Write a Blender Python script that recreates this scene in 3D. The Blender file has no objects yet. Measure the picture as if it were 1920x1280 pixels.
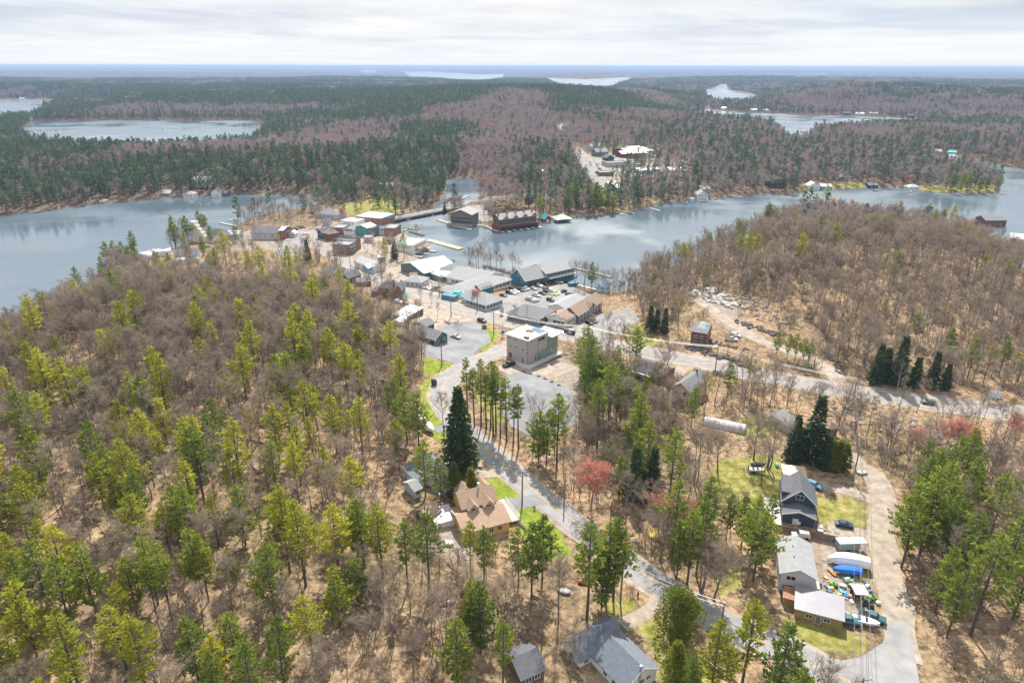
import bpy, bmesh, math, random
import numpy as np
from mathutils import Vector, Matrix
from mathutils.geometry import delaunay_2d_cdt
random.seed(7); rng = np.random.default_rng(11)
S = bpy.context.scene
COL = S.collection
R = math.radians
# ---------------------------------------------------------------- camera
CAMZ = 117.0; PITCH = 21.96; FPX = 1280.0
cd = bpy.data.cameras.new('camera'); cam = bpy.data.objects.new('camera', cd); COL.objects.link(cam)
cd.sensor_width = 36; cd.lens = 24; cd.clip_start = 1; cd.clip_end = 150000
ROLL = -0.12
HAZE_D = 8e-5
cam.matrix_world = Matrix.Translation((0, 0, CAMZ)) @ Matrix.Rotation(R(90 - PITCH), 4, 'X') @ Matrix.Rotation(R(-ROLL), 4, 'Z')
S.camera = cam
# ---------------------------------------------------------------- world: pale broken overcast over a blue sky
SUN_EL = 50.0; SUN_AZ = 5.0          # azimuth measured from +Y towards +X
W = bpy.data.worlds.new('World'); S.world = W; W.use_nodes = True
nt = W.node_tree; nt.nodes.clear()
def N(nt, t, **k):
    n = nt.nodes.new(t)
    for a, b in k.items():
        if a.startswith('i_'):
            key = a[2:]; key = int(key) if key.isdigit() else key.replace('_', ' ')
            n.inputs[key].default_value = b
        else: setattr(n, a, b)
    return n
def L(nt, a, b): nt.links.new(a, b)
out = N(nt, 'ShaderNodeOutputWorld')
sky = N(nt, 'ShaderNodeTexSky', sky_type='NISHITA', sun_disc=False, sun_elevation=R(SUN_EL), sun_rotation=R(SUN_AZ), altitude=200.0)
b1 = N(nt, 'ShaderNodeBackground', i_Strength=0.10); L(nt, sky.outputs[0], b1.inputs[0])
tc = N(nt, 'ShaderNodeTexCoord'); sp = N(nt, 'ShaderNodeSeparateXYZ'); L(nt, tc.outputs['Generated'], sp.inputs[0])
za = N(nt, 'ShaderNodeMath', operation='ADD', i_1=0.035); L(nt, sp.outputs[2], za.inputs[0])
zm = N(nt, 'ShaderNodeMath', operation='MAXIMUM', i_1=0.01); L(nt, za.outputs[0], zm.inputs[0])
dx = N(nt, 'ShaderNodeMath', operation='DIVIDE'); L(nt, sp.outputs[0], dx.inputs[0]); L(nt, zm.outputs[0], dx.inputs[1])
dy = N(nt, 'ShaderNodeMath', operation='DIVIDE'); L(nt, sp.outputs[1], dy.inputs[0]); L(nt, zm.outputs[0], dy.inputs[1])
cb = N(nt, 'ShaderNodeCombineXYZ'); L(nt, dx.outputs[0], cb.inputs[0]); L(nt, dy.outputs[0], cb.inputs[1])
n1 = N(nt, 'ShaderNodeTexNoise', i_Scale=0.16, i_Detail=8.0, i_Roughness=0.55, i_Distortion=0.4); L(nt, cb.outputs[0], n1.inputs[0])
n2 = N(nt, 'ShaderNodeTexNoise', i_Scale=0.45, i_Detail=9.0, i_Roughness=0.6); L(nt, cb.outputs[0], n2.inputs[0])
r1 = N(nt, 'ShaderNodeValToRGB'); L(nt, n1.outputs[0], r1.inputs[0])      # cloud tone
e = r1.color_ramp.elements; e[0].position = 0.36; e[0].color = (.60, .68, .82, 1); e[1].position = 0.62; e[1].color = (1.0, 1.0, 1.0, 1)
m = e.new(0.47); m.color = (.88, .91, .96, 1)
r2 = N(nt, 'ShaderNodeMapRange', i_1=0.30, i_2=0.70, i_3=0.86, i_4=1.1); L(nt, n2.outputs[0], r2.inputs[0])
mul = N(nt, 'ShaderNodeMix', data_type='RGBA', blend_type='MULTIPLY', i_0=1.0); L(nt, r1.outputs[0], mul.inputs[6]); L(nt, r2.outputs[0], mul.inputs[7])
# brighter, smoother veil towards the horizon
hz = N(nt, 'ShaderNodeMapRange', i_1=0.0, i_2=0.05, i_3=0.85, i_4=0.0); L(nt, sp.outputs[2], hz.inputs[0])
vm = N(nt, 'ShaderNodeMix', data_type='RGBA', i_7=(.95, .97, 1.0, 1)); L(nt, hz.outputs[0], vm.inputs[0]); L(nt, mul.outputs[2], vm.inputs[6])
b2 = N(nt, 'ShaderNodeBackground', i_Strength=0.66); L(nt, vm.outputs[2], b2.inputs[0])
cov = N(nt, 'ShaderNodeMapRange', i_1=0.30, i_2=0.42, i_3=0.72, i_4=1.0); L(nt, n1.outputs[0], cov.inputs[0])
ms = N(nt, 'ShaderNodeMixShader'); L(nt, cov.outputs[0], ms.inputs[0]); L(nt, b1.outputs[0], ms.inputs[1]); L(nt, b2.outputs[0], ms.inputs[2])
L(nt, ms.outputs[0], out.inputs[0])
sd = bpy.data.lights.new('sun', 'SUN'); sd.energy = 5.0; sd.angle = R(0.6); sd.color = (1.0, .94, .84)
sun = bpy.data.objects.new('sun', sd); COL.objects.link(sun)
_d = Vector((math.sin(R(SUN_AZ)) * math.cos(R(SUN_EL)), math.cos(R(SUN_AZ)) * math.cos(R(SUN_EL)), math.sin(R(SUN_EL))))
sun.rotation_euler = _d.to_track_quat('Z', 'Y').to_euler(); sun.location = (0, 0, 300)
S.view_settings.view_transform = 'Standard'; S.view_settings.look = 'None'; S.view_settings.gamma = 1; S.view_settings.exposure = 0.62
try: S.view_settings.use_curve_mapping = False
except Exception: pass
# ---------------------------------------------------------------- where a sight line meets the land
_cp = math.cos(R(PITCH)); _sp = math.sin(R(PITCH)); _cr = math.cos(R(ROLL)); _sr = math.sin(R(ROLL))
def ray(px, py):
    u = (px - 960) / FPX; v = (640 - py) / FPX
    u, v = u * _cr + v * _sr, -u * _sr + v * _cr
    return np.array([u, _cp + v * _sp, -_sp + v * _cp])
def W0(px, py, z=0.0):
    d = ray(px, py); t = (z - CAMZ) / d[2]
    return (d[0] * t, d[1] * t)
def project(x, y, z):
    zc = y * _cp - (z - CAMZ) * _sp; yc = y * _sp + (z - CAMZ) * _cp
    u = x / zc; v = yc / zc
    u, v = u * _cr - v * _sr, u * _sr + v * _cr
    return 960 + u * FPX, 640 - v * FPX
# ---------------------------------------------------------------- lakes (outlines on the water level) and the lie of the land
def poly0(pts): return np.array([W0(*p) for p in pts])
LAKES = [poly0(p) for p in [
    [(-700,420),(0,404),(130,389),(240,377),(330,369),(450,365),(560,363),(612,364),(622,374),(592,386),(552,392),(505,400),(462,412),(436,428),(446,440),(420,446),(380,446),(358,452),(336,462),(300,478),(262,490),(232,512),(200,538),(150,566),(90,604),(0,660),(-200,740),(-700,900)],
    [(733,420),(742,414),(800,403),(832,398),(838,403),(846,412),(868,419),(905,424),(925,428),(968,429),(1010,425),(1022,413),(1050,410),(1075,409),(1108,404),(1150,400),(1200,392),(1240,383),(1262,379),(1290,378),(1330,374),(1400,366),(1440,362),(1478,367),(1520,356),(1600,353),(1680,352),(1760,360),(1830,363),(1872,364),(1878,355),(1868,343),(1830,330),(1790,320),(1745,302),(1733,293),(1760,291),(1800,295),(1850,304),(1900,316),(1930,322),(2300,360),(2600,700),(2150,640),(2000,540),(1900,492),(1850,466),(1800,446),(1740,430),(1650,418),(1560,408),(1500,408),(1440,425),(1380,452),(1300,484),(1235,506),(1190,530),(1172,546),(1150,545),(1128,548),(1105,543),(1068,534),(1048,528),(1010,524),(960,522),(915,512),(870,503),(838,497),(802,490),(778,482),(770,476),(785,468),(788,455),(768,444),(748,436),(742,428)],
    [(838,396),(800,401),(745,411),(762,404),(800,395),(812,388),(826,378),(836,366),(838,350),(835,338),(850,333),(880,334),(905,341),(912,352),(905,362),(893,372),(876,382),(858,390)],
    [(-500,186),(0,187),(110,186),(114,192),(90,204),(60,226),(0,230),(-500,230)],
    [(60,229),(90,227),(200,226),(400,225),(470,226),(508,233),(502,250),(470,276),(300,292),(150,288),(60,274),(40,245)],
    [(1265,219),(1290,215),(1318,209),(1326,200),(1334,206),(1400,211),(1530,216),(1640,219),(1720,223),(1745,234),(1700,243),(1600,246),(1530,248),(1512,266),(1500,276),(1470,274),(1466,252),(1445,240),(1400,232),(1330,232),(1280,230)],
    [(1325,168),(1340,164),(1352,158),(1363,158),(1366,168),(1425,180),(1410,198),(1350,198),(1322,184)],
    [(1015,146),(1100,149),(1180,145),(1184,150),(1140,170),(1060,170)],
    [(758,135),(800,134),(850,137),(895,140),(945,139),(942,151),(905,156),(860,155),(828,150),(770,146)],
    [(676,132),(706,132),(704,137),(684,137)],
    [(1288,143),(1346,143),(1344,149),(1300,149)], [(1512,139),(1548,138.6),(1546,142),(1520,143)], [(-200,160),(-120,160),(-120,166),(-200,166)],
]]
_seg = []
for q in LAKES:
    for i in range(len(q)): _seg.append((q[i], q[(i + 1) % len(q)]))
SA = np.array([s[0] for s in _seg]); SB = np.array([s[1] for s in _seg])
def inside(P, q):
    x, y = P[:, 0], P[:, 1]; r = np.zeros(len(P), bool)
    for i in range(len(q)):
        x1, y1 = q[i - 1]; x2, y2 = q[i]
        if y1 == y2: continue
        c = ((y1 > y) != (y2 > y)) & (x < (x2 - x1) * (y - y1) / (y2 - y1) + x1)
        r ^= c
    return r
def wdist(P):
    """signed distance to the nearest shore: positive on land"""
    P = np.asarray(P, float); o = np.empty(len(P)); D = SB - SA; LL = (D ** 2).sum(1)
    for k in range(0, len(P), 20000):
        p = P[k:k + 20000]
        dx_ = p[:, None, 0] - SA[None, :, 0]; dy_ = p[:, None, 1] - SA[None, :, 1]
        t = np.clip((dx_ * D[:, 0] + dy_ * D[:, 1]) / LL, 0, 1)
        o[k:k + 20000] = np.sqrt(((dx_ - t * D[:, 0]) ** 2 + (dy_ - t * D[:, 1]) ** 2).min(1))
    ins = np.zeros(len(P), bool)
    for q in LAKES: ins |= inside(P, q)
    return np.where(ins, -o, o)
def vnoise(x, y, s, seed):
    x = x / s + seed * 17.3; y = y / s + seed * 9.1
    xi = np.floor(x); yi = np.floor(y); fx = x - xi; fy = y - yi
    fx = fx * fx * (3 - 2 * fx); fy = fy * fy * (3 - 2 * fy)
    def h(a, b):
        v = np.sin(a * 127.1 + b * 311.7 + seed * 74.7) * 43758.5453; return v - np.floor(v)
    return (h(xi, yi) * (1 - fx) + h(xi + 1, yi) * fx) * (1 - fy) + (h(xi, yi + 1) * (1 - fx) + h(xi + 1, yi + 1) * fx) * fy
def sst(t): t = np.clip(t, 0, 1); return t * t * (3 - 2 * t)
HILLS = [(-165, 258, 85, 75, 14), (-50, 240, 60, 55, 4), (-230, 120, 130, 90, 10), (-60, 120, 70, 60, 4), (235, 372, 100, 62, 16), (330, 320, 70, 60, 4), (140, 400, 45, 40, 4),
         (-420, 800, 260, 90, 11), (-60, 850, 160, 120, 12), (-250, 2200, 500, 220, 22), (120, 1900, 300, 260, 22), (400, 1500, 200, 160, 10), (900, 2500, 380, 420, 26), (1500, 2600, 400, 600, 30), (-1000, 3000, 800, 300, 16)]
def hgt(P, wd=None):
    P = np.asarray(P, float).reshape(-1, 2); x, y = P[:, 0], P[:, 1]
    d = wdist(P) if wd is None else wd
    r = np.hypot(x, y)
    h = np.zeros(len(P))
    for cx, cy, sx, sy, a in HILLS: h += a * np.exp(-((x - cx) / sx) ** 2 / 2 - ((y - cy) / sy) ** 2 / 2)
    far = sst((r - 700) / 1200)
    h += far * (20 * vnoise(x, y, 620, 1) + 10 * vnoise(x, y, 260, 2) - 8)
    vf = sst((r - 3500) / 6000); h += vf * 27 * (vnoise(x, y, 2600, 3) - .35) * 1.6
    near = 1 - sst((r - 500) / 400)
    inhill = np.clip(h / 14, 0, 1)
    h += near * inhill * (2.6 * (vnoise(x, y, 38, 4) - .5) + 1.0 * (vnoise(x, y, 15, 5) - .5))
    ramp = sst(d / (70 + 260 * far + 900 * vf))
    base = 2.2 * sst(d / 6) + .8 * near * (vnoise(x, y, 60, 6) - .5) * sst(d / 20)
    z = base + np.maximum(h, 0) * ramp
    return np.where(d > 0, np.minimum(z, 96), np.maximum(-4, d * 0.5))
_T = np.concatenate([np.arange(60, 900, 3.0), np.geomspace(900, 14000, 400)])
def P(px, py):
    """point of the land under a picture position"""
    d = ray(px, py); pts = np.stack([d[0] * _T, d[1] * _T], 1); zr = CAMZ + d[2] * _T
    lo, hi = 0, len(_T) - 1
    ok = zr < 100; i0 = int(np.argmax(ok)); 
    g = np.maximum(hgt(pts[i0:]), 0) - zr[i0:]
    k = int(np.argmax(g > 0)) + i0
    if k <= i0: t = _T[i0]
    else:
        a, b = _T[k - 1], _T[k]; ga, gb = g[k - 1 - i0], g[k - i0]; t = a + (b - a) * (-ga) / (gb - ga)
    x, y = d[0] * t, d[1] * t
    return float(x), float(y), float(max(hgt([(x, y)])[0], 0))
def Pz(px, py, z): x, y = W0(px, py, z); return x, y, z
# ---------------------------------------------------------------- helpers
def link(o, parent=None):
    COL.objects.link(o)
    if parent is not None: o.parent = parent
    return o
def tag(o, label=None, cat=None, group=None, kind=None):
    if label: o['label'] = label
    if cat: o['category'] = cat
    if group: o['group'] = group
    if kind: o['kind'] = kind
    return o
def empty(name, loc, rz=0.0, label=None, cat=None, group=None):
    o = bpy.data.objects.new(name, None); o.empty_display_size = .5; link(o); o.location = loc; o.rotation_euler = (0, 0, rz)
    return tag(o, label, cat, group)
def mesh(name, v, f, mats, mi=None, smooth=False):
    me = bpy.data.meshes.new(name); me.from_pydata([tuple(map(float, q)) for q in v], [], f)
    for m_ in (mats if isinstance(mats, (list, tuple)) else [mats]): me.materials.append(m_)
    if mi is not None: me.polygons.foreach_set('material_index', mi)
    if smooth: me.polygons.foreach_set('use_smooth', [True] * len(me.polygons))
    me.update(); return me
def obj(name, me, parent=None): return link(bpy.data.objects.new(name, me), parent)
def copy_tree(o, parent=None):
    c = o.copy(); COL.objects.link(c); c.parent = parent
    for ch in o.children: copy_tree(ch, c)
    return c
class MB:
    """collects faces, built as one mesh object"""
    def __init__(s): s.v = []; s.f = []
    def add(s, v, f): n = len(s.v); s.v += [tuple(q) for q in v]; s.f += [tuple(i + n for i in q) for q in f]; return s
    def box(s, x0, x1, y0, y1, z0, z1):
        return s.add([(x0,y0,z0),(x1,y0,z0),(x1,y1,z0),(x0,y1,z0),(x0,y0,z1),(x1,y0,z1),(x1,y1,z1),(x0,y1,z1)],
                     [(0,3,2,1),(4,5,6,7),(0,1,5,4),(1,2,6,5),(2,3,7,6),(3,0,4,7)])
    def hexa(s, b, t): return s.add(list(b) + list(t), [(3,2,1,0),(4,5,6,7),(0,1,5,4),(1,2,6,5),(2,3,7,6),(3,0,4,7)])
    def tube(s, a, b, ra, rb=None, n=6, cap=True):
        rb = ra if rb is None else rb; a = Vector(a); b = Vector(b); d = (b - a)
        if d.length < 1e-6: return s
        d.normalize(); u = d.orthogonal().normalized(); w = d.cross(u); k = len(s.v)
        for c, r_ in ((a, ra), (b, rb)):
            for i in range(n):
                t = 2 * math.pi * i / n; s.v.append(tuple(c + u * (r_ * math.cos(t)) + w * (r_ * math.sin(t))))
        for i in range(n): j = (i + 1) % n; s.f.append((k + i, k + j, k + n + j, k + n + i))
        if cap: s.f.append(tuple(k + i for i in reversed(range(n)))); s.f.append(tuple(k + n + i for i in range(n)))
        return s
    def slab(s, pts, th):
        """thick plate from an ordered 3D outline (top side), extruded down"""
        n = len(pts); k = len(s.v); s.v += [tuple(p) for p in pts] + [(p[0], p[1], p[2] - th) for p in pts]
        s.f.append(tuple(k + i for i in range(n))); s.f.append(tuple(k + n + i for i in reversed(range(n))))
        for i in range(n): j = (i + 1) % n; s.f.append((k + i, k + n + i, k + n + j, k + j))
        return s
    def build(s, name, m, parent=None, smooth=False): return obj(name, mesh(name, s.v, s.f, m, smooth=smooth), parent)
# ---------------------------------------------------------------- materials
_mc = {}
def mat(name, c, rough=.75, metal=0.0, var=.12, scale=1.2, spec=.3, bump=0.0, detail=4, c2=None, stretch=None, emit=None):
    if name in _mc: return _mc[name]
    m_ = bpy.data.materials.new(name); m_.use_nodes = True; t = m_.node_tree; b = t.nodes['Principled BSDF']
    b.inputs['Roughness'].default_value = rough; b.inputs['Metallic'].default_value = metal
    b.inputs['Specular IOR Level'].default_value = spec
    g = N(t, 'ShaderNodeTexCoord'); no = N(t, 'ShaderNodeTexNoise', i_Scale=scale, i_Detail=float(detail), i_Roughness=.65)
    src = g.outputs['Object']
    if stretch:
        mp = N(t, 'ShaderNodeMapping'); mp.inputs['Scale'].default_value = stretch; L(t, src, mp.inputs[0]); src = mp.outputs[0]
    L(t, src, no.inputs[0])
    cr = N(t, 'ShaderNodeValToRGB'); L(t, no.outputs[0], cr.inputs[0]); el = cr.color_ramp.elements
    el[0].position = .3; el[1].position = .7
    a = c if c2 is None else c2
    el[0].color = tuple(max(0, x * (1 - var)) for x in a) + (1,); el[1].color = tuple(min(1, x * (1 + var)) for x in c) + (1,)
    L(t, cr.outputs[0], b.inputs['Base Color'])
    if bump:
        bp = N(t, 'ShaderNodeBump', i_Strength=bump, i_Distance=.05); L(t, no.outputs[0], bp.inputs['Height']); L(t, bp.outputs[0], b.inputs['Normal'])
    _mc[name] = m_; return m_
def leafmat(name, c, c2, trans=.45, hue=.0):
    m_ = bpy.data.materials.new(name); m_.use_nodes = True; t = m_.node_tree; t.nodes.clear()
    o = N(t, 'ShaderNodeOutputMaterial'); oi = N(t, 'ShaderNodeObjectInfo'); ge = N(t, 'ShaderNodeNewGeometry')
    mx = N(t, 'ShaderNodeMix', data_type='RGBA'); mx.inputs[6].default_value = (*c, 1); mx.inputs[7].default_value = (*c2, 1)
    ad = N(t, 'ShaderNodeMath', operation='ADD'); s1 = N(t, 'ShaderNodeMath', operation='MULTIPLY', i_1=.55); s2 = N(t, 'ShaderNodeMath', operation='MULTIPLY', i_1=.45)
    L(t, oi.outputs['Random'], s1.inputs[0]); L(t, ge.outputs['Random Per Island'], s2.inputs[0]); L(t, s1.outputs[0], ad.inputs[0]); L(t, s2.outputs[0], ad.inputs[1]); L(t, ad.outputs[0], mx.inputs[0])
    d = N(t, 'ShaderNodeBsdfDiffuse'); tr = N(t, 'ShaderNodeBsdfTranslucent'); L(t, mx.outputs[2], d.inputs[0]); L(t, mx.outputs[2], tr.inputs[0])
    ms_ = N(t, 'ShaderNodeMixShader', i_0=trans); L(t, d.outputs[0], ms_.inputs[1]); L(t, tr.outputs[0], ms_.inputs[2]); L(t, ms_.outputs[0], o.inputs[0])
    return m_
# ---------------------------------------------------------------- ground sheet
def PL(pts): return np.array([P(*p)[:2] for p in pts])
# zones painted on the ground, outlines by where they lie on the land (soft edges)
Z_LAWN = [PL(p) for p in [
  [(898,882),(925,876),(960,900),(982,930),(962,940),(925,938),(895,925)], [(955,962),(985,950),(1005,950),(1050,1000),(1072,1040),(1030,1050),(990,1015)],
  [(796,672),(860,684),(848,702),(822,708),(794,700)], [(790,715),(812,712),(806,740),(820,780),(845,815),(820,830),(795,790)],
  [(1528,935),(1600,935),(1634,948),(1632,988),(1545,985)], [(1470,1160),(1500,1165),(1600,1188),(1635,1195),(1630,1225),(1560,1222),(1475,1192)],
  [(1605,1075),(1632,1060),(1640,1090),(1636,1120)], [(925,596),(955,598),(1010,612),(1005,620),(950,608)], [(897,618),(912,612),(935,628),(912,658),(897,656),(918,640),(905,630)],
  [(852,565),(872,572),(905,584),(885,586),(855,576)], [(1190,1165),(1240,1160),(1290,1190),(1330,1250),(1290,1275),(1235,1230)],
  [(1350,865),(1440,850),(1500,880),(1455,980),(1380,960),(1330,900)], [(1380,790),(1440,775),(1470,800),(1440,830),(1380,815)], [(1130,1130),(1180,1120),(1205,1130),(1195,1150),(1150,1160)],
  [(1330,1060),(1380,1050),(1400,1100),(1350,1120)], [(640,385),(700,372),(760,375),(760,400),(700,405),(650,402)], [(1140,392),(1240,375),(1240,381),(1150,397)], [(1180,608),(1235,600),(1245,640),(1200,660),(1165,630)],
  [(838,404),(868,398),(872,404),(846,411)], [(1060,526),(1105,538),(1120,545),(1090,540)],[(1235,1195),(1320,1225),(1360,1290),(1240,1290)],
  [(1030,1000),(1070,1035),(1060,1060),(1020,1040)], [(890,700),(940,740),(960,790),(930,800),(900,760)], [(1590,215),(1720,216),(1720,224),(1590,221)],[(1500,345),(1620,342),(1640,352),(1500,357)],[(1700,350),(1880,350),(1860,362),(1700,358)]]]
Z_DIRT = [PL(p) for p in [
  [(760,560),(860,560),(900,600),(870,640),(790,620)], [(985,690),(1040,660),(1090,690),(1160,690),(1080,735),(1060,738),(1000,710)],
  [(560,430),(720,400),(790,450),(800,500),(860,520),(900,560),(870,580),(760,560),(660,520),(600,470)], [(1530,990),(1640,1000),(1640,1170),(1540,1170)],
  [(880,385),(930,385),(930,410),(895,415),(875,400)], [(1310,560),(1360,575),(1400,600),(1440,635),(1400,632),(1340,600)], 
  [(1100,290),(1180,280),(1290,300),(1280,345),(1140,340)], [(420,440),(560,430),(560,470),(430,470)], [(1300,545),(1350,550),(1400,590),(1330,580)],[(800,960),(880,950),(900,1060),(800,1040)]]]
Z_SHADE = []
NR, RAD = [], [20.0]
while RAD[-1] < 42000: RAD.append(RAD[-1] * (1.0125 if RAD[-1] > 90 else 1.04))
ANG = np.concatenate([np.linspace(-180, -46, 34)[:-1], np.linspace(-46, 46, 470), np.linspace(46, 180, 34)[1:]])
RAD = np.array(RAD); na = len(ANG); nr = len(RAD)
aa = np.radians(ANG); GX = (RAD[:, None] * np.sin(aa)[None]).ravel(); GY = (RAD[:, None] * np.cos(aa)[None]).ravel()
GP = np.stack([GX, GY], 1)
GD = wdist(GP); GZ = hgt(GP, GD)
def zone(Pts, polys):
    r_ = np.zeros(len(Pts), bool)
    for q in polys: r_ |= inside(Pts, q)
    return r_
gn = lambda s, k: vnoise(GX, GY, s, k)
def soft(polys, jit):
    o = np.zeros(len(GP)); 
    for k in range(6):
        a = rng.normal(0, jit, 2); o += zone(GP + a, polys)
    return o / 6
nearm = np.hypot(GX, GY) < 1500
lawn = np.where(nearm, soft(Z_LAWN, .8), 0); dirt = np.where(nearm, soft(Z_DIRT, 3.0), 0)
shore = .55 * np.clip(1 - GD / 1.5, 0, 1) * (GD > -3) * (np.hypot(GX, GY) < 900)
verts = [(0, 0, float(hgt([(0, 0)])[0]))] + list(zip(GX.tolist(), GY.tolist(), GZ.tolist()))
idx = np.arange(nr * na).reshape(nr, na) + 1
a_, b_, c_, d_ = idx[:-1, :-1].ravel(), idx[:-1, 1:].ravel(), idx[1:, 1:].ravel(), idx[1:, :-1].ravel()
faces = np.stack([a_, d_, c_, b_], 1).tolist() + [(0, int(idx[0, i]), int(idx[0, i + 1])) for i in range(na - 1)]
def ground_material():
    m_ = bpy.data.materials.new('leaf_littered_ground'); m_.use_nodes = True; t = m_.node_tree; b = t.nodes['Principled BSDF']
    b.inputs['Roughness'].default_value = .95; b.inputs['Specular IOR Level'].default_value = .1
    geo = N(t, 'ShaderNodeNewGeometry'); at = N(t, 'ShaderNodeAttribute', attribute_name='zones'); s_ = N(t, 'ShaderNodeSeparateColor'); L(t, at.outputs[0], s_.inputs[0])
    def noise(sc, de=5., ro=.6): n = N(t, 'ShaderNodeTexNoise', i_Scale=sc, i_Detail=de, i_Roughness=ro); L(t, geo.outputs['Position'], n.inputs[0]); return n.outputs[0]
    def ramp(src, st):
        r_ = N(t, 'ShaderNodeValToRGB'); L(t, src, r_.inputs[0]); el = r_.color_ramp.elements
        el[0].position, el[0].color = st[0][0], (*st[0][1], 1); el[1].position, el[1].color = st[-1][0], (*st[-1][1], 1)
        for p_, c_ in st[1:-1]: q = el.new(p_); q.color = (*c_, 1)
        return r_.outputs[0]
    def mixc(f, a, c): q = N(t, 'ShaderNodeMix', data_type='RGBA'); L(t, f, q.inputs[0]); L(t, a, q.inputs[6]); L(t, c, q.inputs[7]); return q.outputs[2]
    lit = ramp(noise(.55, 8., .78), [(.32, (.06, .042, .03)), (.43, (.18, .125, .085)), (.53, (.35, .255, .165)), (.68, (.53, .41, .28))])
    big = ramp(noise(.035, 4.), [(.35, (.62, .66, .60)), (.65, (1.1, 1.04, 1.0))])
    ml = N(t, 'ShaderNodeMix', data_type='RGBA', blend_type='MULTIPLY', i_0=1.0); L(t, lit, ml.inputs[6]); L(t, big, ml.inputs[7])
    grass = ramp(noise(.35, 6., .7), [(.33, (.12, .125, .03)), (.48, (.22, .215, .055)), (.68, (.42, .36, .16))])
    dirtc = ramp(noise(.8, 7., .7), [(.3, (.15, .12, .095)), (.5, (.29, .245, .205)), (.7, (.42, .37, .32))])
    farc = ramp(noise(.011, 9., .7), [(.34, (.016, .036, .026)), (.44, (.03, .05, .036)), (.50, (.115, .08, .075)), (.7, (.17, .125, .115))])
    fine = noise(.5, 4.)
    def edge(ch, lo=.35, hi=.65):
        a = N(t, 'ShaderNodeMath', operation='ADD'); L(t, s_.outputs[ch], a.inputs[0]); mm = N(t, 'ShaderNodeMath', operation='MULTIPLY_ADD', i_1=.8, i_2=-.4); L(t, fine, mm.inputs[0]); L(t, mm.outputs[0], a.inputs[1])
        r_ = N(t, 'ShaderNodeMapRange', i_1=lo, i_2=hi); L(t, a.outputs[0], r_.inputs[0]); return r_.outputs[0]
    c_ = mixc(edge(1, .3, .8), ml.outputs[2], dirtc); c_ = mixc(edge(0), c_, grass); lush = ramp(noise(.5, 6., .7), [(.33, (.11, .15, .02)), (.5, (.19, .245, .03)), (.7, (.32, .33, .08))]); c_ = mixc(edge(2), c_, lush)
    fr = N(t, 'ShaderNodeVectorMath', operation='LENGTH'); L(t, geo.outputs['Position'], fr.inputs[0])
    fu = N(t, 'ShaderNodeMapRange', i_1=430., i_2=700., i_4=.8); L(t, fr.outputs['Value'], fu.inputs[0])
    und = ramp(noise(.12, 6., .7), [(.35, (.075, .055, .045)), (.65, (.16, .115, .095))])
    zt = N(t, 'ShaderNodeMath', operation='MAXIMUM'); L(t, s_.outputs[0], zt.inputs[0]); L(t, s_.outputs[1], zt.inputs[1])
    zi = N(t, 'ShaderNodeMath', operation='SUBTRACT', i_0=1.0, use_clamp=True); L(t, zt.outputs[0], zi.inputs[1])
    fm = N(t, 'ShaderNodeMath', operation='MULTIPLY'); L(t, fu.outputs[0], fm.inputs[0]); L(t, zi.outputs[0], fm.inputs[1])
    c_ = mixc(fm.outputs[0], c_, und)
    ff = N(t, 'ShaderNodeMapRange', i_1=2600., i_2=5200.); L(t, fr.outputs['Value'], ff.inputs[0])
    c_ = mixc(ff.outputs[0], c_, farc)
    L(t, c_, b.inputs['Base Color'])
    bp = N(t, 'ShaderNodeBump', i_Strength=.7, i_Distance=.25); L(t, noise(1.3, 6., .7), bp.inputs['Height']); L(t, bp.outputs[0], b.inputs['Normal'])
    return m_
gm = mesh('ground', verts, faces, ground_material(), smooth=True)
za_ = gm.color_attributes.new('zones', 'FLOAT_COLOR', 'POINT')
arr = np.zeros((len(verts), 4), np.float32); arr[1:, 0] = lawn; arr[1:, 1] = np.maximum(dirt, shore); arr[1:, 2] = np.where(nearm, soft(Z_LAWN[:4] + Z_LAWN[7:9], .5), 0); arr[:, 3] = 1
za_.data.foreach_set('color', arr.ravel())
ground = tag(obj('ground', gm), kind='structure')
# ---------------------------------------------------------------- water
wm = bpy.data.materials.new('lake_water'); wm.use_nodes = True; t = wm.node_tree; b = t.nodes['Principled BSDF']
b.inputs['Base Color'].default_value = (.09, .13, .165, 1); b.inputs['IOR'].default_value = 1.65  # base colour raised to paint in some of the bright sky reflection
b.inputs['Specular IOR Level'].default_value = .5
geo = N(t, 'ShaderNodeNewGeometry'); mp = N(t, 'ShaderNodeMapping'); mp.inputs['Scale'].default_value = (.5, 1.0, 1); L(t, geo.outputs['Position'], mp.inputs[0])
na_ = N(t, 'ShaderNodeTexNoise', i_Scale=.35, i_Detail=5., i_Roughness=.62); L(t, mp.outputs[0], na_.inputs[0])
nb_ = N(t, 'ShaderNodeTexNoise', i_Scale=.011, i_Detail=3., i_Roughness=.5, i_Distortion=.6); L(t, geo.outputs['Position'], nb_.inputs[0])
rr = N(t, 'ShaderNodeMapRange', i_1=.38, i_2=.62, i_3=.03, i_4=.09); L(t, nb_.outputs[0], rr.inputs[0])
bp = N(t, 'ShaderNodeBump', i_Distance=.45); L(t, na_.outputs[0], bp.inputs['Height']); L(t, rr.outputs[0], bp.inputs['Strength']); L(t, bp.outputs[0], b.inputs['Normal'])
r3 = N(t, 'ShaderNodeMapRange', i_1=.38, i_2=.62, i_3=.1, i_4=.4); L(t, nb_.outputs[0], r3.inputs[0]); L(t, r3.outputs[0], b.inputs['Roughness'])
wr = 41000
tag(obj('water', mesh('water', [(wr * math.sin(k * math.pi / 24), wr * math.cos(k * math.pi / 24), 0) for k in range(48)], [tuple(reversed(range(48)))], wm)), kind='structure')
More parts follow.
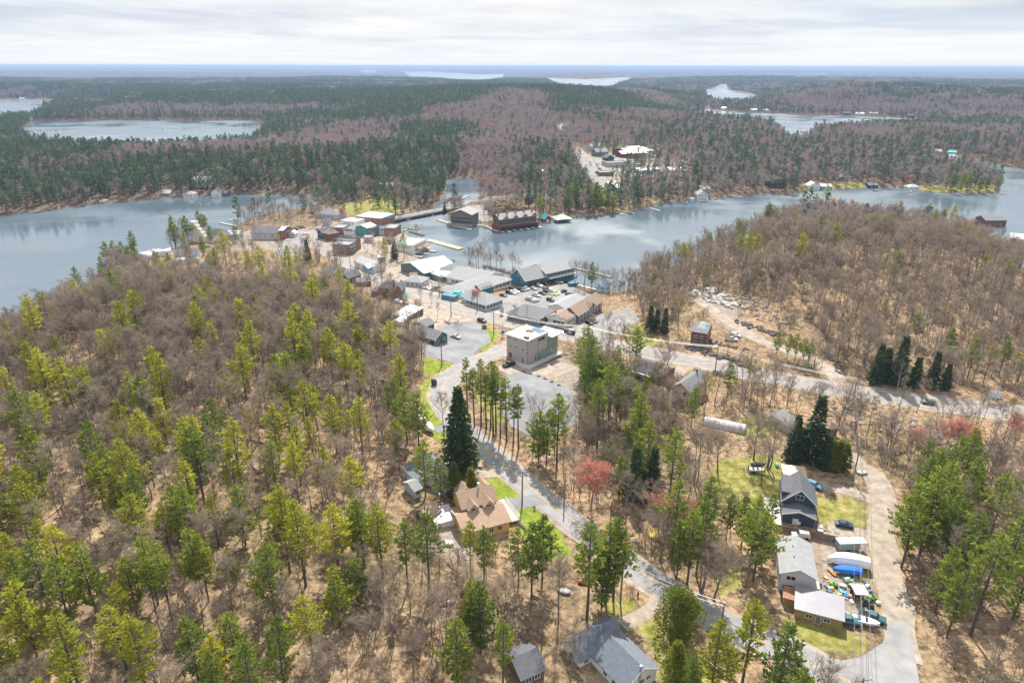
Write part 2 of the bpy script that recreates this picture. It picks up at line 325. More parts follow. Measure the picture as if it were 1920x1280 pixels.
# ---------------------------------------------------------------- haze
hm = bpy.data.materials.new('haze_air'); hm.use_nodes = True; t = hm.node_tree; t.nodes.clear()
ho = N(t, 'ShaderNodeOutputMaterial'); hv = N(t, 'ShaderNodeVolumePrincipled'); hv.inputs['Density'].default_value = HAZE_D; hv.inputs['Color'].default_value = (.46, .65, .98, 1); hv.inputs['Anisotropy'].default_value = .0
L(t, hv.outputs[0], ho.inputs['Volume'])
tag(MB().box(-43000, 43000, -43000, 43000, -6, 124).build('haze', hm), kind='stuff')
# ---------------------------------------------------------------- roads, lots, paths
def smooth_line(pts, step=2.5):
    q = [Vector(p) for p in pts]; out_ = []
    for i in range(len(q) - 1):
        p0, p1, p2, p3 = q[max(i - 1, 0)], q[i], q[i + 1], q[min(i + 2, len(q) - 1)]
        n = max(2, int((p2 - p1).length / step))
        for k in range(n):
            s_ = k / n
            out_.append(.5 * ((2 * p1) + (p2 - p0) * s_ + (2 * p0 - 5 * p1 + 4 * p2 - p3) * s_ * s_ + (3 * p1 - p0 - 3 * p2 + p3) * s_ ** 3))
    out_.append(q[-1]); return out_
ROADS = []
def road_pts(px): return smooth_line([P(*p)[:2] for p in px])
def strip(line, o0, o1, dz, nacross=1, skip=None, wob=0.):
    v, f = [], []; n = len(line); w1 = vnoise(np.arange(n) * 1., np.zeros(n), 2.5, 41) - .5; w2 = vnoise(np.arange(n) * 1., np.zeros(n), 2.5, 43) - .5
    for i, p in enumerate(line):
        d = (line[min(i + 1, n - 1)] - line[max(i - 1, 0)]).normalized(); nn = Vector((-d.y, d.x))
        for k in range(nacross + 1):
            t_ = k / nacross; q = p + nn * (o0 + w1[i] * wob * (1 - t_) + (o1 - o0 + w2[i] * wob * t_) * t_); v.append((q.x, q.y))
    z = hgt(np.array(v)); z = np.maximum(z, .3); m_ = nacross + 1
    v = [(a[0], a[1], float(zz) + dz) for a, zz in zip(v, z)]
    for i in range(n - 1):
        if skip and skip(i): continue
        for k in range(nacross): a = i * m_ + k; f.append((a, a + 1, a + m_ + 1, a + m_) if o1 < o0 else (a + 1, a, a + m_, a + m_ + 1))
    return v, f
M_ASPH = mat('worn_pale_asphalt', (.31, .305, .31), .9, var=.12, scale=.25, c2=(.25, .247, .25), detail=8)
M_HIGH = mat('weathered_highway', (.31, .29, .285), .9, var=.14, scale=.3, c2=(.24, .225, .225), detail=8, spec=.3)
M_LOT = mat('lot_asphalt', (.28, .27, .265), .9, var=.2, scale=.12, c2=(.20, .193, .193), detail=9)
M_GREY = mat('patched_grey_asphalt', (.25, .255, .27), .9, var=.22, scale=.09, c2=(.18, .185, .20), detail=9)
M_GRAV = mat('gravel', (.38, .325, .27), .95, var=.2, scale=.35, c2=(.27, .225, .185), detail=9)
M_YEL = mat('yellow_road_paint', (.55, .36, .10), .7, var=.2, scale=2); M_WHITE = mat('white_road_paint', (.7, .7, .7), .7, var=.2, scale=2)
M_CONC = mat('concrete', (.48, .46, .44), .9, var=.12, scale=.7)
def road(name, px, w, m_, sh=1.2, centre=None, edge=False, pts=None):
    line = road_pts(px) if pts is None else pts
    ROADS.append((np.array([(p.x, p.y) for p in line]), w / 2 + sh))
    if sh: v, f = strip(line, -(w / 2 + sh), w / 2 + sh, .05, 6, wob=1.6); tag(obj('gravel_shoulder', mesh('gravel_shoulder', v, f, M_GRAV)), kind='structure')
    v, f = strip(line, -w / 2, w / 2, .10, 4, wob=1.1 if m_ == M_GRAV else .25); tag(obj(name, mesh(name, v, f, m_)), kind='structure')
    def mark(o0, o1, mm, nm, skip=None): v, f = strip(line, o0, o1, .125, 1, skip); tag(obj(nm, mesh(nm, v, f, mm)), kind='structure')
    if centre: mark(-.24, -.10, M_YEL, 'centre_line'); mark(.10, .24, M_YEL, 'centre_line')
    if edge: mark(-w / 2 + .45, -w / 2 + .6, M_WHITE, 'edge_line'); mark(w / 2 - .6, w / 2 - .45, M_WHITE, 'edge_line')
    return line
def sheet(name, px, m_, dz=.08, step=4.0, pts=None, kind='structure', reg=True):
    q = PL(px) if pts is None else np.array(pts)
    x0, y0 = q.min(0); x1, y1 = q.max(0); B = []
    for i in range(len(q)):
        a, c = q[i], q[(i + 1) % len(q)]; n = max(1, int(np.hypot(*(c - a)) / step))
        for k in range(n): B.append(a + (c - a) * k / n)
    nb = len(B); gx, gy = np.meshgrid(np.arange(x0, x1, step), np.arange(y0, y1, step)); G = np.stack([gx.ravel(), gy.ravel()], 1)
    G = G[inside(G, q)] if len(G) else G
    vv = [Vector(p) for p in B] + [Vector(p) for p in G]
    r_ = delaunay_2d_cdt(vv, [(i, (i + 1) % nb) for i in range(nb)], [], 1, 1e-4)
    V = np.array([tuple(a) for a in r_[0]]); z = np.maximum(hgt(V), .3) + dz; F = []
    for f in r_[2]:
        a = V[f[0]]; b2_ = V[f[1]]; c2_ = V[f[2]]; ar = (b2_[0]-a[0])*(c2_[1]-a[1])-(b2_[1]-a[1])*(c2_[0]-a[0])
        F.append(tuple(f) if ar > 0 else tuple(reversed(f)))
    o = tag(obj(name, mesh(name, [(a[0], a[1], float(b3)) for a, b3 in zip(V, z)], F, m_)), kind=kind)
    if reg: OPEN.append(q)
    return o
OPEN = []
HW = road('highway', [(2010,790),(1925,777),(1750,755),(1600,735),(1450,707),(1300,677),(1180,655),(1080,632),(980,610),(900,590),(830,567),(790,550),(740,530),(690,510),(650,490),(615,470),(585,453),(578,443),(600,433),(640,425),(690,416),(733,408)], 10, M_HIGH, 2.2, centre=True, edge=True)
RS = road('residential_road', [(985,632),(940,658),(900,674),(865,692),(836,716),(828,745),(842,777),(873,807),(908,840),(950,876),(1000,920),(1060,967),(1120,1015),(1200,1072),(1290,1130),(1380,1180),(1480,1225),(1560,1262),(1650,1310),(1750,1360)], 7.2, M_ASPH, 1.3, centre=True)
road('gravel_lane', [(1702,1240),(1690,1190),(1680,1130),(1664,1070),(1654,1010),(1654,955),(1652,920),(1636,892),(1612,872),(1590,850)], 5.2, M_GRAV, .8)
road('hill_driveway', [(1578,735),(1572,712),(1545,686),(1495,664),(1440,644),(1390,620),(1355,595),(1325,572),(1310,560)], 5.5, M_GRAV, .6)
road('main_street', [(1150,372),(1130,345),(1112,322),(1100,303),(1088,288),(1076,277)], 14, M_LOT, 2)
road('main_street', [(1040,254),(1050,243),(1062,232)], 14, M_LOT, 2)
road('lakeside_road', [(845,387),(872,383),(900,374),(960,366),(1040,368),(1110,372),(1150,372)], 8, M_LOT, 1)
road('driveway', [(1030,934),(985,940),(955,945)], 5, M_GREY, .2)
road('driveway', [(925,884),(898,886),(885,872)], 6, M_GRAV, .2)
road('driveway', [(842,800),(815,806)], 4, M_GREY, .2)
road('driveway', [(1235,1110),(1225,1135),(1195,1155),(1165,1172)], 3.4, M_GRAV, .3)
road('driveway', [(1650,945),(1600,922),(1535,910)], 4.5, M_GRAV, .3)
road('driveway', [(1650,1010),(1600,1000),(1552,990)], 6.5, M_GRAV, .3)
road('driveway', [(1300,678),(1280,690),(1262,705)], 6, M_GRAV, .3)
sheet('road_junction', [(1500,1236),(1560,1242),(1612,1232),(1655,1205),(1670,1165),(1700,1165),(1712,1210),(1722,1270),(1735,1330),(1620,1300),(1540,1262)], M_ASPH, .112)
sheet('marina_car_park', [(880,590),(905,578),(925,560),(965,548),(1000,535),(1045,527),(1085,543),(1125,556),(1100,572),(1055,585),(1010,595),(965,590),(935,592),(905,600)], M_LOT, .075)
sheet('car_park', [(796,640),(812,628),(845,605),(880,603),(905,612),(918,628),(920,642),(895,656),(880,672),(862,684),(835,676),(800,668),(785,655)], M_GREY, .07)
sheet('car_park', [(968,697),(1000,700),(1040,715),(1075,732),(1085,760),(1080,795),(1010,825),(960,800),(935,760),(925,715)], M_GREY, .07)
sheet('car_park', [(1060,612),(1127,588),(1180,575),(1200,600),(1150,632),(1110,640),(1075,628)], M_LOT, .07)
sheet('car_park', [(500,448),(560,432),(600,440),(570,462),(560,480),(520,478)], M_LOT, .07)
sheet('car_park', [(760,560),(800,560),(850,590),(890,598),(880,606),(840,603),(800,625),(760,610)], M_GRAV, .06)
sheet('car_park', [(868,388),(905,385),(925,398),(924,412),(905,416),(885,410)], M_LOT, .07)
sheet('car_park', [(690,505),(760,490),(800,520),(880,560),(860,575),(800,555),(740,525)], M_GRAV, .05)
sheet('car_park', [(600,440),(720,420),(770,445),(740,480),(720,480),(660,470),(612,462)], M_GRAV, .05)
sheet('car_park', [(1115,300),(1180,290),(1200,312),(1150,330),(1118,322)], M_LOT, .2)
sheet('terrace', [(1013,618),(1060,628),(1078,620),(1028,604)], M_CONC, .3)
sheet('apron', [(930,690),(965,672),(1010,690),(1045,675),(1085,690),(1005,720),(975,712)], M_GRAV, .05)
CLEAR = []
# ---------------------------------------------------------------- buildings: kit
GLASS = mat('dark_window_glass', (.03, .045, .055), .08, spec=.6, var=.1); TRIM = mat('white_trim', (.72, .72, .70), .6, var=.05)
def wall_m(n, c): return mat(n, c, .75, var=.10, scale=.8, detail=6, stretch=(.3, .3, 3))
def roof_m(n, c): return mat(n, c, .9, var=.16, scale=1.1, detail=9)
def metal_m(n, c): return mat(n, c, .42, metal=.25, var=.07, scale=.3)
NAVY = wall_m('navy_siding', (.035, .075, .115)); TEAL = wall_m('blue_green_siding', (.04, .17, .24)); GREYW = wall_m('pale_grey_siding', (.50, .50, .53)); WHITEW = wall_m('white_siding', (.72, .72, .72))
TANW = wall_m('tan_siding', (.50, .40, .30)); YELW = wall_m('ochre_siding', (.62, .40, .13)); BRICK = wall_m('red_brick', (.27, .14, .11)); BROWNW = wall_m('brown_siding', (.16, .095, .07)); MAROON = wall_m('dark_red_boards', (.22, .05, .05))
PINKW = wall_m('beige_stucco', (.60, .47, .37)); LILAC = wall_m('pale_lilac_siding', (.52, .50, .56)); MUST = wall_m('weathered_mustard_boards', (.30, .23, .09)); SLATE = wall_m('slate_grey_siding', (.15, .17, .19)); PANEL = wall_m('light_grey_panels', (.44, .42, .43)); GRNW = wall_m('dark_green_siding', (.05, .12, .11)); LBLUE = wall_m('pale_blue_siding', (.42, .55, .62))
R_GREY = roof_m('grey_shingles', (.21, .215, .235)); R_LG = roof_m('light_grey_shingles', (.31, .32, .335)); R_DK = roof_m('charcoal_shingles', (.125, .13, .15)); R_BR = roof_m('brown_shingles', (.31, .23, .185)); R_TAN = roof_m('tan_shingles', (.36, .255, .185))
R_WH = mat('white_roof_membrane', (.62, .61, .61), .7, var=.05, scale=.3); R_BLUE = roof_m('blue_grey_shingles', (.155, .175, .215)); R_GRN = metal_m('pale_green_metal', (.30, .44, .39)); R_TEAL = metal_m('teal_metal', (.05, .38, .36)); R_MET = metal_m('grey_ribbed_metal', (.27, .265, .30)); R_LM = metal_m('pale_metal', (.50, .52, .54)); R_GM = metal_m('sage_metal', (.45, .52, .50))
WOOD = mat('weathered_wood', (.34, .25, .18), .85, var=.2, scale=2); PALEWOOD = mat('new_yellow_wood', (.62, .46, .30), .8, var=.12, scale=2); DKWOOD = mat('dark_stained_wood', (.11, .075, .06), .85, var=.2, scale=2); GREYWOOD = mat('silvered_planks', (.45, .42, .38), .85, var=.15, scale=2); CORTEN = mat('rust_orange_trim', (.50, .22, .09), .7, var=.15, scale=2)
CONC = M_CONC
_meshc = {}
def cached(key, fn):
    if key not in _meshc: _meshc[key] = fn()
    return _meshc[key]
def _boxmesh(nm, b, m_): q = MB(); q.box(*b); return mesh(nm, q.v, q.f, m_)
class Bld:
    def __init__(s, name, label, cat, A, B, D, h, eave=False, group=None, clear=True, z=None, dz=0):
        if eave:
            g = P(*A)[2] if z is None else z
            for _ in range(4):
                a = Pz(A[0], A[1], g + h); b = Pz(B[0], B[1], g + h)
                if z is None: g = max(float(hgt([((a[0] + b[0]) / 2, (a[1] + b[1]) / 2)])[0]), .3)
        else:
            a, b = P(*A), P(*B); g = (a[2] + b[2]) / 2 if z is None else z
            if z is not None: a = Pz(A[0], A[1], z); b = Pz(B[0], B[1], z)
        s.L = math.hypot(b[0] - a[0], b[1] - a[1]); s.D = D; s.h = h; s.wall = s.roof = None
        rz = math.atan2(b[1] - a[1], b[0] - a[0]); s.root = empty(name, (a[0], a[1], g + dz), rz, label, cat, group)
        s.rz = rz; s.o = (a[0], a[1])
        if clear:
            for fx in (.0, .25, .5, .75, 1.):
                for fy in (.0, .5, 1.):
                    w_ = s.world(fx * s.L, fy * D); CLEAR.append((w_[0], w_[1], max(3.2, s.L * .17, D * .25)))
    def world(s, x, y): c, n = math.cos(s.rz), math.sin(s.rz); return (s.o[0] + x * c - y * n, s.o[1] + x * n + y * c)
    def wing(s, x0, x1, y0, y1, z0, z1, roof, rise, wm_, rm, oh=.45, th=.18, parapet=.4, trim=True, rname='roof', wname='wall', found=1.5, hipr=None):
        s.box = (x0, x1, y0, y1); s.z0 = z0; w = MB(); zb = z0 - (found if z0 == 0 else 0); xm, ym = (x0 + x1) / 2, (y0 + y1) / 2
        if roof in ('gx', 'gy', 'hip', 'flat'): w.box(x0, x1, y0, y1, zb, z1)
        if roof == 'gx':
            w.add([(x0, y0, z1), (x0, y1, z1), (x0, ym, z1 + rise)], [(0, 2, 1)]); w.add([(x1, y0, z1), (x1, y1, z1), (x1, ym, z1 + rise)], [(0, 1, 2)])
        if roof == 'gy':
            w.add([(x0, y0, z1), (x1, y0, z1), (xm, y0, z1 + rise)], [(0, 1, 2)]); w.add([(x0, y1, z1), (x1, y1, z1), (xm, y1, z1 + rise)], [(0, 2, 1)])
        if roof == 'shed_b':   # high at back
            w.hexa([(x0, y0, zb), (x1, y0, zb), (x1, y1, zb), (x0, y1, zb)], [(x0, y0, z1), (x1, y0, z1), (x1, y1, z1 + rise), (x0, y1, z1 + rise)])
        if roof == 'shed_f':
            w.hexa([(x0, y0, zb), (x1, y0, zb), (x1, y1, zb), (x0, y1, zb)], [(x0, y0, z1 + rise), (x1, y0, z1 + rise), (x1, y1, z1), (x0, y1, z1)])
        if roof == 'open':   # canopy on posts
            for x in (x0 + .2, x1 - .2):
                for y in (y0 + .2, y1 - .2): w.tube((x, y, zb), (x, y, z1), .12, .12, 6)
        wl = w.build(wname, wm_, s.root); s.wall = wl; r = MB(); u = .02; t = th
        if roof in ('gx',):
            k = rise / (ym - y0); e = oh
            r.slab([(x0 - oh, y0 - e, z1 - e * k + t), (x1 + oh, y0 - e, z1 - e * k + t), (x1 + oh, ym, z1 + rise + t), (x0 - oh, ym, z1 + rise + t)], t - u)
            r.slab([(x0 - oh, ym, z1 + rise + t), (x1 + oh, ym, z1 + rise + t), (x1 + oh, y1 + e, z1 - e * k + t), (x0 - oh, y1 + e, z1 - e * k + t)], t - u)
        elif roof == 'gy':
            k = rise / (xm - x0); e = oh
            r.slab([(x0 - e, y0 - oh, z1 - e * k + t), (xm, y0 - oh, z1 + rise + t), (xm, y1 + oh, z1 + rise + t), (x0 - e, y1 + oh, z1 - e * k + t)], t - u)
            r.slab([(xm, y0 - oh, z1 + rise + t), (x1 + e, y0 - oh, z1 - e * k + t), (x1 + e, y1 + oh, z1 - e * k + t), (xm, y1 + oh, z1 + rise + t)], t - u)
        elif roof in ('hip', 'open'):
            X0, X1, Y0, Y1 = x0 - oh, x1 + oh, y0 - oh, y1 + oh; q = min(X1 - X0, Y1 - Y0) / 2 if hipr is None else hipr
            if X1 - X0 >= Y1 - Y0: a, b = (X0 + q, (Y0 + Y1) / 2), (X1 - q, (Y0 + Y1) / 2)
            else: a, b = ((X0 + X1) / 2, Y0 + q), ((X0 + X1) / 2, Y1 - q)
            zt, zl = z1 + rise + t, z1 + .02; V = [(X0, Y0, zl), (X1, Y0, zl), (X1, Y1, zl), (X0, Y1, zl), (a[0], a[1], zt), (b[0], b[1], zt)]
            F = [(0, 1, 5, 4), (1, 2, 5), (2, 3, 4, 5), (3, 0, 4), (3, 2, 1, 0)] if X1 - X0 >= Y1 - Y0 else [(0, 1, 4), (1, 2, 5, 4), (2, 3, 5), (3, 0, 4, 5), (3, 2, 1, 0)]
            r.add(V, F)
        elif roof == 'flat':
            r.box(x0 - .02, x1 + .02, y0 - .02, y1 + .02, z1 + .01, z1 + .12); p = parapet
            if p:
                for b_ in ((x0 - .05, x1 + .05, y0 - .05, y0 + .2), (x0 - .05, x1 + .05, y1 - .2, y1 + .05), (x0 - .05, x0 + .2, y0 + .2, y1 - .2), (x1 - .2, x1 + .05, y0 + .2, y1 - .2)): r.box(*b_, z1 + .12, z1 + .12 + p)
        elif roof in ('shed_b', 'shed_f'):
            a, b = (z1, z1 + rise) if roof == 'shed_b' else (z1 + rise, z1); k = (b - a) / (y1 - y0)
            r.slab([(x0 - oh, y0 - oh, a - oh * k + t), (x1 + oh, y0 - oh, a - oh * k + t), (x1 + oh, y1 + oh, b + oh * k + t), (x0 - oh, y1 + oh, b + oh * k + t)], t - u)
        s.roof = r.build(rname, rm, s.root); s.z1 = z1; s.rise = rise
        if trim and roof == 'gy':
            tm = MB(); k = rise / (xm - x0); y = y0 - oh - .03
            for sx in (-1, 1):
                xe = x0 - oh if sx < 0 else x1 + oh
                tm.hexa([(xe, y - .05, z1 - oh * k - .15), (xm, y - .05, z1 + rise - .15), (xm, y, z1 + rise - .15), (xe, y, z1 - oh * k - .15)][::1], [(xe, y - .05, z1 - oh * k + t + .02), (xm, y - .05, z1 + rise + t + .02), (xm, y, z1 + rise + t + .02), (xe, y, z1 - oh * k + t + .02)])
            tm.build('trim', TRIM, s.root)
        return s
    def win(s, face, u, z, w=1.1, h=1.2, nm='window', frame=TRIM, pane=GLASS):
        x0, x1, y0, y1 = s.box; w, h = round(w, 1), round(h, 1)
        if face == 'f': loc, rz = (x0 + (x1 - x0) * u, y0, z), 0
        elif face == 'b': loc, rz = (x1 - (x1 - x0) * u, y1, z), math.pi
        elif face == 'l': loc, rz = (x0, y1 - (y1 - y0) * u, z), -math.pi / 2
        else: loc, rz = (x1, y0 + (y1 - y0) * u, z), math.pi / 2
        def fr():
            q = MB(); a = .09
            q.box(-w/2-a, w/2+a, -.07, .0, h/2, h/2+a); q.box(-w/2-a, w/2+a, -.09, .0, -h/2-a, -h/2); q.box(-w/2-a, -w/2, -.07, 0, -h/2, h/2); q.box(w/2, w/2+a, -.07, 0, -h/2, h/2)
            if w > .9 and nm == 'window': q.box(-.04, .04, -.06, -.03, -h/2, h/2)
            return mesh(nm, q.v, q.f, frame)
        o = obj(nm, cached((nm, w, h, frame.name), fr), s.root); o.location = loc; o.rotation_euler = (0, 0, rz)
        obj('pane' if nm == 'window' else 'panel', cached((nm, 'p', w, h, pane.name), lambda: _boxmesh('pane', (-w/2, w/2, -.03, -.01, -h/2, h/2), pane)), o); return s
    def wins(s, face, n, z, w=1.1, h=1.2, u0=.12, u1=.88, **k):
        for i in range(n): s.win(face, u0 + (u1 - u0) * (i + .5) / n, z, w, h, **k)
        return s
    def door(s, face, u, w=1.0, h=2.1, m_=None, z=0): return s.win(face, u, z + h / 2 + .05, w, h, 'door', TRIM, m_ or SLATE)
    def part(s, nm, m_, *boxes):
        for b in boxes: MB().box(*b).build(nm, m_, s.root)
        return s
    def chimney(s, x, y, z0, z1, m_=None, w=.7): q = MB(); q.box(x - w/2, x + w/2, y - w/2, y + w/2, z0, z1); q.box(x - w/2 - .1, x + w/2 + .1, y - w/2 - .1, y + w/2 + .1, z1, z1 + .12); q.build('chimney', m_ or BRICK, s.roof); return s
    def vents(s, pts, z): 
        for x, y in pts: MB().tube((x, y, z - .2), (x, y, z + .5), .12, .12, 6).build('vent', SLATE, s.roof)
        return s
    def rail(s, x0, x1, y0, y1, z, m_=None, step=1.6, h=1.0, sides='fblr'):
        m_ = m_ or TRIM; q = MB()
        segs = {'f': ((x0, y0), (x1, y0)), 'b': ((x0, y1), (x1, y1)), 'l': ((x0, y0), (x0, y1)), 'r': ((x1, y0), (x1, y1))}
        for c in sides:
            (ax, ay), (bx, by) = segs[c]; n = max(1, int(math.hypot(bx - ax, by - ay) / step)); q.tube((ax, ay, z + h), (bx, by, z + h), .05, .05, 4); q.tube((ax, ay, z + h * .5), (bx, by, z + h * .5), .03, .03, 4)
            for i in range(n + 1): t = i / n; q.tube((ax + (bx - ax) * t, ay + (by - ay) * t, z), (ax + (bx - ax) * t, ay + (by - ay) * t, z + h), .05, .05, 4)
        q.build('railing', m_, s.root); return s
def simple(name, label, A, B, D, h, roof, rise, wm_, rm, nf=3, ns=2, rows=1, eave=False, group=None, cat='house', door=None, oh=.45, **k):
    b = Bld(name, label, cat, A, B, D, h, eave, group, **k); b.wing(0, b.L, 0, D, 0, h, roof, rise, wm_, rm, oh=oh)
    for r_ in range(rows):
        z = 1.5 + r_ * 2.8
        if nf: b.wins('f', nf, z)
        if ns: b.wins('r', ns, z); b.wins('l', ns, z)
    if door is not None: b.door('f', door)
    return b
# ---------------------------------------------------------------- the nearer houses
b = Bld('house', 'blue-grey roofed white house with L-shaped roof at the bottom edge, below the cedars', 'house', (1171, 1287), (1231, 1250), 13, 3.2, eave=True)
b.wing(0, b.L, 0, 9.8, 0, 3.2, 'gy', 2.6, WHITEW, R_BLUE, oh=.6); b.win('f', .55, 1.9, 1.0, .9).win('f', .75, 1.9, 1.0, .9); b.win('l', .75, 1.6, 1.8, 1.6).win('l', .45, 1.6, 1.0, 1.1); b.part('chimney', mat('steel_flue', (.5, .5, .5), .4, .8), (b.L * .42, b.L * .42 + .3, -.4, -.1, 0, 6.6))
b.part('corner_board', TRIM, (-.05, .12, -.06, 0, 0, 3.1), (b.L - .12, b.L + .05, -.06, 0, 0, 3.1))
b.wing(-2.8, b.L - .4, 9.8, 15, 0, 3.2, 'gx', 2.4, WHITEW, R_BLUE, oh=.6); b.win('l', .5, 1.7, 1.2, 1.1).win('f', .15, 1.7, 1.0, 1.1)
b.part('deck', WOOD, (-4.0, 0, 3.5, 9.1, .3, .55)); b.rail(-4.0, -.2, 3.5, 9.1, .55, TRIM, 1.2, .9, 'fl')
# ochre house
b = Bld('house', 'ochre house with tan roof, gabled upper storey and low front wing beside the bright lawn', 'house', (882, 1012), (931, 1001), 9, 3.0)
b.wing(-1.5, b.L + 3.5, 0, 10.5, 0, 2.8, 'gx', 1.6, YELW, R_TAN, oh=.5); b.wins('f', 4, 1.5)
b.wing(.5, b.L + 2.6, 6.5, 13.5, 2.6, 5.2, 'gx', 2.4, YELW, R_TAN, oh=.5); b.win('r', .5, 4.2, 1.4, 1.2)
for x in (1.6, 5.8): b.wing(x, x + 2.6, 5.2, 8.6, 4.4, 5.3, 'gy', 1.5, YELW, R_TAN, oh=.3, rname='dormer_roof', wname='dormer_wall').win('f', .5, 5.0, 1.1, .8)
for x in (1.6, 6.6): b.wing(x, x + 4, 12, 15.5, 0, 5.0, 'gy', 1.9, YELW, R_TAN, oh=.4, trim=False)
b.chimney(6.2, 10.0, 7.2, 8.9, TRIM, .35); b.wing(-6.5, -1.6, 6.5, 12, 0, 2.6, 'shed_b', .5, WHITEW, R_LM, oh=.3)
b.part('deck', GREYWOOD, (b.L + 3.6, b.L + 7.6, 2, 12, .4, .65)); b.rail(b.L + 3.7, b.L + 7.5, 2.1, 11.9, .65, TRIM, 1.3, 1.0, 'fr')
simple('shed', 'small tan-roofed wooden shed left of the ochre house', (803, 985), (825, 972), 4.5, 2.4, 'gx', 1.3, BROWNW, R_TAN, 1, 0, cat='shed', door=.7)
b = simple('house', 'blue-grey roofed cottage half hidden under the big dark spruce', (806, 912), (845, 898), 9, 3.2, 'gy', 2.8, WHITEW, R_BLUE, 2, 1); b.wing(-3.5, 0, 1, 8, 0, 2.8, 'shed_b', .8, WHITEW, R_BLUE)
b.part('patio_slab', CONC, (0, 8, -5, -.6, -.2, .12))
simple('shed', 'grey shed among bare bushes left of the pair of round cedars', (778, 935), (790, 930), 5, 2.6, 'gx', 1.2, LBLUE, R_LG, 1, 0, cat='shed')
# right group
b = Bld('house', 'navy house with charcoal roof, white-trimmed gable and lower front wing', 'house', (1469, 961), (1528, 971), 8, 3.0, eave=True)
b.wing(0, b.L, 0, 3.6, 0, 3.0, 'gy', 1.3, NAVY, R_DK, oh=.5); b.win('f', .42, .9, 1.3, 1.6, 'door', TRIM, TRIM); b.vents([(b.L * .4, 1.8)], 4.4)
b.wing(-.2, b.L + .4, 4.0, 13.0, 0, 4.6, 'gy', 3.9, NAVY, R_DK, oh=.55); b.win('f', .5, 6.0, 1.9, 1.3); b.wins('r', 3, 1.8)
b.wing(-.4, 3.4, 5.2, 11.8, 4.6, 6.4, 'shed_b', .9, NAVY, R_DK, oh=.3, rname='dormer_roof', wname='dormer_wall')
b.part('deck', mat('white_deck_boards', (.66, .64, .6), .8), (-4.5, -.3, -2, 10, 0, .5)); b.rail(-4.5, -.4, -2, 10, .5, TRIM, 1.5, .9, 'fl'); b.part('stair', CONC, (b.L + 1, b.L + 2.4, -1.5, -.2, 0, .3), (b.L + 1, b.L + 2.4, -.2, 1.1, 0, .55))
b = Bld('house', 'two-storey pale lilac house with light grey gable roof beside the cluttered yard', 'house', (1465, 1073), (1530, 1085), 12.5, 5.2, eave=True)
b.wing(0, b.L, 0, 12.5, 0, 5.2, 'gy', 1.7, LILAC, R_LG, oh=.45, trim=False); b.win('f', .3, 4.2, 2.0, 1.1); b.win('f', .25, 1.6, 2.2, 1.1).win('f', .68, 1.6, 2.2, 1.1); b.wins('r', 4, 4.0); b.door('r', .3); b.vents([(b.L * .5 - .8, 4.5), (b.L * .5 - .8, 8.5)], 6.6)
b.part('porch', GREYWOOD, (b.L, b.L + 1.8, 2, 6, 0, 1.0))
b = Bld('workshop', 'long low workshop with grey ribbed metal roof and mustard walls beside the residential road', 'shed', (1492, 1140), (1581, 1163), 5.6, 2.6, eave=True)
b.wing(0, b.L, 0, 6.2, 0, 2.6, 'shed_b', .9, MUST, R_MET, oh=.35); b.win('f', .3, 1.5, 1.2, .9).win('f', .68, 1.5, 1.2, .9); b.door('f', .5)
for i in range(24): 
    x = -.2 + (b.L + .4) * i / 23; q = MB(); k = .9 / 6.2; q.hexa([(x - .03, -.34, 2.6 - .34 * k + .185), (x + .03, -.34, 2.6 - .34 * k + .185), (x + .03, 6.54, 3.5 + .34 * k + .185), (x - .03, 6.54, 3.5 + .34 * k + .185)], [(x - .03, -.34, 2.6 - .34 * k + .24), (x + .03, -.34, 2.6 - .34 * k + .24), (x + .03, 6.54, 3.5 + .34 * k + .24), (x - .03, 6.54, 3.5 + .34 * k + .24)]); q.build('roof_rib', R_MET, b.roof)
b.wing(-2.6, -.2, 2.8, 6.4, 0, 2.3, 'shed_b', .3, MUST, mat('rusty_metal', (.34, .17, .11), .7, var=.25), oh=.15)
b = simple('shed', 'shed with pale tan ribbed roof behind the navy house', (1472, 893), (1511, 897), 4.6, 2.3, 'shed_b', .8, TANW, metal_m('tan_metal', (.62, .53, .38)), 0, 0, eave=True, cat='shed')
# modern three-storey block
b = Bld('office_building', 'three-storey grey panelled modern building with flat white roof and glass corner', 'building', (950, 669), (989, 684.5), 12.5, 10.4)
Lb = b.L; DD = 13.0; b.D = DD
b.wing(0, Lb, 0, DD, 0, 10.2, 'flat', 0, PANEL, R_WH, parapet=.15)
b.part('roof_edge', TRIM, (-.5, Lb + .6, -.5, -.051, 10.0, 10.5), (Lb + .06, Lb + .6, -.051, DD + .4, 10.0, 10.5), (-.5, -.06, -.051, DD + .4, 10.0, 10.5))
for z in (1.6, 4.7, 7.9): b.win('f', .96, z, .9, .6)
for u in (.12, .42): b.win('f', u, 8.9, 1.8, .6)
for u in (.2, .46, .8): b.win('f', u, 5.8, 1.2, .7)
b.win('f', .18, 1.8, 1.8, 2.4).door('f', .78, 1.1, 2.3); b.win('r', .2, 8.8, 1.2, .6).win('r', .66, 8.4, 4.6, 1.5); b.win('r', .38, 1.3, 1.0, 2.2, 'door', TRIM, SLATE)
b.win('l', .3, 8.8, 1.4, .6).win('l', .6, 5.2, 1.4, .8)
for z in (3.3, 6.7): b.part('trim_band', CORTEN, (Lb + .003, Lb + .06, 0, DD, z, z + .18))
for y in (0.02, DD * .48, DD - .22): b.part('trim_post', CORTEN, (Lb + .06, Lb + .12, y, y + .2, 0, 10))
b.part('corner_post', CORTEN, (Lb - .22, Lb, -.08, -.003, 0, 10))
GL2 = mat('green_tinted_glass', (.25, .36, .33), .1, spec=.7, var=.15)
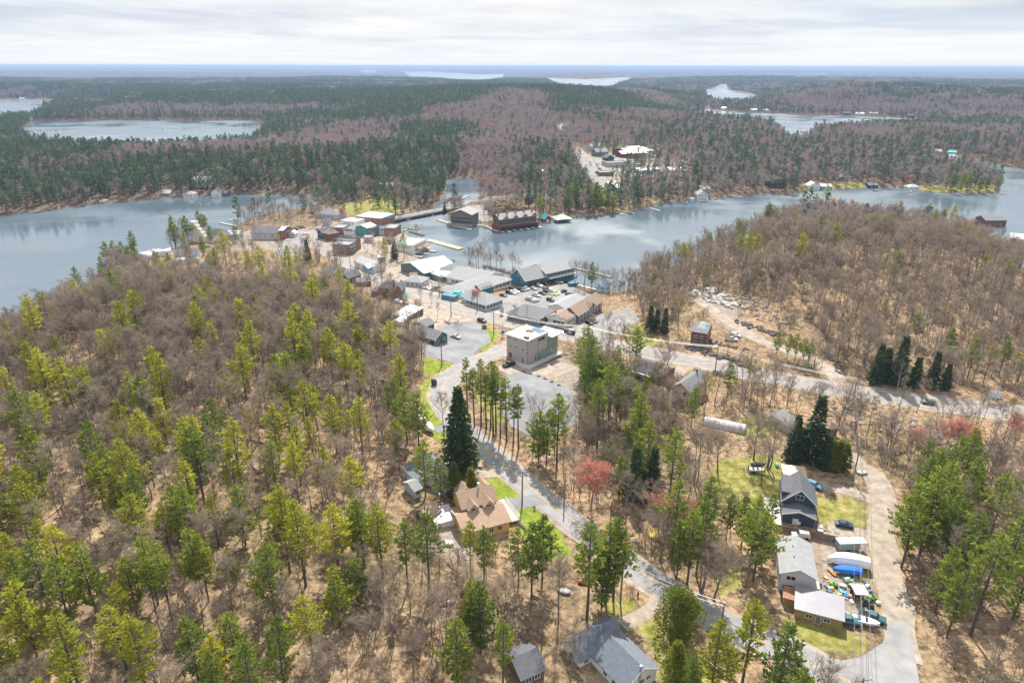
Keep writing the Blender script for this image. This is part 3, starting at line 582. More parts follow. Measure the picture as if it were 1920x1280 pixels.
b.part('glass_atrium', GL2, (Lb - 5.0, Lb + .7, DD + .003, DD + 5.5, 0, 8.0), (Lb + .003, Lb + .7, DD * .55, DD + .003, 0, 3.1))
b.part('mullion', SLATE, *[(Lb + .7, Lb + .82, DD * .55 + i * 1.15, DD * .55 + i * 1.15 + .12, 0, 8.0 if DD * .55 + i * 1.15 > DD else 3.1) for i in range(11)]); b.part('floor_band', CORTEN, (Lb + .7, Lb + .85, DD, DD + 5.5, 3.9, 4.2))
b.part('terrace_roof', R_WH, (Lb - 5.2, Lb + 2.2, DD + .01, DD + 6.2, 8.0, 8.35)); b.rail(Lb - 5, Lb + 2, DD + .3, DD + 6, 8.35, SLATE, 1.6, 1.1, 'rb')
b.rail(-.3, Lb + .4, -.3, DD + .2, 10.5, SLATE, 1.7, .9, 'blr'); b.part('rooftop_unit', SLATE, (Lb - 2.6, Lb - 1.6, .5, 1.5, 10.32, 11.2), (Lb - 1.3, Lb - .4, .5, 1.5, 10.32, 11.3))
b.part('vent_stack', CORTEN, (4.0, 5.2, 7.0, 8.2, 10.32, 11.0), (5.6, 6.6, 7.6, 8.6, 10.32, 11.0))
SOL = mat('blue_skylight', (.13, .28, .42), .15, spec=.6)
for i in range(6): b.part('skylight', SOL, (4.2 + (i % 3) * 1.9, 5.9 + (i % 3) * 1.9, 9.2 + (i // 3) * 1.7, 10.7 + (i // 3) * 1.7, 10.33, 10.6))
b.part('walkway', CONC, (-1, Lb + 3.5, -3.2, -.05, -.3, .12), (Lb + .85, Lb + 3.5, -.05, DD + 6, -.3, .12))
# house by the round lot
b = Bld('house', 'dark green clapboard house with grey roof and white corner boards beside the small car park', 'house', (815.5, 647), (839, 641), 16, 3.2)
b.wing(0, b.L, 0, 13, 0, 3.0, 'gy', 2.4, GRNW, R_GREY, oh=.5); b.win('f', .25, 1.5, 1.1, 1.2).win('f', .75, 1.5, 1.1, 1.2).win('f', .5, 3.9, .9, .9); b.part('corner_board', TRIM, (-.06, .18, -.07, 0, 0, 3), (b.L - .18, b.L + .06, -.07, 0, 0, 3)); b.wins('l', 3, 1.5)
b.wing(b.L - 3, b.L + 3.2, 10, 16, 0, 4.8, 'gx', 1.8, GRNW, R_GREY); b.win('r', .5, 3.6); b.wing(-6, 0, 9, 15, 0, 3, 'gx', 1.6, GRNW, R_GREY)
b = Bld('garage', 'open shed with flat white metal roof left of the highway', 'shed', (763, 602), (794, 590), 6, 2.6); b.wing(0, b.L, 0, 7, 0, 2.6, 'shed_b', .5, BROWNW, R_LM, oh=.3); b.win('f', .3, 1.4).win('f', .7, 1.4)
simple('shed', 'tiny pale-roofed shed below the open metal shed', (752, 612), (764, 606), 4, 2.2, 'gx', .8, WHITEW, R_LM, 1, 0, cat='shed')
# white building with brown roof by the highway
b = Bld('shop_building', 'long white shop with brown shingle roof facing the highway, dark windows along its side', 'building', (1027, 607), (1060, 615), 50, 4)
L_ = b.L; b.wing(0, L_, 0, 10, 0, 3.8, 'gy', 1.9, WHITEW, R_BR, oh=.5, trim=False); b.wins('f', 3, 1.8, 1.8, 1.7, .3, .95); b.part('fascia', TRIM, (-.3, L_ + .3, -.75, -.5, 3.3, 3.9)); b.wins('r', 3, 1.7, 1.6, 1.4)
b.wing(L_ * .25, L_ + 1, 10, 36, 0, 3.8, 'gy', 3.0, SLATE, R_BR, oh=.9); b.wins('r', 9, 1.8, 1.3, 1.7); b.part('porch_post', TRIM, *[(L_ + 1.9, L_ + 2.1, 10.4 + i * 3.1, 10.6 + i * 3.1, 0, 3.3) for i in range(9)])
b.wing(L_ - 1.2, L_ + 1.8, 21, 26, 3.7, 4.0, 'gx', 1.9, SLATE, R_BR, oh=.4); b.wing(-8, L_ * .25, 14, 34, 0, 3.4, 'gy', 1.8, WHITEW, R_LG, oh=.4, trim=False); b.chimney(1.8, 4, 4.6, 6.0, BRICK, .6)
b.part('ramp_wall', mat('dark_planks', (.06, .06, .065), .8), (-9, L_ + 7, -3.6, -3.3, -.5, 1.0)); b.part('ramp', CONC, (-9, L_ + 5, -3.3, -.1, -.3, .35))
sg = Bld('road_sign', 'long dark roadside sign board with pale green panel in front of the white shop', 'sign', (1057, 624), (1077, 629), .4, 1.6, clear=False); sg.wing(0, sg.L, 0, .3, 0, 1.9, 'flat', 0, mat('black_board', (.05, .055, .06), .6), SLATE, parapet=0, wname='board', rname='cap'); sg.part('sign_face', mat('pale_green_face', (.45, .62, .55), .5), (sg.L * .38, sg.L * .72, -.04, -.002, .5, 1.6)); sg.part('leg', SLATE, (.3, .5, .05, .25, -1, 0), (sg.L - .5, sg.L - .3, .05, .25, -1, 0))
b = Bld('shop_building', 'grey hip-roofed shop with bare trees in front, facing the highway beside the parking entrance', 'building', (951, 598), (1009, 612), 16, 3.4); b.wing(0, b.L, 0, 15, 0, 3.2, 'hip', 3.2, SLATE, R_GREY, oh=.8, hipr=6); b.wins('f', 8, 1.6, 1.5, 1.5); b.part('corner_board', TRIM, (-.06, .15, -.06, 0, 0, 3.2), (b.L - .15, b.L + .06, -.06, 0, 0, 3.2)); b.wins('l', 3, 1.6)
b = Bld('pavilion', 'hip-roofed pavilion with pale grey shingles, white posts and glazed walls by the red maple', 'building', (873, 571), (911, 583), 11, 3.2); b.wing(0, b.L, 0, 12, 0, 3.1, 'hip', 3.6, LBLUE, R_LG, oh=.9); b.wins('f', 6, 1.6, 1.8, 1.6, .02, .98); b.wins('r', 5, 1.6, 1.8, 1.6, .02, .98); b.wing(-5, 2.5, 2, 10, 0, 2.9, 'gx', 2.2, LBLUE, R_LG, oh=.6)
# marina buildings
b = Bld('marina_store', 'tall blue-green gabled marina store with white trim at the head of the car park', 'building', (958, 531), (985, 540.5), 34, 6.5)
b.wing(0, b.L, 0, 15, 0, 4.6, 'gy', 5.0, TEAL, R_LG, oh=.7); b.win('f', .5, 6.4, 1.4, 1.4).win('f', .75, 4.0, 1.6, 1.4).win('f', .8, 1.5, 2.4, 1.8); b.wins('r', 3, 1.7, 2.2, 2.0, frame=BRICK)
b.wing(-3, b.L, 15, 36, 0, 6.2, 'gy', 3.6, TEAL, R_LG, oh=.8); b.wins('r', 6, 4.6, 1.8, 1.6); b.wins('r', 6, 1.6, 1.8, 1.8, frame=BRICK)
b.part('balcony', TRIM, (b.L, b.L + 2.2, 16, 36, 3.0, 3.2)); b.rail(b.L, b.L + 2.2, 16, 36, 3.2, TRIM, 2, 1.0, 'r'); b.part('entrance_canopy', MAROON, (b.L + .01, b.L + 1.2, 2, 14, 2.9, 3.1)); b.part('awning', CORTEN, (-4, -.01, 2, 4.5, 3, 3.2), (-4, -.01, 5.5, 8, 3, 3.2))
b = Bld('showroom', 'long low marina showroom with light grey hip roof, blue windows and a small gable', 'building', (893, 552.5), (958, 537), 16, 3.4); b.wing(-12, b.L, 0, 16, 0, 3.2, 'hip', 3.0, WHITEW, R_LG, oh=.8); b.wins('f', 9, 1.6, 2.6, 1.7, .27, .98, pane=mat('blue_glass', (.05, .16, .24), .1, spec=.6)); b.wing(2, 12, -1.2, 4.5, 0, 3.4, 'gx', 1.9, TEAL, R_LG, oh=.5, trim=False); b.wins('f', 3, 4.1, 1.8, .5)
b = Bld('service_building', 'broad low boat shed with grey roof between the showroom and the lake', 'building', (838, 530), (905, 543), 22, 3.6); b.wing(0, b.L, 0, 22, 0, 3.4, 'gx', 3.4, WHITEW, R_LG, oh=.8); b.wins('f', 7, 1.6, 1.6, 1.3)
b = Bld('service_building', 'smaller low shed with brownish grey hip roof left of the broad boat shed', 'building', (808, 518), (842, 524), 20, 3.4); b.wing(0, b.L + 4, 0, 20, 0, 3.2, 'hip', 3.2, BROWNW, R_GREY, oh=.8); b.wins('f', 6, 1.6, 1.8, 1.4)
b = Bld('boat_shed', 'big marina shed with pale green metal gable roof and grey walls', 'building', (752, 508), (781, 518), 26, 4.0); b.wing(0, b.L + 8, 0, 22, 0, 4.2, 'gy', 3.2, SLATE, R_GRN, oh=.9, trim=False); b.wing(b.L + 8.3, b.L + 20, 4, 20, 0, 3.4, 'shed_b', 1.2, SLATE, R_GRN, oh=.6); b.wins('f', 3, 1.8, 1.6, 1.2)
b = Bld('floating_restaurant', 'long white waterfront building with rows of small windows over the docks', 'building', (742, 470), (775, 479), 16, 5, dz=.3); b.wing(0, b.L, 0, 20, 0, 5.2, 'flat', 0, WHITEW, R_GM, parapet=.25); b.wins('f', 5, 3.8, 1.0, 1.1); b.wins('r', 8, 3.8, .9, 1.1); b.wins('r', 8, 1.5, .9, 1.1)
b.vents([(3, 6), (6, 10), (9, 6)], 5.4); b.part('deck', WOOD, (b.L, b.L + 4, 4, 20, 2.4, 2.7)); b.rail(b.L, b.L + 4, 4, 20, 2.7, MAROON, 1.6, 1.0, 'rfb')
b = Bld('house', 'white and blue cottage with white metal roof beside the highway', 'house', (666, 501), (701, 511), 9, 3.4); b.wing(0, b.L, 0, 9, 0, 3.6, 'gx', 2.4, WHITEW, R_LM); b.wins('f', 4, 1.7); b.wing(b.L * .6, b.L * .9, -2.4, 2, 0, 3.0, 'gy', 1.4, mat('bright_blue_siding', (.10, .33, .50), .7), R_LM, oh=.3); b.win('f', .5, 1.5)
b = Bld('brick_house', 'two-storey red brick house with dark hip roof, white windows and a tall chimney', 'house', (741, 562), (755, 563), 12, 6); b.wing(0, b.L, 0, 8, 0, 5.6, 'gy', 2.6, BRICK, R_DK, oh=.4); b.wins('f', 2, 4.4, .9, 1.3); b.wins('f', 2, 1.5, .9, 1.3); b.wing(-9, 1, 3, 11, 0, 5.2, 'hip', 2.6, BRICK, R_DK); b.wins('f', 3, 3.9, .9, 1.2); b.wing(-13, -9, 4, 10, 0, 3, 'hip', 1.5, BRICK, R_GREY); b.chimney(-.6, 1.6, 4, 10, BRICK, .8)
b.wing(b.L, b.L + 2.4, .5, 3.5, 0, 2.4, 'hip', .8, TRIM, R_TEAL, oh=.2)
simple('house', 'grey house with dark roof and white gable left of the highway, above the bare wood', (640, 530), (656, 533), 9, 3.6, 'gy', 2.2, SLATE, R_DK, 1, 2); simple('house', 'low dark-roofed house half hidden by trees left of the highway', (606, 519), (634, 522), 9, 3.2, 'gx', 2.0, GREYW, R_DK, 3, 1)
simple('shed', 'dark weathered shed between the dark-roofed house and the brick house', (670, 537), (696, 536), 6, 2.6, 'gx', 1.4, BROWNW, R_GREY, 2, 0, cat='shed'); simple('house', 'pale bungalow with hipped grey roof behind the brick house', (757, 536), (790, 540), 10, 3.0, 'hip', 2.2, GREYW, R_LG, 3, 2)
# village core
b = Bld('brick_shop', 'two-storey red brick shop with green awnings at the bend of the street', 'building', (625, 476), (655, 479), 16, 6); b.wing(0, b.L, 0, 10, 0, 6.4, 'flat', 0, BRICK, R_LG, parapet=.6); b.wins('f', 3, 4.6, 1.1, 1.4); b.win('f', .6, 1.6, 2.0, 1.6); b.wins('r', 3, 4.6, 1, 1.4)
for z in (5.0, 2.4): b.part('awning', R_TEAL, (b.L + .01, b.L + 1.0, .6, 3.2, z, z + .35), (b.L + .01, b.L + 1.0, 4.4, 7.0, z, z + .35))
b.wing(-6, b.L - 2, 11, 20, 0, 6.0, 'flat', 0, BRICK, R_DK, parapet=.7); b.wins('f', 3, 4.4)
b = Bld('shop_building', 'dark shop with pyramid roof cap and white gable at the street corner', 'building', (596, 446), (606, 449), 10, 5); b.wing(0, b.L, 0, 10, 0, 4.5, 'gy', 2.6, NAVY, R_DK, oh=.4); b.wins('f', 2, 3.2, .9, 1.1); b.wing(b.L, b.L + 8, 0, 8, 0, 5.0, 'hip', 3.4, BROWNW, R_BR, oh=.5)
b = Bld('shop_building', 'long brick shop with flat pale roof behind the corner shops', 'building', (622, 440), (664, 442), 14, 5.5); b.wing(0, b.L * .55, 0, 12, 0, 5.0, 'flat', 0, BRICK, R_LG, parapet=.5); b.wins('f', 3, 3.4); b.wing(b.L * .55 + .01, b.L, 0, 10, 0, 4.2, 'gy', 1.6, WHITEW, R_GREY, oh=.3); b.wins('f', 6, 3.8, 1, 1.3)
b = Bld('shop_building', 'grey block with teal front and white bay roof in the middle of the village', 'building', (668, 441), (690, 444), 14, 6); b.wing(0, b.L, 0, 10, 0, 6.4, 'gy', 1.6, wall_m('teal_front', (.06, .28, .28)), R_LM, oh=.4); b.wins('f', 3, 4.6); b.wins('f', 3, 1.7); b.wing(b.L, b.L + 4, 0, 9, 0, 6, 'flat', 0, SLATE, R_DK); b.wins('f', 2, 4.2)
b = Bld('shop_building', 'big white flat-roofed store nearest the bridge', 'building', (668, 418), (715, 423), 20, 5.2); b.wing(0, b.L, 0, 20, 0, 5.2, 'flat', 0, BRICK, R_WH, parapet=.3); b.wins('f', 6, 3.2, 1.4, 1.4); b.vents([(5, 8), (12, 12)], 5.4); b.part('sign_band', wall_m('blue_band', (.15, .4, .5)), (b.L + .03, b.L + .12, 8, 20, 3.4, 5.0))
b = Bld('shop_building', 'white flat-roofed annexe in front of the big white store', 'building', (640, 425), (668, 428), 12, 4.6); b.wing(0, b.L, 0, 12, 0, 4.6, 'flat', 0, WHITEW, R_WH, parapet=.3); b.wins('f', 4, 3)
b = Bld('brick_shop', 'red brick building with plain white side wall overlooking the bridge channel', 'building', (700, 441), (742, 443), 14, 6.4); b.wing(b.L * .5, b.L, 0, 14, 0, 5.4, 'flat', 0, BRICK, R_LG, parapet=.5); b.wing(0, b.L * .5 - .01, 1, 13, 0, 4.4, 'flat', 0, GREYW, R_DK, parapet=.4); b.wins('f', 5, 4.2, 1, 1.3)
b = Bld('shop_building', 'dark-roofed store with red-brown gable front and grey side wall left of the street bend', 'building', (472, 449), (524, 450), 18, 5); b.wing(0, b.L, 0, 16, 0, 4.8, 'gx', 2.6, GREYW, R_DK, oh=.6); b.wins('f', 3, 2.6, 1, 1); b.wing(b.L, b.L + 3, 1, 15, 0, 6.6, 'gx', 1.2, MAROON, R_LM, oh=.5); b.wins('r', 4, 4.6); b.wins('r', 4, 1.7)
b = Bld('house', 'grey-roofed low building behind the bare trees above the village street', 'house', (593, 408), (632, 412), 14, 3.6); b.wing(0, b.L, 0, 14, 0, 3.6, 'hip', 3, GREYW, R_GREY); b.wins('f', 4, 1.7)
b = Bld('church', 'cream modern church with stepped tower and dark roofs on the shore of the left lake', 'church', (366, 452), (400, 456), 16, 4.5); CREAM = wall_m('cream_stucco', (.78, .74, .62)); b.wing(3, b.L, 0, 16, 0, 3.6, 'gx', 5.0, CREAM, R_BLUE, oh=.5); b.wins('f', 3, 2); b.wing(0, 3.4, -2, 2.4, 0, 14, 'flat', 0, CREAM, CREAM, parapet=0)
for i in range(4): b.wing(3.4 + i * 2.2, 5.6 + i * 2.2, -1.6, 1.6, 0, 11.5 - i * 2.2, 'flat', 0, CREAM, CREAM, parapet=0)
b = Bld('house', 'white building with dark roof, clerestory windows and pale canopy beside the church', 'house', (330, 494), (372, 490), 14, 4.6); b.wing(0, b.L, 0, 14, 0, 4.2, 'gx', 2.4, WHITEW, R_DK); b.wins('f', 5, 3.2, 1.4, .9); b.wing(2, b.L * .5, -5, 0, 0, 3.0, 'shed_b', .6, WHITEW, R_LM); b.win('f', .4, 1.5)
simple('house', 'small slate-roofed grey house below the church among pines', (377, 508), (392, 511), 8, 3.2, 'gx', 2.4, SLATE, R_DK, 2, 1)
for A_, B_, l_ in (((262, 487), (286, 486), 'long white flat-roofed boathouse at the left lake edge, farther left'), ((288, 483), (322, 479), 'white boathouse with brown flat roof at the left lake edge, beside the church')): b = simple('boathouse', l_, A_, B_, 9, 3.0, 'flat', 0, WHITEW, R_WH, 3, 1, cat='boathouse')
# across the bridge
b = Bld('inn', 'dark timber inn with grey hip roof and stacked balconies on the rocks by the bridge', 'building', (846, 419), (884, 422), 14, 8, z=1.6); b.wing(0, b.L, 0, 15, 0, 8.2, 'gy', 3.2, SLATE, roof_m('taupe_shingles', (.36, .33, .31)), oh=1.0, trim=False); b.wins('f', 5, 6.8, 1.6, 1.5); b.wins('f', 5, 4.0, 1.6, 1.5); b.wins('f', 4, 1.4, 1.6, 1.5); b.wins('l', 5, 6.6); b.wins('l', 5, 3.8)
for z in (2.7, 5.5): b.part('balcony', DKWOOD, (-2.2, 0, 0, 15, z, z + .2), (0, b.L, -1.6, 0, z, z + .2)); b.rail(-2.2, 0, 0, 15, z + .2, DKWOOD, 2, 1, 'lf'); b.rail(0, b.L, -1.6, 0, z + .2, GREYWOOD, 2, 1, 'f')
b.part('stone_base', mat('grey_stone', (.28, .27, .27), .9, var=.3, scale=.8), (-2.4, b.L + 2, -3.5, -1.7, -2, .9))
b = Bld('boathouse_terrace', 'long dark red timber terrace with taupe roof, dormers and boat bays on the water', 'building', (938, 434.5), (1010, 425), 14, 9, z=.3); Lt = b.L
b.wing(0, Lt, 0, 13, 0, 3.6, 'flat', 0, MAROON, DKWOOD, parapet=0, wname='boat_bay_wall', rname='deck'); b.wins('f', 9, 1.5, 3.4, 2.4, .03, .97, frame=BROWNW, pane=mat('painted_bay_shade', (.02, .02, .025), .5)); b.rail(0, Lt, .1, 13, 3.75, GREYWOOD, 2, 1.0, 'fl')  # near-black panes paint the shade inside the open boat bays
b.wing(1, Lt - 1, 2.4, 13, 3.7, 9.0, 'gx', 3.0, BROWNW, _mc['taupe_shingles'], oh=.9); b.wins('f', 12, 7.4, 1.4, 1.2, .03, .97); b.wins('f', 12, 5.0, 1.8, 1.8, .03, .97); b.rail(1, Lt - 1, 1.2, 2.4, 6.6, DKWOOD, 2.4, 1.0, 'f'); b.part('balcony', DKWOOD, (1, Lt - 1, 1.1, 2.39, 6.4, 6.6))
for i in range(4): x = Lt * (.12 + .245 * i); b.wing(x, x + 4.2, 1.9, 6, 8.9, 9.4, 'gy', 1.9, MAROON, _mc['taupe_shingles'], oh=.4, rname='dormer_roof', wname='dormer_wall').win('f', .5, 9.5, 1.2, 1.0)
for i in range(5): b.chimney(Lt * (.06 + .22 * i), 6.6, 11, 13.4, BRICK, 1.1)
b.part('finger_dock', GREYWOOD, *[(Lt * u, Lt * u + 2.0, -5.2, -.1, .1, .35) for u in (.0, .14, .30, .46, .62, .78, .96)])
b = Bld('boathouse', 'little boathouse with teal gable roof and red front on the far shore', 'boathouse', (1021, 417), (1033, 416), 8, 2.6, z=.3); b.wing(0, b.L, 0, 8, 0, 2.8, 'gy', 3.0, MAROON, R_TEAL, oh=.6); b.door('f', .5, 2.2, 2.0, TRIM); b.part('deck', GREYWOOD, (-1.2, b.L + 1.2, -2, -.02, -.1, .15))
b = Bld('boathouse', 'open boat shelter with pale green hip roof on white posts beside the teal boathouse', 'boathouse', (1045, 418), (1070, 416), 10, 2.8, z=.3); b.wing(0, b.L, 0, 10, 0, 2.8, 'open', 2.6, TRIM, metal_m('mint_metal', (.38, .62, .45)), oh=1.0, found=3.5); b.part('deck', GREYWOOD, (0, b.L, 8, 10, .1, .3))
b = simple('garage', 'dark gabled garage beside the round rocky mound across the bridge', (908, 393), (924, 394), 9, 3.4, 'gx', 3, SLATE, R_DK, 2, 1, cat='garage')
simple('house', 'small red gabled cottage with green roof in the trees behind the terrace', (984, 381), (994, 382), 8, 4.6, 'gy', 2.6, MAROON, R_TEAL, 1, 1)
# ---------------------------------------------------------------- bridge
def deckspan(name, label, cat, A, B, z, w, th, m_, rail=True):
    a = Pz(*A, z); b = Pz(*B, z); Ls = math.hypot(b[0] - a[0], b[1] - a[1]); rt = empty(name, (a[0], a[1], z), math.atan2(b[1] - a[1], b[0] - a[0]), label, cat)
    MB().box(0, Ls, -w / 2, w / 2, -th, 0).build('deck', m_, rt); return rt, Ls
br, Ls = deckspan('bridge', 'low concrete road bridge with green lamp posts over the narrow channel', 'bridge', (722, 412), (850, 388), 2.7, 10.5, .5, M_LOT)
[MB().box(0, Ls, y, y + .6, -1.6, -.5).build('girder', SLATE, br) for y in (-5, 4.4)]
for s_ in (-1, 1):
    q = MB(); y = s_ * 5.1
    for i in range(31): x = Ls * i / 30; q.box(x - .08, x + .08, y - .08, y + .08, 0.003, 1.1)
    q.box(0, Ls, y - .05, y + .05, 1.0, 1.15); q.box(0, Ls, y - .03, y + .03, .5, .58); q.build('railing', SLATE, br)
for u in (.28, .62): MB().box(Ls * u - .8, Ls * u + .8, -5.2, 5.2, -6, -1.6).build('pier', CONC, br)
# ---------------------------------------------------------------- far cottages and lake houses
def far_house(A, wpx, D, h, roof, rise, wm_, rm, label, rows=1, nf=3, cat='house', name='house', z=None, slope=0, **k):
    return simple(name, label, (A[0] - wpx / 2, A[1]), (A[0] + wpx / 2, A[1] + slope), D, h, roof, rise, wm_, rm, nf, 1, rows, cat=cat, z=z, **k)
far_house((376, 352), 36, 14, 7, 'gx', 3, WHITEW, R_LG, 'large white lake house with big windows in the trees on the far left shore', 2, 5)
far_house((311, 368), 17, 8, 3, 'gx', 2.2, PINKW, R_LM, 'pinkish boathouse with white roof on the far left shore, leftmost of the boathouses', 1, 2, 'boathouse', 'boathouse', z=.4)
far_house((354, 370), 20, 9, 3, 'hip', 2.2, WHITEW, R_LG, 'white boathouse with grey hip roof below the large white lake house', 1, 3, 'boathouse', 'boathouse', z=.4)
far_house((405, 369), 16, 9, 4, 'gy', 2.6, WHITEW, R_BLUE, 'white gabled boathouse with attached dark shed on the far left shore', 1, 2, 'boathouse', 'boathouse', z=.4); far_house((421, 367), 14, 8, 2.6, 'gx', 1.6, SLATE, R_DK, 'dark boathouse right of the white gabled boathouse', 1, 2, 'boathouse', 'boathouse', z=.4)
far_house((503, 359), 10, 7, 2.6, 'gy', 1.8, mat('bright_blue_siding', (.1, .33, .5)), R_DK, 'small bright blue boathouse on the shaded far shore', 1, 1, 'boathouse', 'boathouse', z=.4); far_house((192, 381), 11, 6, 2, 'hip', 1, PINKW, R_BR, 'tiny low shelter at the foot of the dark pines, far left shore', 0, 1, 'shelter', 'shelter', z=.4)
far_house((725, 356), 42, 12, 4, 'gx', 2, TANW, R_LG, 'long low brown-grey building behind the lawn trees across the channel', 1, 5)
far_house((848, 376), 16, 8, 2.4, 'gx', 1.2, LBLUE, R_LG, 'pale blue boat shelter beside the channel docks', 1, 2, 'boathouse', 'boathouse', z=.4)
b = Bld('warehouse', 'large white-roofed hall with dark red walls at the north end of the village', 'building', (1180, 297), (1212, 297), 60, 9); b.wing(0, b.L, 0, 46, 0, 6.5, 'gx', 4, MAROON, R_WH, oh=1); b.wins('f', 4, 4, 3, 2); b.wing(b.L, b.L + 20, 14, 52, 0, 7, 'shed_b', 2, WHITEW, R_WH, oh=1); b.wing(-9, 0, 4, 20, 0, 6, 'gx', 2.5, MAROON, R_LM)
far_house((1217, 326), 42, 14, 4, 'gx', 2, LILAC, R_LM, 'very long low building with pale metal roof north of the village street', 1, 8, 'building', 'motel'); far_house((1267, 325), 24, 12, 4, 'gx', 2, LILAC, R_LM, 'pale-roofed low building at the right end of the long low one', 1, 4, 'building', 'motel')
far_house((1158, 314), 38, 16, 5, 'flat', 0, TANW, R_GREY, 'flat-roofed tan village building beside the main street car park', 1, 6, 'building', 'shop_building'); far_house((1177, 311), 11, 8, 5.5, 'flat', 0, mat('bright_blue_siding', (.1, .33, .5)), LBLUE, 'small blue-fronted kiosk at the end of the flat tan building', 0, 1, 'building', 'kiosk')
far_house((1129, 294), 22, 12, 6, 'gx', 4, SLATE, R_LG, 'grey two-storey house by the main street, nearest the small lawn', 2, 3); far_house((1118, 283), 20, 12, 6, 'gx', 3, GREYW, R_LG, 'pale house with green shrubs at the top of the main street', 1, 3); far_house((1144, 302), 14, 10, 4, 'gy', 3.5, NAVY, R_DK, 'dark gabled house between the two street houses and the car park', 1, 2)
far_house((1137, 330), 26, 12, 3.4, 'flat', 0, BROWNW, R_BR, 'low brown-roofed shop at the lower end of the main street', 1, 4, 'building', 'shop_building'); far_house((1148, 352), 14, 10, 3.4, 'gx', 2, WHITEW, R_LM, 'white-roofed cottage in the trees below the main street', 1, 2); far_house((1160, 362), 11, 9, 5, 'gx', 2, LILAC, R_LM, 'pale lilac cottage above the sandy shore', 2, 2)
far_house((1086, 333), 20, 12, 5, 'gx', 3, SLATE, R_BLUE, 'blue-grey roofed house left of the main street', 1, 3); far_house((1009, 330), 14, 10, 4, 'gx', 2.4, GREYW, R_LM, 'pale-roofed cottage hidden in the pines left of the main street', 1, 2); far_house((1000, 372), 12, 9, 3.4, 'gx', 2, WHITEW, R_LG, 'white cottage seen through pine trunks behind the terrace', 1, 2)
far_house((1317, 376), 20, 10, 5.4, 'gy', 3.2, WHITEW, R_LG, 'white gabled lake house with a dock on the north shore', 2, 3, z=.6); far_house((1298, 379), 10, 8, 2.6, 'flat', 0, LBLUE, LBLUE, 'low pale blue boat shelter left of the white gabled lake house', 0, 2, 'boathouse', 'boathouse', z=.4); far_house((1322, 362), 18, 9, 4, 'gx', 2.4, GREYW, R_LM, 'pale-roofed house up the bank from the white gabled lake house', 1, 2)
far_house((1458, 352), 30, 14, 6, 'gy', 4.2, DKWOOD, R_DK, 'dark timber lake house with steep dark roof on the north shore', 1, 3); far_house((1436, 314), 18, 10, 5, 'gx', 3, DKWOOD, R_DK, 'dark house deep in the trees above the steep-roofed timber house', 1, 2)
far_house((1526, 356), 22, 10, 4, 'gy', 3.4, WHITEW, R_WH, 'white boathouse with white gable, right of the dark timber lake house', 1, 3, 'boathouse', 'boathouse', z=.4); far_house((1549, 356), 20, 10, 3.4, 'gx', 2, mat('bright_blue_siding', (.1, .33, .5)), R_LM, 'blue boathouse with pale roof and sails beside it', 1, 3, 'boathouse', 'boathouse', z=.4)
far_house((1637, 352), 18, 9, 2.6, 'gx', 1.8, NAVY, R_BLUE, 'low dark boathouse in the middle of the right-hand lawn shore', 1, 2, 'boathouse', 'boathouse', z=.4); far_house((1645, 334), 20, 10, 4, 'gx', 2.4, GREYW, R_LM, 'pale grey house above the low dark boathouse', 1, 3); far_house((1714, 356), 20, 9, 3, 'hip', 2, WHITEW, R_LM, 'white boathouse with pale hip roof towards the tip of the peninsula', 1, 3, 'boathouse', 'boathouse', z=.4)
far_house((1574, 339), 14, 9, 4, 'gx', 2.4, SLATE, R_GREY, 'grey-roofed cottage in the trees behind the blue boathouse', 1, 2); far_house((1616, 256), 18, 12, 5, 'gx', 3, DKWOOD, R_DK, 'dark house in the trees near the far channel', 1, 2); far_house((1509, 249), 10, 10, 3, 'flat', 0, WHITEW, R_WH, 'white boathouse sticking into the far channel', 1, 2, 'boathouse', 'boathouse', z=.4)
for i, (px, py, wp, wmm, rmm, lb) in enumerate([(1588, 216, 16, SLATE, R_DK, 'dark cottage at the left end of the far shore row'), (1612, 217, 16, WHITEW, R_WH, 'white-roofed cottage second along the far shore row'), (1638, 216, 16, WHITEW, R_LM, 'white cottage with pale metal roof third along the far shore row'), (1674, 216, 18, SLATE, R_DK, 'big dark cottage fourth along the far shore row'), (1706, 221, 12, NAVY, R_DK, 'navy boathouse standing forward in the far shore row'), (1716, 215, 16, GREYW, R_DK, 'grey cottage at the right end of the far shore row'), (1414, 209, 12, WHITEW, R_LM, 'white boathouse below the dark far pines'), (1436, 210, 10, WHITEW, R_LM, 'small white boathouse right of the one below the dark far pines'), (1356, 206, 8, WHITEW, R_LM, 'tiny white boathouse at the narrow far channel'),
    (1784, 292, 16, SLATE, R_TEAL, 'low green-grey boathouse across the right channel'), (1760, 290, 11, NAVY, R_WH, 'small dark boathouse at the mouth of the right channel'), (1785, 300, 18, WHITEW, R_LM, 'open white boathouse on posts across the right channel'), (1846, 288, 22, DKWOOD, R_DK, 'dark lake house on the right bank slope'), (1851, 272, 22, TANW, R_BR, 'tan house higher on the right bank slope'), (1912, 290, 14, DKWOOD, R_LM, 'dark house with pale roof at the right edge of the picture, by the lake'),
    (40, 187, 8, WHITEW, R_LM, 'white speck of a cottage on the far left lake, leftmost'), (113, 185, 10, WHITEW, R_LM, 'white cottage at the point on the far left lake'), (480, 160, 16, WHITEW, R_WH, 'white farm building far away on the upper left ridge'), (510, 161, 14, WHITEW, R_WH, 'second white farm building on the upper left ridge, right of the first'), (1650, 170, 8, WHITEW, R_WH, 'white house in the far right hills'), (730, 163, 8, WHITEW, R_WH, 'white shed far away in the purple wood'), (1472, 181, 9, WHITEW, R_WH, 'white house in the wood beyond the far channel')]):
    far_house((px, py), wp, 12, 4.5, 'gx', 2.5, wmm, rmm, lb, 1, 2)
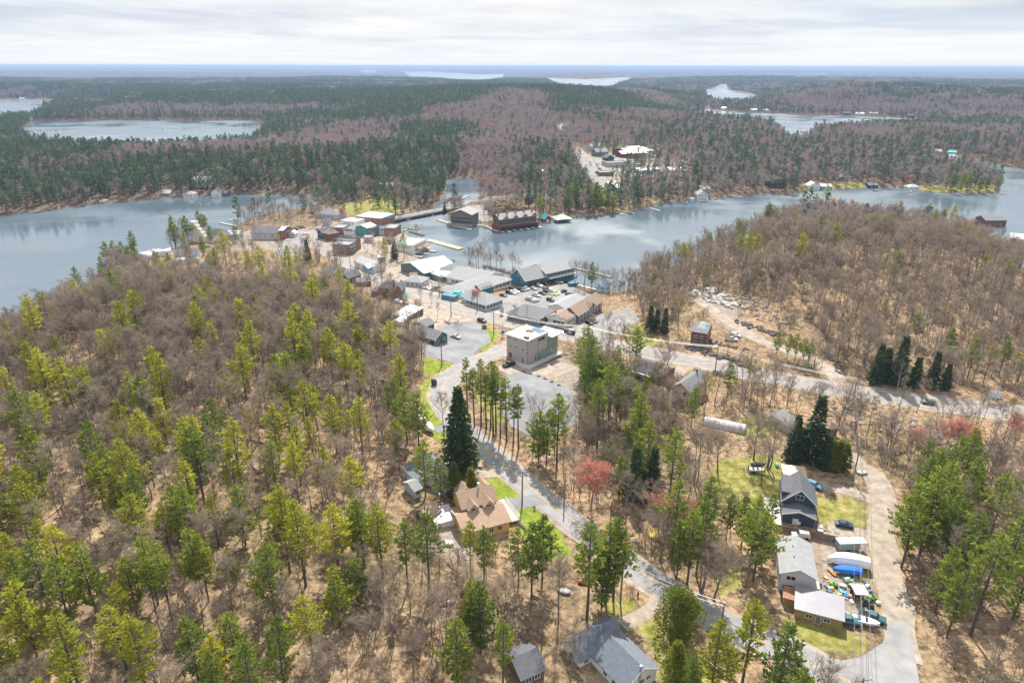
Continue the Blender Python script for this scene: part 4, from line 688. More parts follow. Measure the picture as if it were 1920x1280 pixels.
V_ = [((716, 489), 12, 5, 2.4, 'gx', 1, WHITEW, R_LM, 'small white hut beside the marina boat shed'), ((612, 424), 14, 8, 3.2, 'gx', 1.8, GREYW, R_DK, 'dark-roofed hut across the street from the corner shops'), ((650, 462), 14, 7, 3, 'gx', 1.6, TANW, R_GREY, 'tan annexe beside the brick shop with green awnings'), ((690, 455), 16, 8, 3.4, 'flat', 0, GREYW, R_LG, 'low grey store in the yard behind the brick shops'), ((726, 458), 14, 7, 3, 'gx', 1.6, SLATE, R_DK, 'dark shed on the lane to the white waterfront building'), ((548, 445), 12, 6, 2.8, 'gy', 1.6, WHITEW, R_LM, 'small white kiosk at the village bend'), ((438, 448), 22, 8, 3.4, 'gx', 2, LBLUE, R_LM, 'pale blue lakeside building right of the church'), ((820, 545), 14, 6, 2.6, 'gx', 1.4, LILAC, R_LG, 'pale shed at the marina side entrance'), ((776, 528), 12, 6, 2.8, 'gx', 1.6, TANW, R_BR, 'brown-roofed shed behind the pale bungalow'), ((655, 522), 12, 6, 3, 'gx', 1.6, WHITEW, R_GREY, 'small white house just above the grey one left of the highway')]
for A_, wp, D_, h_, rf_, ri_, wm_, rm_, lb in V_: far_house(A_, wp, D_, h_, rf_, ri_, wm_, rm_, lb, 1, 2)
# houses right of centre
b = simple('house', 'brown cedar house with weathered green-grey roof by the hill driveway', (1294, 646), (1322, 651), 11, 6.4, 'gx', 2.0, BROWNW, R_GREY, 2, 2, 2); b.wing(b.L * .15, b.L * .95, 2, 10, 6.3, 6.6, 'hip', 2.4, BROWNW, R_GM, oh=.6)
b = Bld('house', 'bungalow with dark grey roof and white front edge beside the highway', 'house', (1181, 690), (1220, 702), 13, 3.2, eave=True); b.wing(0, b.L, 0, 12, 0, 3.2, 'gx', 1.8, BROWNW, R_DK, oh=.6); b.wins('f', 4, 1.7); b.part('white_eave', TRIM, (-.6, b.L + .6, -1.4, -.62, 2.7, 2.9)); b.wing(b.L, b.L + 4, 3, 12, 0, 3, 'gx', 1.4, BROWNW, R_BR)
b = Bld('house', 'beige stucco house with grey roof and arched reddish windows below the highway', 'house', (1258, 751), (1289, 762), 14, 6.2); b.wing(0, b.L, 0, 15, 0, 5.8, 'gy', 2.4, PINKW, R_GREY, oh=.5, trim=False); b.win('f', .32, 4.2, 1.4, 1.7, frame=MAROON).win('f', .78, 4.2, 1.2, 1.5, frame=MAROON).win('f', .6, 1.5, 1.4, 1.3, frame=MAROON); b.wins('r', 3, 4.2); b.chimney(b.L * .5, 12, 7.4, 9.6, SLATE, .5); b.part('downpipe', SLATE, (b.L - .2, b.L, -.12, -.003, 0, 5.6))
b = Bld('greenhouse', 'long low white-covered tunnel greenhouse in the lawn below the highway', 'greenhouse', (1318, 797), (1395, 815), 5, 2.2); q = MB(); n = 8
for i in range(n):
    a0, a1 = math.pi * i / n, math.pi * (i + 1) / n; f = lambda a, x: (x, 2.4 - 2.4 * math.cos(a), 2.3 * math.sin(a)); q.add([f(a0, 0), f(a1, 0), f(a1, b.L), f(a0, b.L)], [(0, 1, 2, 3)])
for x in (0, b.L): q.add([(x, 2.4 - 2.4 * math.cos(math.pi * i / n), 2.3 * math.sin(math.pi * i / n)) for i in range(n + 1)], [tuple(range(n + 1))])
q.build('cover', mat('milky_plastic', (.52, .50, .54), .5, var=.1, scale=.4), b.root)
for i in range(9): x = b.L * i / 8; q = MB(); [q.tube((x, 2.4 - 2.45 * math.cos(math.pi * k / 6), 2.35 * math.sin(math.pi * k / 6)), (x, 2.4 - 2.45 * math.cos(math.pi * (k + 1) / 6), 2.35 * math.sin(math.pi * (k + 1) / 6)), .05, .05, 4) for k in range(6)]; q.build('hoop', SLATE, b.root)
b = simple('house', 'grey barrel-roofed outbuilding behind the dark firs', (1474, 812), (1500, 808), 9, 3.0, 'hip', 2.4, GREYW, R_LG, 2, 0); simple('shed', 'rust-brown cabin behind the cedar row near the gravel lane', (1552, 818), (1568, 816), 5, 2.8, 'hip', 1.8, BROWNW, R_BR, 1, 0, cat='shed'); simple('shed', 'grey shed between the barrel-roofed outbuilding and the rust-brown cabin', (1527, 812), (1545, 812), 5, 2.6, 'gx', 1.2, GREYW, R_LG, 1, 0, cat='shed')
simple('shed', 'dark brown cabin at the bottom edge among leafless trees', (978, 1290), (1020, 1272), 7, 2.6, 'gx', 1.8, BROWNW, R_DK, 2, 0, cat='shed'); b = Bld('house', 'large white flat-roofed lake building at the right edge behind the wooded hill', 'house', (1890, 462), (1925, 466), 12, 5, dz=1); b.wing(0, b.L, 0, 12, 0, 5, 'gx', 2.5, WHITEW, R_WH); b.wins('f', 5, 2.5)
far_house((1865, 425), 40, 12, 5, 'gx', 2.5, BROWNW, R_GREY, 'brown-roofed shore house left of the white one at the right edge', 1, 3)
# billboard beside the highway
bb = Bld('billboard', 'pale blue-white roadside sign on posts beside the highway at the right', 'sign', (1850, 752), (1873, 754), .3, 4, clear=False)
MB().box(0, bb.L, 0, .15, 1.6, 4.2).build('sign_face', mat('pale_blue_sign', (.55, .68, .72), .5, var=.2, scale=.6), bb.root); [MB().box(x, x + .2, .16, .36, -1, 4).build('post', DKWOOD, bb.root) for x in (.4, bb.L - .6)]
# ---------------------------------------------------------------- fences and walls
def fence(name, label, A, B, h, m_, n, kind='board', post=None):
    a, b_ = P(*A), P(*B); Lf = math.hypot(b_[0] - a[0], b_[1] - a[1]); rt = empty(name, (a[0], a[1], (a[2] + b_[2]) / 2), math.atan2(b_[1] - a[1], b_[0] - a[0]), label, 'fence'); w = Lf / n
    pm = cached((name, 'b', round(w, 2), h), lambda: _boxmesh('board', (.01, w - .01, -.02, .02, -.3, h), m_)); po = cached((name, 'p', h), lambda: _boxmesh('post', (-.07, .07, .03, .17, -.5, h + .12), post or m_))
    for i in range(n): o = obj('board', pm, rt); o.location = (i * w, random.uniform(-.012, .012), random.uniform(-.04, .04))
    for i in range(0, n + 1, 6): o = obj('post', po, rt); o.location = (i * w, 0, 0)
    MB().box(0, Lf, .022, .07, .3, .4).box(0, Lf, .022, .07, h - .4, h - .3).build('rail', post or m_, rt); return rt
fence('board_fence', 'brown board fence between the navy house and the lilac house', (1449, 992), (1602, 1026), 2.0, mat('brown_fence_boards', (.17, .115, .10), .85, var=.25, scale=2), 72)
fence('picket_fence', 'low white rail fence beside the bright lawn of the ochre house', (951, 962), (985, 992), .9, TRIM, 24)
def stone_row(name, label, pts, n, s0, s1, m_, cat='wall', jit=.8):
    line = road_pts(pts); o_ = P(*pts[0]); rt = empty(name, o_, 0, label, cat); vs = []
    for k in range(5):
        bm = bmesh.new(); bmesh.ops.create_icosphere(bm, subdivisions=1, radius=.5)
        for v in bm.verts: v.co = Vector((v.co.x * 1.3, v.co.y, v.co.z * .75)) * random.uniform(.75, 1.2)
        me = bpy.data.meshes.new('stone'); bm.to_mesh(me); bm.free(); me.materials.append(m_); vs.append(me)
    for i in range(n):
        p = line[int((i + random.random()) / n * (len(line) - 1))]; x, y = p.x + random.uniform(-jit, jit), p.y + random.uniform(-jit, jit); z = float(hgt([(x, y)])[0]); o = obj('stone', random.choice(vs), rt)
        o.location = (x - o_[0], y - o_[1], z - o_[2] + .15); o.rotation_euler = (random.uniform(-.4, .4), random.uniform(-.4, .4), random.uniform(0, 6.3)); o.scale = (random.uniform(s0, s1),) * 3
    return rt
STONE = mat('grey_brown_rock', (.36, .31, .28), .95, var=.35, scale=1.2, bump=.4); STONE_D = mat('dark_rock', (.13, .115, .11), .95, var=.4, scale=1.0, bump=.5); STONE_L = mat('pale_granite', (.55, .52, .49), .95, var=.25, scale=.8, bump=.4)
stone_row('stone_wall', 'row of tumbled boulders between the modern building and the highway', [(1040, 655), (1065, 664), (1085, 674), (1100, 682)], 60, .7, 1.6, STONE)
stone_row('stone_wall', 'curved dark stone edging between the sandy plot and the grey car park', [(983, 697), (1010, 706), (1035, 716), (1058, 727)], 46, .5, 1.1, STONE_D, jit=.4)
stone_row('rock_outcrop', 'dark rock cutting on the uphill side of the highway below the driveway', [(1290, 650), (1330, 662), (1365, 672), (1400, 686), (1420, 692)], 80, 1.0, 2.8, STONE_D, 'rock', 2.5)
stone_row('rock_outcrop', 'dark rocks on the bank between the cedar house and the driveway bend', [(1330, 640), (1380, 652), (1410, 656)], 36, .7, 1.6, STONE_D, 'rock', 1.5); stone_row('rock_outcrop', 'long dark ledge above the driveway', [(1385, 604), (1410, 612), (1440, 622), (1452, 630)], 40, 1, 2.4, STONE_D, 'rock', 2)
stone_row('rock_outcrop', 'pale bare granite ledges at the top of the hill driveway', [(1318, 548), (1345, 560), (1372, 575)], 70, 1.2, 4.0, STONE_L, 'rock', 6); stone_row('rock_outcrop', 'stone bank beside the tight bend of the hill driveway', [(1552, 664), (1570, 684), (1578, 704)], 50, .8, 1.8, STONE_D, 'rock', 1.5)
stone_row('rock_outcrop', 'rubble slope under the highway at the right, among bare bushes', [(1600, 775), (1700, 800), (1800, 830), (1900, 850)], 130, .7, 2.0, STONE, 'rock', 7); stone_row('stone_wall', 'heap of brush and stones beside the brick house', [(744, 568), (760, 571), (776, 574)], 50, .6, 1.3, STONE_D, 'rubble pile', 2)
stone_row('stone_wall', 'low boulder edging along the driveway below the board fence', [(1545, 993), (1570, 1000), (1612, 1012)], 22, .4, .8, STONE, jit=.3); stone_row('rock_outcrop', 'rocky ledges on the bare slope of the right hill', [(1380, 560), (1420, 580), (1460, 600)], 60, .8, 2.6, STONE, 'rock', 7)
stone_row('rock_outcrop', 'rock slabs and boulders lying in the left hillside wood', [(60, 770), (110, 800), (170, 830), (300, 860)], 60, .8, 2.2, STONE, 'rock', 14)
# round rocky mound across the bridge
bm = bmesh.new(); bmesh.ops.create_icosphere(bm, subdivisions=4, radius=1)
for v in bm.verts:
    n_ = 1 + .18 * math.sin(v.co.x * 7 + v.co.y * 3) * math.cos(v.co.z * 6 + v.co.y * 5) + random.uniform(-.05, .05); v.co = Vector((v.co.x * 17 * n_, v.co.y * 10 * n_, max(-1, v.co.z) * 8.5 * n_))
me = bpy.data.meshes.new('mound'); bm.to_mesh(me); bm.free(); me.materials.append(mat('brown_mossy_rock', (.15, .10, .085), .95, var=.45, scale=.35, bump=.6, detail=9)); o = obj('rocky_mound', me); x, y, z = P(952, 402); o.location = (x, y + 3, z); tag(o, 'round dark brown rock knoll with bare shrubs behind the timber terrace', 'rock'); CLEAR.append((x, y, 16))
# ---------------------------------------------------------------- docks
def dock(label, A, B, w, m_=None, name='dock', z=.55, posts=True, group=None):
    a = Pz(*A, z); b_ = Pz(*B, z); Ld = math.hypot(b_[0] - a[0], b_[1] - a[1]); rt = empty(name, (a[0], a[1], 0), math.atan2(b_[1] - a[1], b_[0] - a[0]), label, 'dock', group); n = max(4, int(Ld / 1.5)); s_ = Ld / n; m_ = m_ or GREYWOOD
    pm = cached(('plank', round(s_, 2), w, m_.name), lambda: _boxmesh('plank', (.02, s_ - .02, -w / 2, w / 2, -.12, 0), m_))
    for i in range(n): o = obj('deck_panel', pm, rt); o.location = (i * s_, 0, z + random.uniform(-.01, .01))
    q = MB(); q.box(0, Ld, -w / 2 + .1, w / 2 - .1, z - .5, z - .13); q.build('frame', DKWOOD, rt)
    if posts:
        for i in range(0, n + 1, max(1, n // 4)):
            for sy in (-1, 1): o = obj('post', cached('dpost', lambda: _boxmesh('post', (-.12, .12, -.12, .12, -2, 1.1), DKWOOD)), rt); o.location = (i * s_, sy * w / 2, 0)
    return rt
dock('long pale yellow wooden floating dock in the bay by the white waterfront building', (801, 449), (864, 466), 5, PALEWOOD, posts=False)
dock('long dark-sided breakwater dock with a tall end frame behind the marina', (909, 497), (975, 516), 3, DKWOOD); dock('long pale walkway in front of the bathing area, nearer section', (1075, 532), (1120, 543), 2.5, M_CONC)
dock('pale floating boom enclosing the bathing area, far side', (1062, 498), (1148, 519), 1.6, M_CONC, posts=False); dock('pale floating boom enclosing the bathing area, left side', (1040, 509), (1062, 498), 1.6, M_CONC, posts=False)
dock('wide grey timber dock below the timber inn', (822, 412), (872, 427), 3); dock('small floating dock in front of the inn', (850, 424), (884, 430), 3, GREYWOOD); dock('timber walkway between the inn and the terrace', (872, 421), (935, 424), 3); dock('pier walkway along the left of the terrace', (912, 424), (934, 434), 3)
dock('grassy pontoon beside the bridge abutment', (762, 426), (785, 429), 4, mat('grassy_top', (.25, .27, .1), .9, var=.3), posts=False); dock('dark curved pier near the bridge', (770, 434), (794, 441), 2.5, DKWOOD)
for i, (a, b_, l_) in enumerate([((776, 466), (818, 471), 'finger dock beside the white waterfront building, farthest'), ((768, 474), (802, 475), 'second finger dock beside the white waterfront building'), ((762, 479), (792, 481), 'third finger dock beside the white waterfront building, nearest'), ((812, 494), (834, 490), 'white finger dock behind the green boat shed, left'), ((834, 498), (854, 493), 'white finger dock behind the green boat shed, middle'), ((858, 499), (870, 496), 'short white finger dock behind the green boat shed, right')]): dock(l_, a, b_, 2.2, M_CONC if 'white finger' in l_ else GREYWOOD, posts=False)
for a, b_, l_ in [((412, 417), (446, 424), 'pale dock on the left lake'), ((428, 413), (442, 411), 'thin dark dock behind the pale dock on the left lake'), ((1150, 397), (1170, 402), 'slanting dock on the sandy shore, left'), ((1168, 396), (1190, 400), 'slanting dock on the sandy shore, right'), ((1216, 389), (1238, 395), 'dock with white railings at the sandy point'), ((453, 365), (468, 364), 'dock in the shade of the far left shore'), ((1466, 361), (1480, 364), 'pair of slanting planks below the dark timber lake house'), ((1370, 367), (1392, 369), 'low dock right of the white gabled lake house'), ((1470, 400), (1482, 402), 'thin jetty below the right hill point'), ((1500, 240), (1514, 243), 'floating dock in the far channel'), ((1572, 352), (1592, 352), 'dock beside the blue boathouse'), ((1750, 363), (1775, 365), 'dock near the peninsula tip'), ((846, 372), (858, 366), 'slanting white gangway over the channel, left'), ((866, 372), (880, 366), 'slanting white gangway over the channel, right')]: dock(l_, a, b_, 2.0, GREYWOOD, posts=False)
# ---------------------------------------------------------------- boats
def hullmesh(Lb, w, h, m_, nm='hull', solid=True):
    q = MB(); st = [(-.5, .8, .0), (-.2, 1., .0), (.15, .95, .03), (.36, .6, .12), (.5, .04, .25)]; rings = []
    for u, ww, zz in st: x = u * Lb; rings.append([(x, -w / 2 * ww, h * (.9 + zz)), (x, -w / 2 * ww * .8, h * .35), (x, 0, h * (.0 + zz * .8)), (x, w / 2 * ww * .8, h * .35), (x, w / 2 * ww, h * (.9 + zz))])
    k = 5
    for r_ in rings: q.v += r_
    for i in range(len(rings) - 1):
        for j in range(k - 1): a = i * k + j; q.f.append((a, a + 1, a + k + 1, a + k))
    q.f.append((4, 3, 2, 1, 0)); q.f.append(tuple(i * k for i in range(len(rings))) + tuple(i * k + 4 for i in reversed(range(len(rings))))) if solid else None
    return mesh(nm, q.v, q.f, m_)
def boat(label, px, py, to, Lb, w, c, cover=None, z=None, trailer=False, group=None):
    if z is None: x, y, g = P(px, py)
    else: x, y, g = Pz(px, py, z)
    x2, y2 = Pz(px + to[0], py + to[1], g)[:2]; rt = empty('boat', (x, y, g + (.55 if trailer else -.15)), math.atan2(y2 - y, x2 - x), label, 'boat', group)
    hm_ = mat('boat_' + c[0], c[1], .35, spec=.5, var=.05); obj('hull', cached(('hull', Lb, w, c[0]), lambda: hullmesh(Lb, w, .9, hm_)), rt)
    if cover: 
        cm = mat('cover_' + cover[0], cover[1], .7, var=.08, scale=1.5); q = MB(); rings = []
        for u, ww, zz in [(-.54, .8, 1.3), (-.5, 1.0, cover[2] * .85), (-.25, 1.08, cover[2]), (.05, 1.1, cover[2] * 1.02), (.3, .9, cover[2] * .9), (.5, .2, 1.2)]: xx = u * Lb; rings.append([(xx, w / 2 * ww * c_, .55 + (zz - .55) * s_) for c_, s_ in ((-1, 0), (-.98, .45), (-.7, .85), (0, 1), (.7, .85), (.98, .45), (1, 0))])
        for r_ in rings: q.v += r_
        for i in range(5):
            for j in range(6): a = i * 7 + j; q.f.append((a, a + 7, a + 8, a + 1))
        q.f.append(tuple(range(7))); q.f.append(tuple(range(41, 34, -1))); q.build('cover', cm, rt)
    else:
        MB().box(-.42 * Lb, .1 * Lb, -w * .32, w * .32, .62, .72).build('floor', mat('boat_floor', (.45, .44, .42)), rt); MB().hexa([(.0, -w*.3, .82), (.1*Lb, -w*.25, .85), (.1*Lb, w*.25, .85), (.0, w*.3, .82)], [(-.02*Lb, -w*.28, 1.3), (.04*Lb, -w*.2, 1.25), (.04*Lb, w*.2, 1.25), (-.02*Lb, w*.28, 1.3)]).build('windscreen', GLASS, rt); MB().box(-.3*Lb, -.18*Lb, -w*.3, w*.3, .72, 1.1).build('seat', SLATE, rt); MB().box(-.56 * Lb, -.5 * Lb, -.22, .22, .2, 1.3).build('outboard_motor', SLATE, rt)
    if trailer:
        MB().box(-.5 * Lb, .62 * Lb, -.06, .06, -.12, .0).box(-.5 * Lb, .2 * Lb, -w * .4, -w * .34, -.1, .02).box(-.5 * Lb, .2 * Lb, w * .34, w * .4, -.1, .02).build('trailer_frame', SLATE, rt)
        for sy in (-1, 1): MB().tube((-.2 * Lb, sy * w * .48 - .1, -.22), (-.2 * Lb, sy * w * .48 + .1, -.22), .32, .32, 10).build('wheel', TYRE, rt)
    return rt
TYRE = mat('black_rubber', (.025, .025, .025), .85, var=.1)
boat('open white and grey fishing boat on a trailer at the end of the cluttered yard', 1621, 1170, (18, 5), 5.6, 2.1, ('white', (.72, .72, .74)), trailer=True)
boat('boat wrapped in white plastic on a trailer in the yard', 1588, 1060, (-20, -3), 9.5, 3.0, ('white', (.72, .72, .74)), ('white', (.84, .84, .86), 2.9), trailer=True)
boat('small boat under a bright blue tarpaulin beside the white-wrapped boat', 1586, 1076, (-20, -2), 6.4, 2.2, ('white', (.72, .72, .74)), ('blue', (.02, .16, .62), 1.6), trailer=True)
for px, py, l_ in [(777, 783, 'farthest'), (790, 792, 'middle'), (803, 806, 'nearest')]: boat('white-wrapped boat on the driveway behind the tall spruce, ' + l_ + ' of the three', px, py, (8, 7), 6.5, 2.4, ('white', (.72, .72, .74)), ('white', (.84, .84, .86), 2.0), trailer=True)
boat('small white boat with grey interior on the rough grass near the two bare maples', 1418, 886, (14, 1), 4.5, 1.8, ('white', (.72, .72, .74)), trailer=True); boat('dark covered boat behind the small white boat on the rough grass', 1421, 877, (14, -1), 4.2, 1.8, ('black', (.05, .05, .06)), ('black', (.04, .04, .05), 1.3), trailer=True)
for i, (px, py, l_, c_) in enumerate([(792, 464, 'white motorboat at the farthest finger dock', 0), (800, 468, 'long grey boat between finger docks', 0), (779, 470, 'white boat at the second finger dock', 0), (775, 476, 'pale blue boat at the nearest finger dock', 1), (758, 432, 'white boat moored by the small beach near the bridge', 0), (1112, 521, 'dark rowing boat off the bathing beach', 2), (1286, 381, 'small blue boat off the north shore', 1), (1706, 360, 'white motorboat near the peninsula boathouse', 0), (221, 378, 'tiny white boat by the dark left shore', 0), (838, 374, 'white boat in the channel above the bridge', 0), (1640, 357, 'motorboat beside the low dark boathouse', 0), (742, 434, 'dark skiff moored left of the dark pier', 2), (1548, 361, 'white sailing dinghy near the blue boathouse', 0)]):
    boat(l_, px, py, (12, -3), 6.5, 2.3, [('white', (.72, .72, .74)), ('blue', (.25, .45, .6)), ('black', (.05, .05, .06))][c_], z=.1)
# ---------------------------------------------------------------- vehicles
CARP = {'sedan': [(-2.3, .45), (-2.28, .9), (-1.5, .98), (-1.0, 1.42), (.35, 1.45), (1.05, .98), (2.1, .82), (2.32, .45)], 'suv': [(-2.3, .5), (-2.3, 1.05), (-2.05, 1.68), (.35, 1.72), (1.0, 1.12), (2.15, .98), (2.32, .5)], 'pickup': [(-2.9, .6), (-2.9, 1.12), (-.75, 1.12), (-.7, 1.82), (.65, 1.86), (1.25, 1.2), (2.6, 1.08), (2.75, .6)]}
CPAINT = {'navy': (.03, .05, .11), 'black': (.02, .022, .025), 'white': (.75, .75, .75), 'silver': (.42, .43, .44), 'grey': (.16, .17, .18), 'red': (.45, .03, .03), 'dark red': (.16, .025, .03), 'dark green': (.03, .07, .055), 'blue': (.12, .28, .42), 'teal': (.05, .15, .19)}
def car(kind, colour, px, py, to, label, group=None, hs=1.0):
    x, y, z = P(px, py); x2, y2 = Pz(px + to[0], py + to[1], z)[:2]; rt = empty('pickup_truck' if kind == 'pickup' else 'parked_car', (x, y, z + .1), math.atan2(y2 - y, x2 - x), label, 'truck' if kind == 'pickup' else 'car', group); pr = CARP[kind]; w = .95
    pm = mat('car_paint_' + colour.replace(' ', '_'), CPAINT[colour], .3, metal=.2, spec=.6, var=.03)
    def body():
        q = MB(); n = len(pr); V = []
        for sy in (-1, 1):
            for (xx, zz) in pr: V.append((xx, sy * (w if zz < 1.15 else w * .78), zz))
        F = [tuple(range(n)), tuple(range(2 * n - 1, n - 1, -1))] + [(i, n + i, n + (i + 1) % n, (i + 1) % n) for i in range(n)]
        q.add(V, [tuple(reversed(f)) for f in F]); q.box(pr[0][0] + .05, pr[-1][0] - .05, -w + .05, w - .05, .28, .5); return mesh('body', q.v, q.f, pm)
    def glass():
        q = MB(); zs = max(p[1] for p in pr); a = [p for p in pr if p[1] > zs - .15]; i0 = pr.index(a[0]); xa, xb = a[0][0], a[-1][0]; lo = 1.02 if kind != 'pickup' else 1.25; f = pr[i0 + len(a)]; bk = pr[i0 - 1]
        for sy in (-1, 1): yy = sy * (w * .80); yl = sy * (w * .93); q.add([(xa + .05, yy, zs - .12), (xb - .05, yy, zs - .12), (xb + (f[0] - xb) * .75, yl, lo + .03), (xa + (bk[0] - xa) * .6, yl, lo + .03)], [(0, 1, 2, 3)] if sy > 0 else [(3, 2, 1, 0)])
        def pan(p, r_, sgn): 
            v = [(p[0] + (r_[0] - p[0]) * t + .02 * sgn, s_ * w * (.72 + .1 * t), p[1] + (r_[1] - p[1]) * t + .03) for t, s_ in ((.12, -1), (.12, 1), (.9, 1), (.9, -1))]; q.add(v, [(0, 1, 2, 3)])
        pan(a[-1], f, 1); pan(a[0], bk, -1); return mesh('window', q.v, q.f, GLASS)
    obj('body', cached((kind, colour), body), rt); obj('window', cached((kind, 'g'), glass), rt)
    if kind == 'pickup': MB().box(-2.75, -.85, -.78, .78, 1.123, 1.14).build('cargo_bed', TYRE, rt)
    wl = cached('wheel', lambda: (lambda q: mesh('wheel', q.v, q.f, TYRE))(MB().tube((0, -.11, 0), (0, .11, 0), .34, .34, 12)))
    for wx in (pr[0][0] + .85, pr[-1][0] - .85):
        for sy in (-1, 1): o = obj('wheel', wl, rt); o.location = (wx, sy * .88, .34)
    for sy in (-1, 1):
        o = obj('headlight', cached('hl', lambda: _boxmesh('headlight', (0, .05, -.16, .16, -.08, .08), mat('lamp_glass', (.8, .8, .8), .2))), rt); o.location = (pr[-1][0] - .06, sy * .66, .72); o = obj('taillight', cached('tl', lambda: _boxmesh('taillight', (-.05, 0, -.14, .14, -.1, .1), mat('red_lamp', (.4, .02, .02), .3))), rt); o.location = (pr[0][0] + .02, sy * .7, .85)
    return rt
G = 'cars parked in the marina car park'; d1, d2 = (10, 3.2), (9, -3.2)
for k, c_, x, y, to, l_ in [('sedan', 'navy', 943.7, 555.5, d1, 'navy car standing alone at the left end of the marina car park'), ('suv', 'black', 954.8, 550.5, d1, 'black van-like car, first of the row by the showroom'), ('suv', 'white', 961, 551, d1, 'white car beside the black van by the showroom'), ('sedan', 'white', 967.6, 548.5, d1, 'white sedan third in the row by the showroom'), ('suv', 'dark green', 960.9, 543.5, d1, 'dark green car against the showroom wall'), ('suv', 'black', 975.8, 546, d1, 'black SUV fourth in the row by the showroom'), ('sedan', 'grey', 981.2, 545, d1, 'grey car right of the black SUV in the showroom row'), ('suv', 'silver', 987, 543.5, d1, 'silver car ending the showroom row'),
    ('sedan', 'silver', 1000.5, 542.5, d1, 'silver sedan in front of the tall store'), ('suv', 'white', 1011.3, 537.5, d1, 'white SUV nearest the store entrance'), ('sedan', 'red', 1023, 534.5, d1, 'bright red car in front of the store'), ('sedan', 'dark red', 1030.9, 533.5, d1, 'dark red car right of the bright red one'), ('suv', 'black', 1037.4, 532, d1, 'black SUV near the right end of the store'), ('sedan', 'silver', 1043.5, 531, d1, 'silver sedan at the right end of the store row'), ('suv', 'grey', 1024, 543, d2, 'grey SUV at the top of the middle row'), ('suv', 'white', 1035, 547, d1, 'white SUV in the middle row right of the grey one'), ('suv', 'black', 1025.5, 550, d1, 'black SUV at the heart of the middle row'), ('sedan', 'navy', 1016.8, 551.8, d1, 'navy sedan left of the black SUV of the middle row'),
    ('pickup', 'white', 1005.5, 555.5, d1, 'white pickup left of the middle row'), ('sedan', 'navy', 1056.5, 547.5, d2, 'navy sedan standing alone right of the middle row'), ('sedan', 'navy', 1066.5, 554, d1, 'navy sedan left of a silver car near the right side of the car park'), ('sedan', 'silver', 1074.5, 552.5, d1, 'silver car at the right side of the car park'), ('suv', 'dark green', 1032, 564.5, d1, 'dark green SUV alone in the lower part of the car park'), ('pickup', 'silver', 993.4, 564, d1, 'silver pickup beside the white SUV in the lower car park'), ('suv', 'white', 1004.2, 566, d2, 'white SUV at the bottom of the marina car park'), ('suv', 'grey', 1049, 531, d1, 'grey SUV beyond the silver sedan, under the balcony')]: car(k, c_, x, y, to, l_, G)
for k, c_, x, y, to, l_ in [('suv', 'navy', 903.5, 603.5, (10, 3), 'navy SUV driving on the highway near the junction'), ('sedan', 'black', 1104.5, 607, (10, 4), 'black car nearer the wall beside the white shop'), ('sedan', 'black', 1112.5, 604, (10, 4), 'black car second in line beside the white shop'), ('sedan', 'silver', 854.6, 633.5, (10, 2.5), 'silver car beside the dark green clapboard house'), ('pickup', 'black', 954.5, 686, (10, -4), 'black pickup parked below the modern building'), ('pickup', 'white', 1371, 638.5, (10, 1), 'white pickup by the cedar house on the driveway'), ('suv', 'white', 1379, 631, (10, 2), 'white SUV behind the white pickup on the driveway'), ('suv', 'grey', 1347, 702, (10, 1.5), 'grey SUV driving on the highway above the beige house'), ('suv', 'grey', 1740, 757, (-10, -1), 'grey SUV driving on the highway at the right'),
    ('sedan', 'white', 572.5, 440, (9, -1), 'white car turning at the village street bend'), ('sedan', 'grey', 597, 432, (9, 1), 'grey car parked in the upper village street, left'), ('sedan', 'navy', 606, 431, (9, 1), 'navy car parked in the upper village street, right'), ('suv', 'black', 553, 432, (9, -2), 'black SUV under the bare trees near the street bend'), ('pickup', 'silver', 568, 427, (9, 1), 'silver pickup under the bare trees near the street bend'), ('sedan', 'silver', 663.5, 453.5, (9, 1), 'silver car behind the brick shop'), ('sedan', 'blue', 697, 513, (9, 2), 'pale blue car in front of the white and blue cottage'), ('suv', 'white', 747.5, 568, (9, 2), 'white SUV beside the brush heap by the brick house'), ('sedan', 'red', 519, 452, (9, 1), 'red car below the dark-roofed store'),
    ('suv', 'black', 801, 521.5, (8, 3), 'black SUV by the low shed, left of two'), ('suv', 'grey', 809, 522, (8, 3), 'grey SUV by the low shed, right of two'), ('sedan', 'grey', 792.5, 541, (8, 3), 'grey car beside the pale bungalow'), ('sedan', 'white', 802, 542.5, (8, 3), 'white car beside the pale bungalow'), ('sedan', 'silver', 755, 404.5, (10, -2), 'silver car crossing the bridge'), ('suv', 'dark red', 700, 414, (9, -1), 'dark red SUV on the road before the bridge'),
    ('sedan', 'navy', 1582, 986.5, (18, 3), 'navy sedan parked on the gravel drive below the lawn'), ('suv', 'blue', 1526, 913, (12, 5), 'pale blue SUV behind the navy house'), ('pickup', 'teal', 1635, 1161, (18, 6), 'teal pickup with loaded bed beside the open fishing boat'), ('pickup', 'teal', 1588, 1167, (18, 4), 'dark teal pickup nose-out behind the workshop'), ('suv', 'silver', 1500, 1007, (-10, -1), 'silver car between the board fence and the lilac house'),
    ('sedan', 'black', 1106, 306, (3, 9), 'black car on the main street, farthest'), ('sedan', 'dark red', 1107.5, 310, (3, 9), 'dark red car second on the main street'), ('sedan', 'navy', 1102, 320, (3, 9), 'navy car on the left lane of the main street'), ('sedan', 'dark red', 1117, 324, (3, 9), 'dark red car low on the main street'), ('sedan', 'black', 1121, 330.5, (3, 9), 'black car nearest on the main street'), ('suv', 'silver', 1120, 310, (9, 1), 'silver car in the street-side car park, farthest of three'), ('suv', 'white', 1122, 314, (9, 1), 'white car in the street-side car park, middle of three'), ('suv', 'blue', 1125, 318.5, (9, 1), 'pale blue car in the street-side car park, nearest of three')]: car(k, c_, x, y, to, l_)
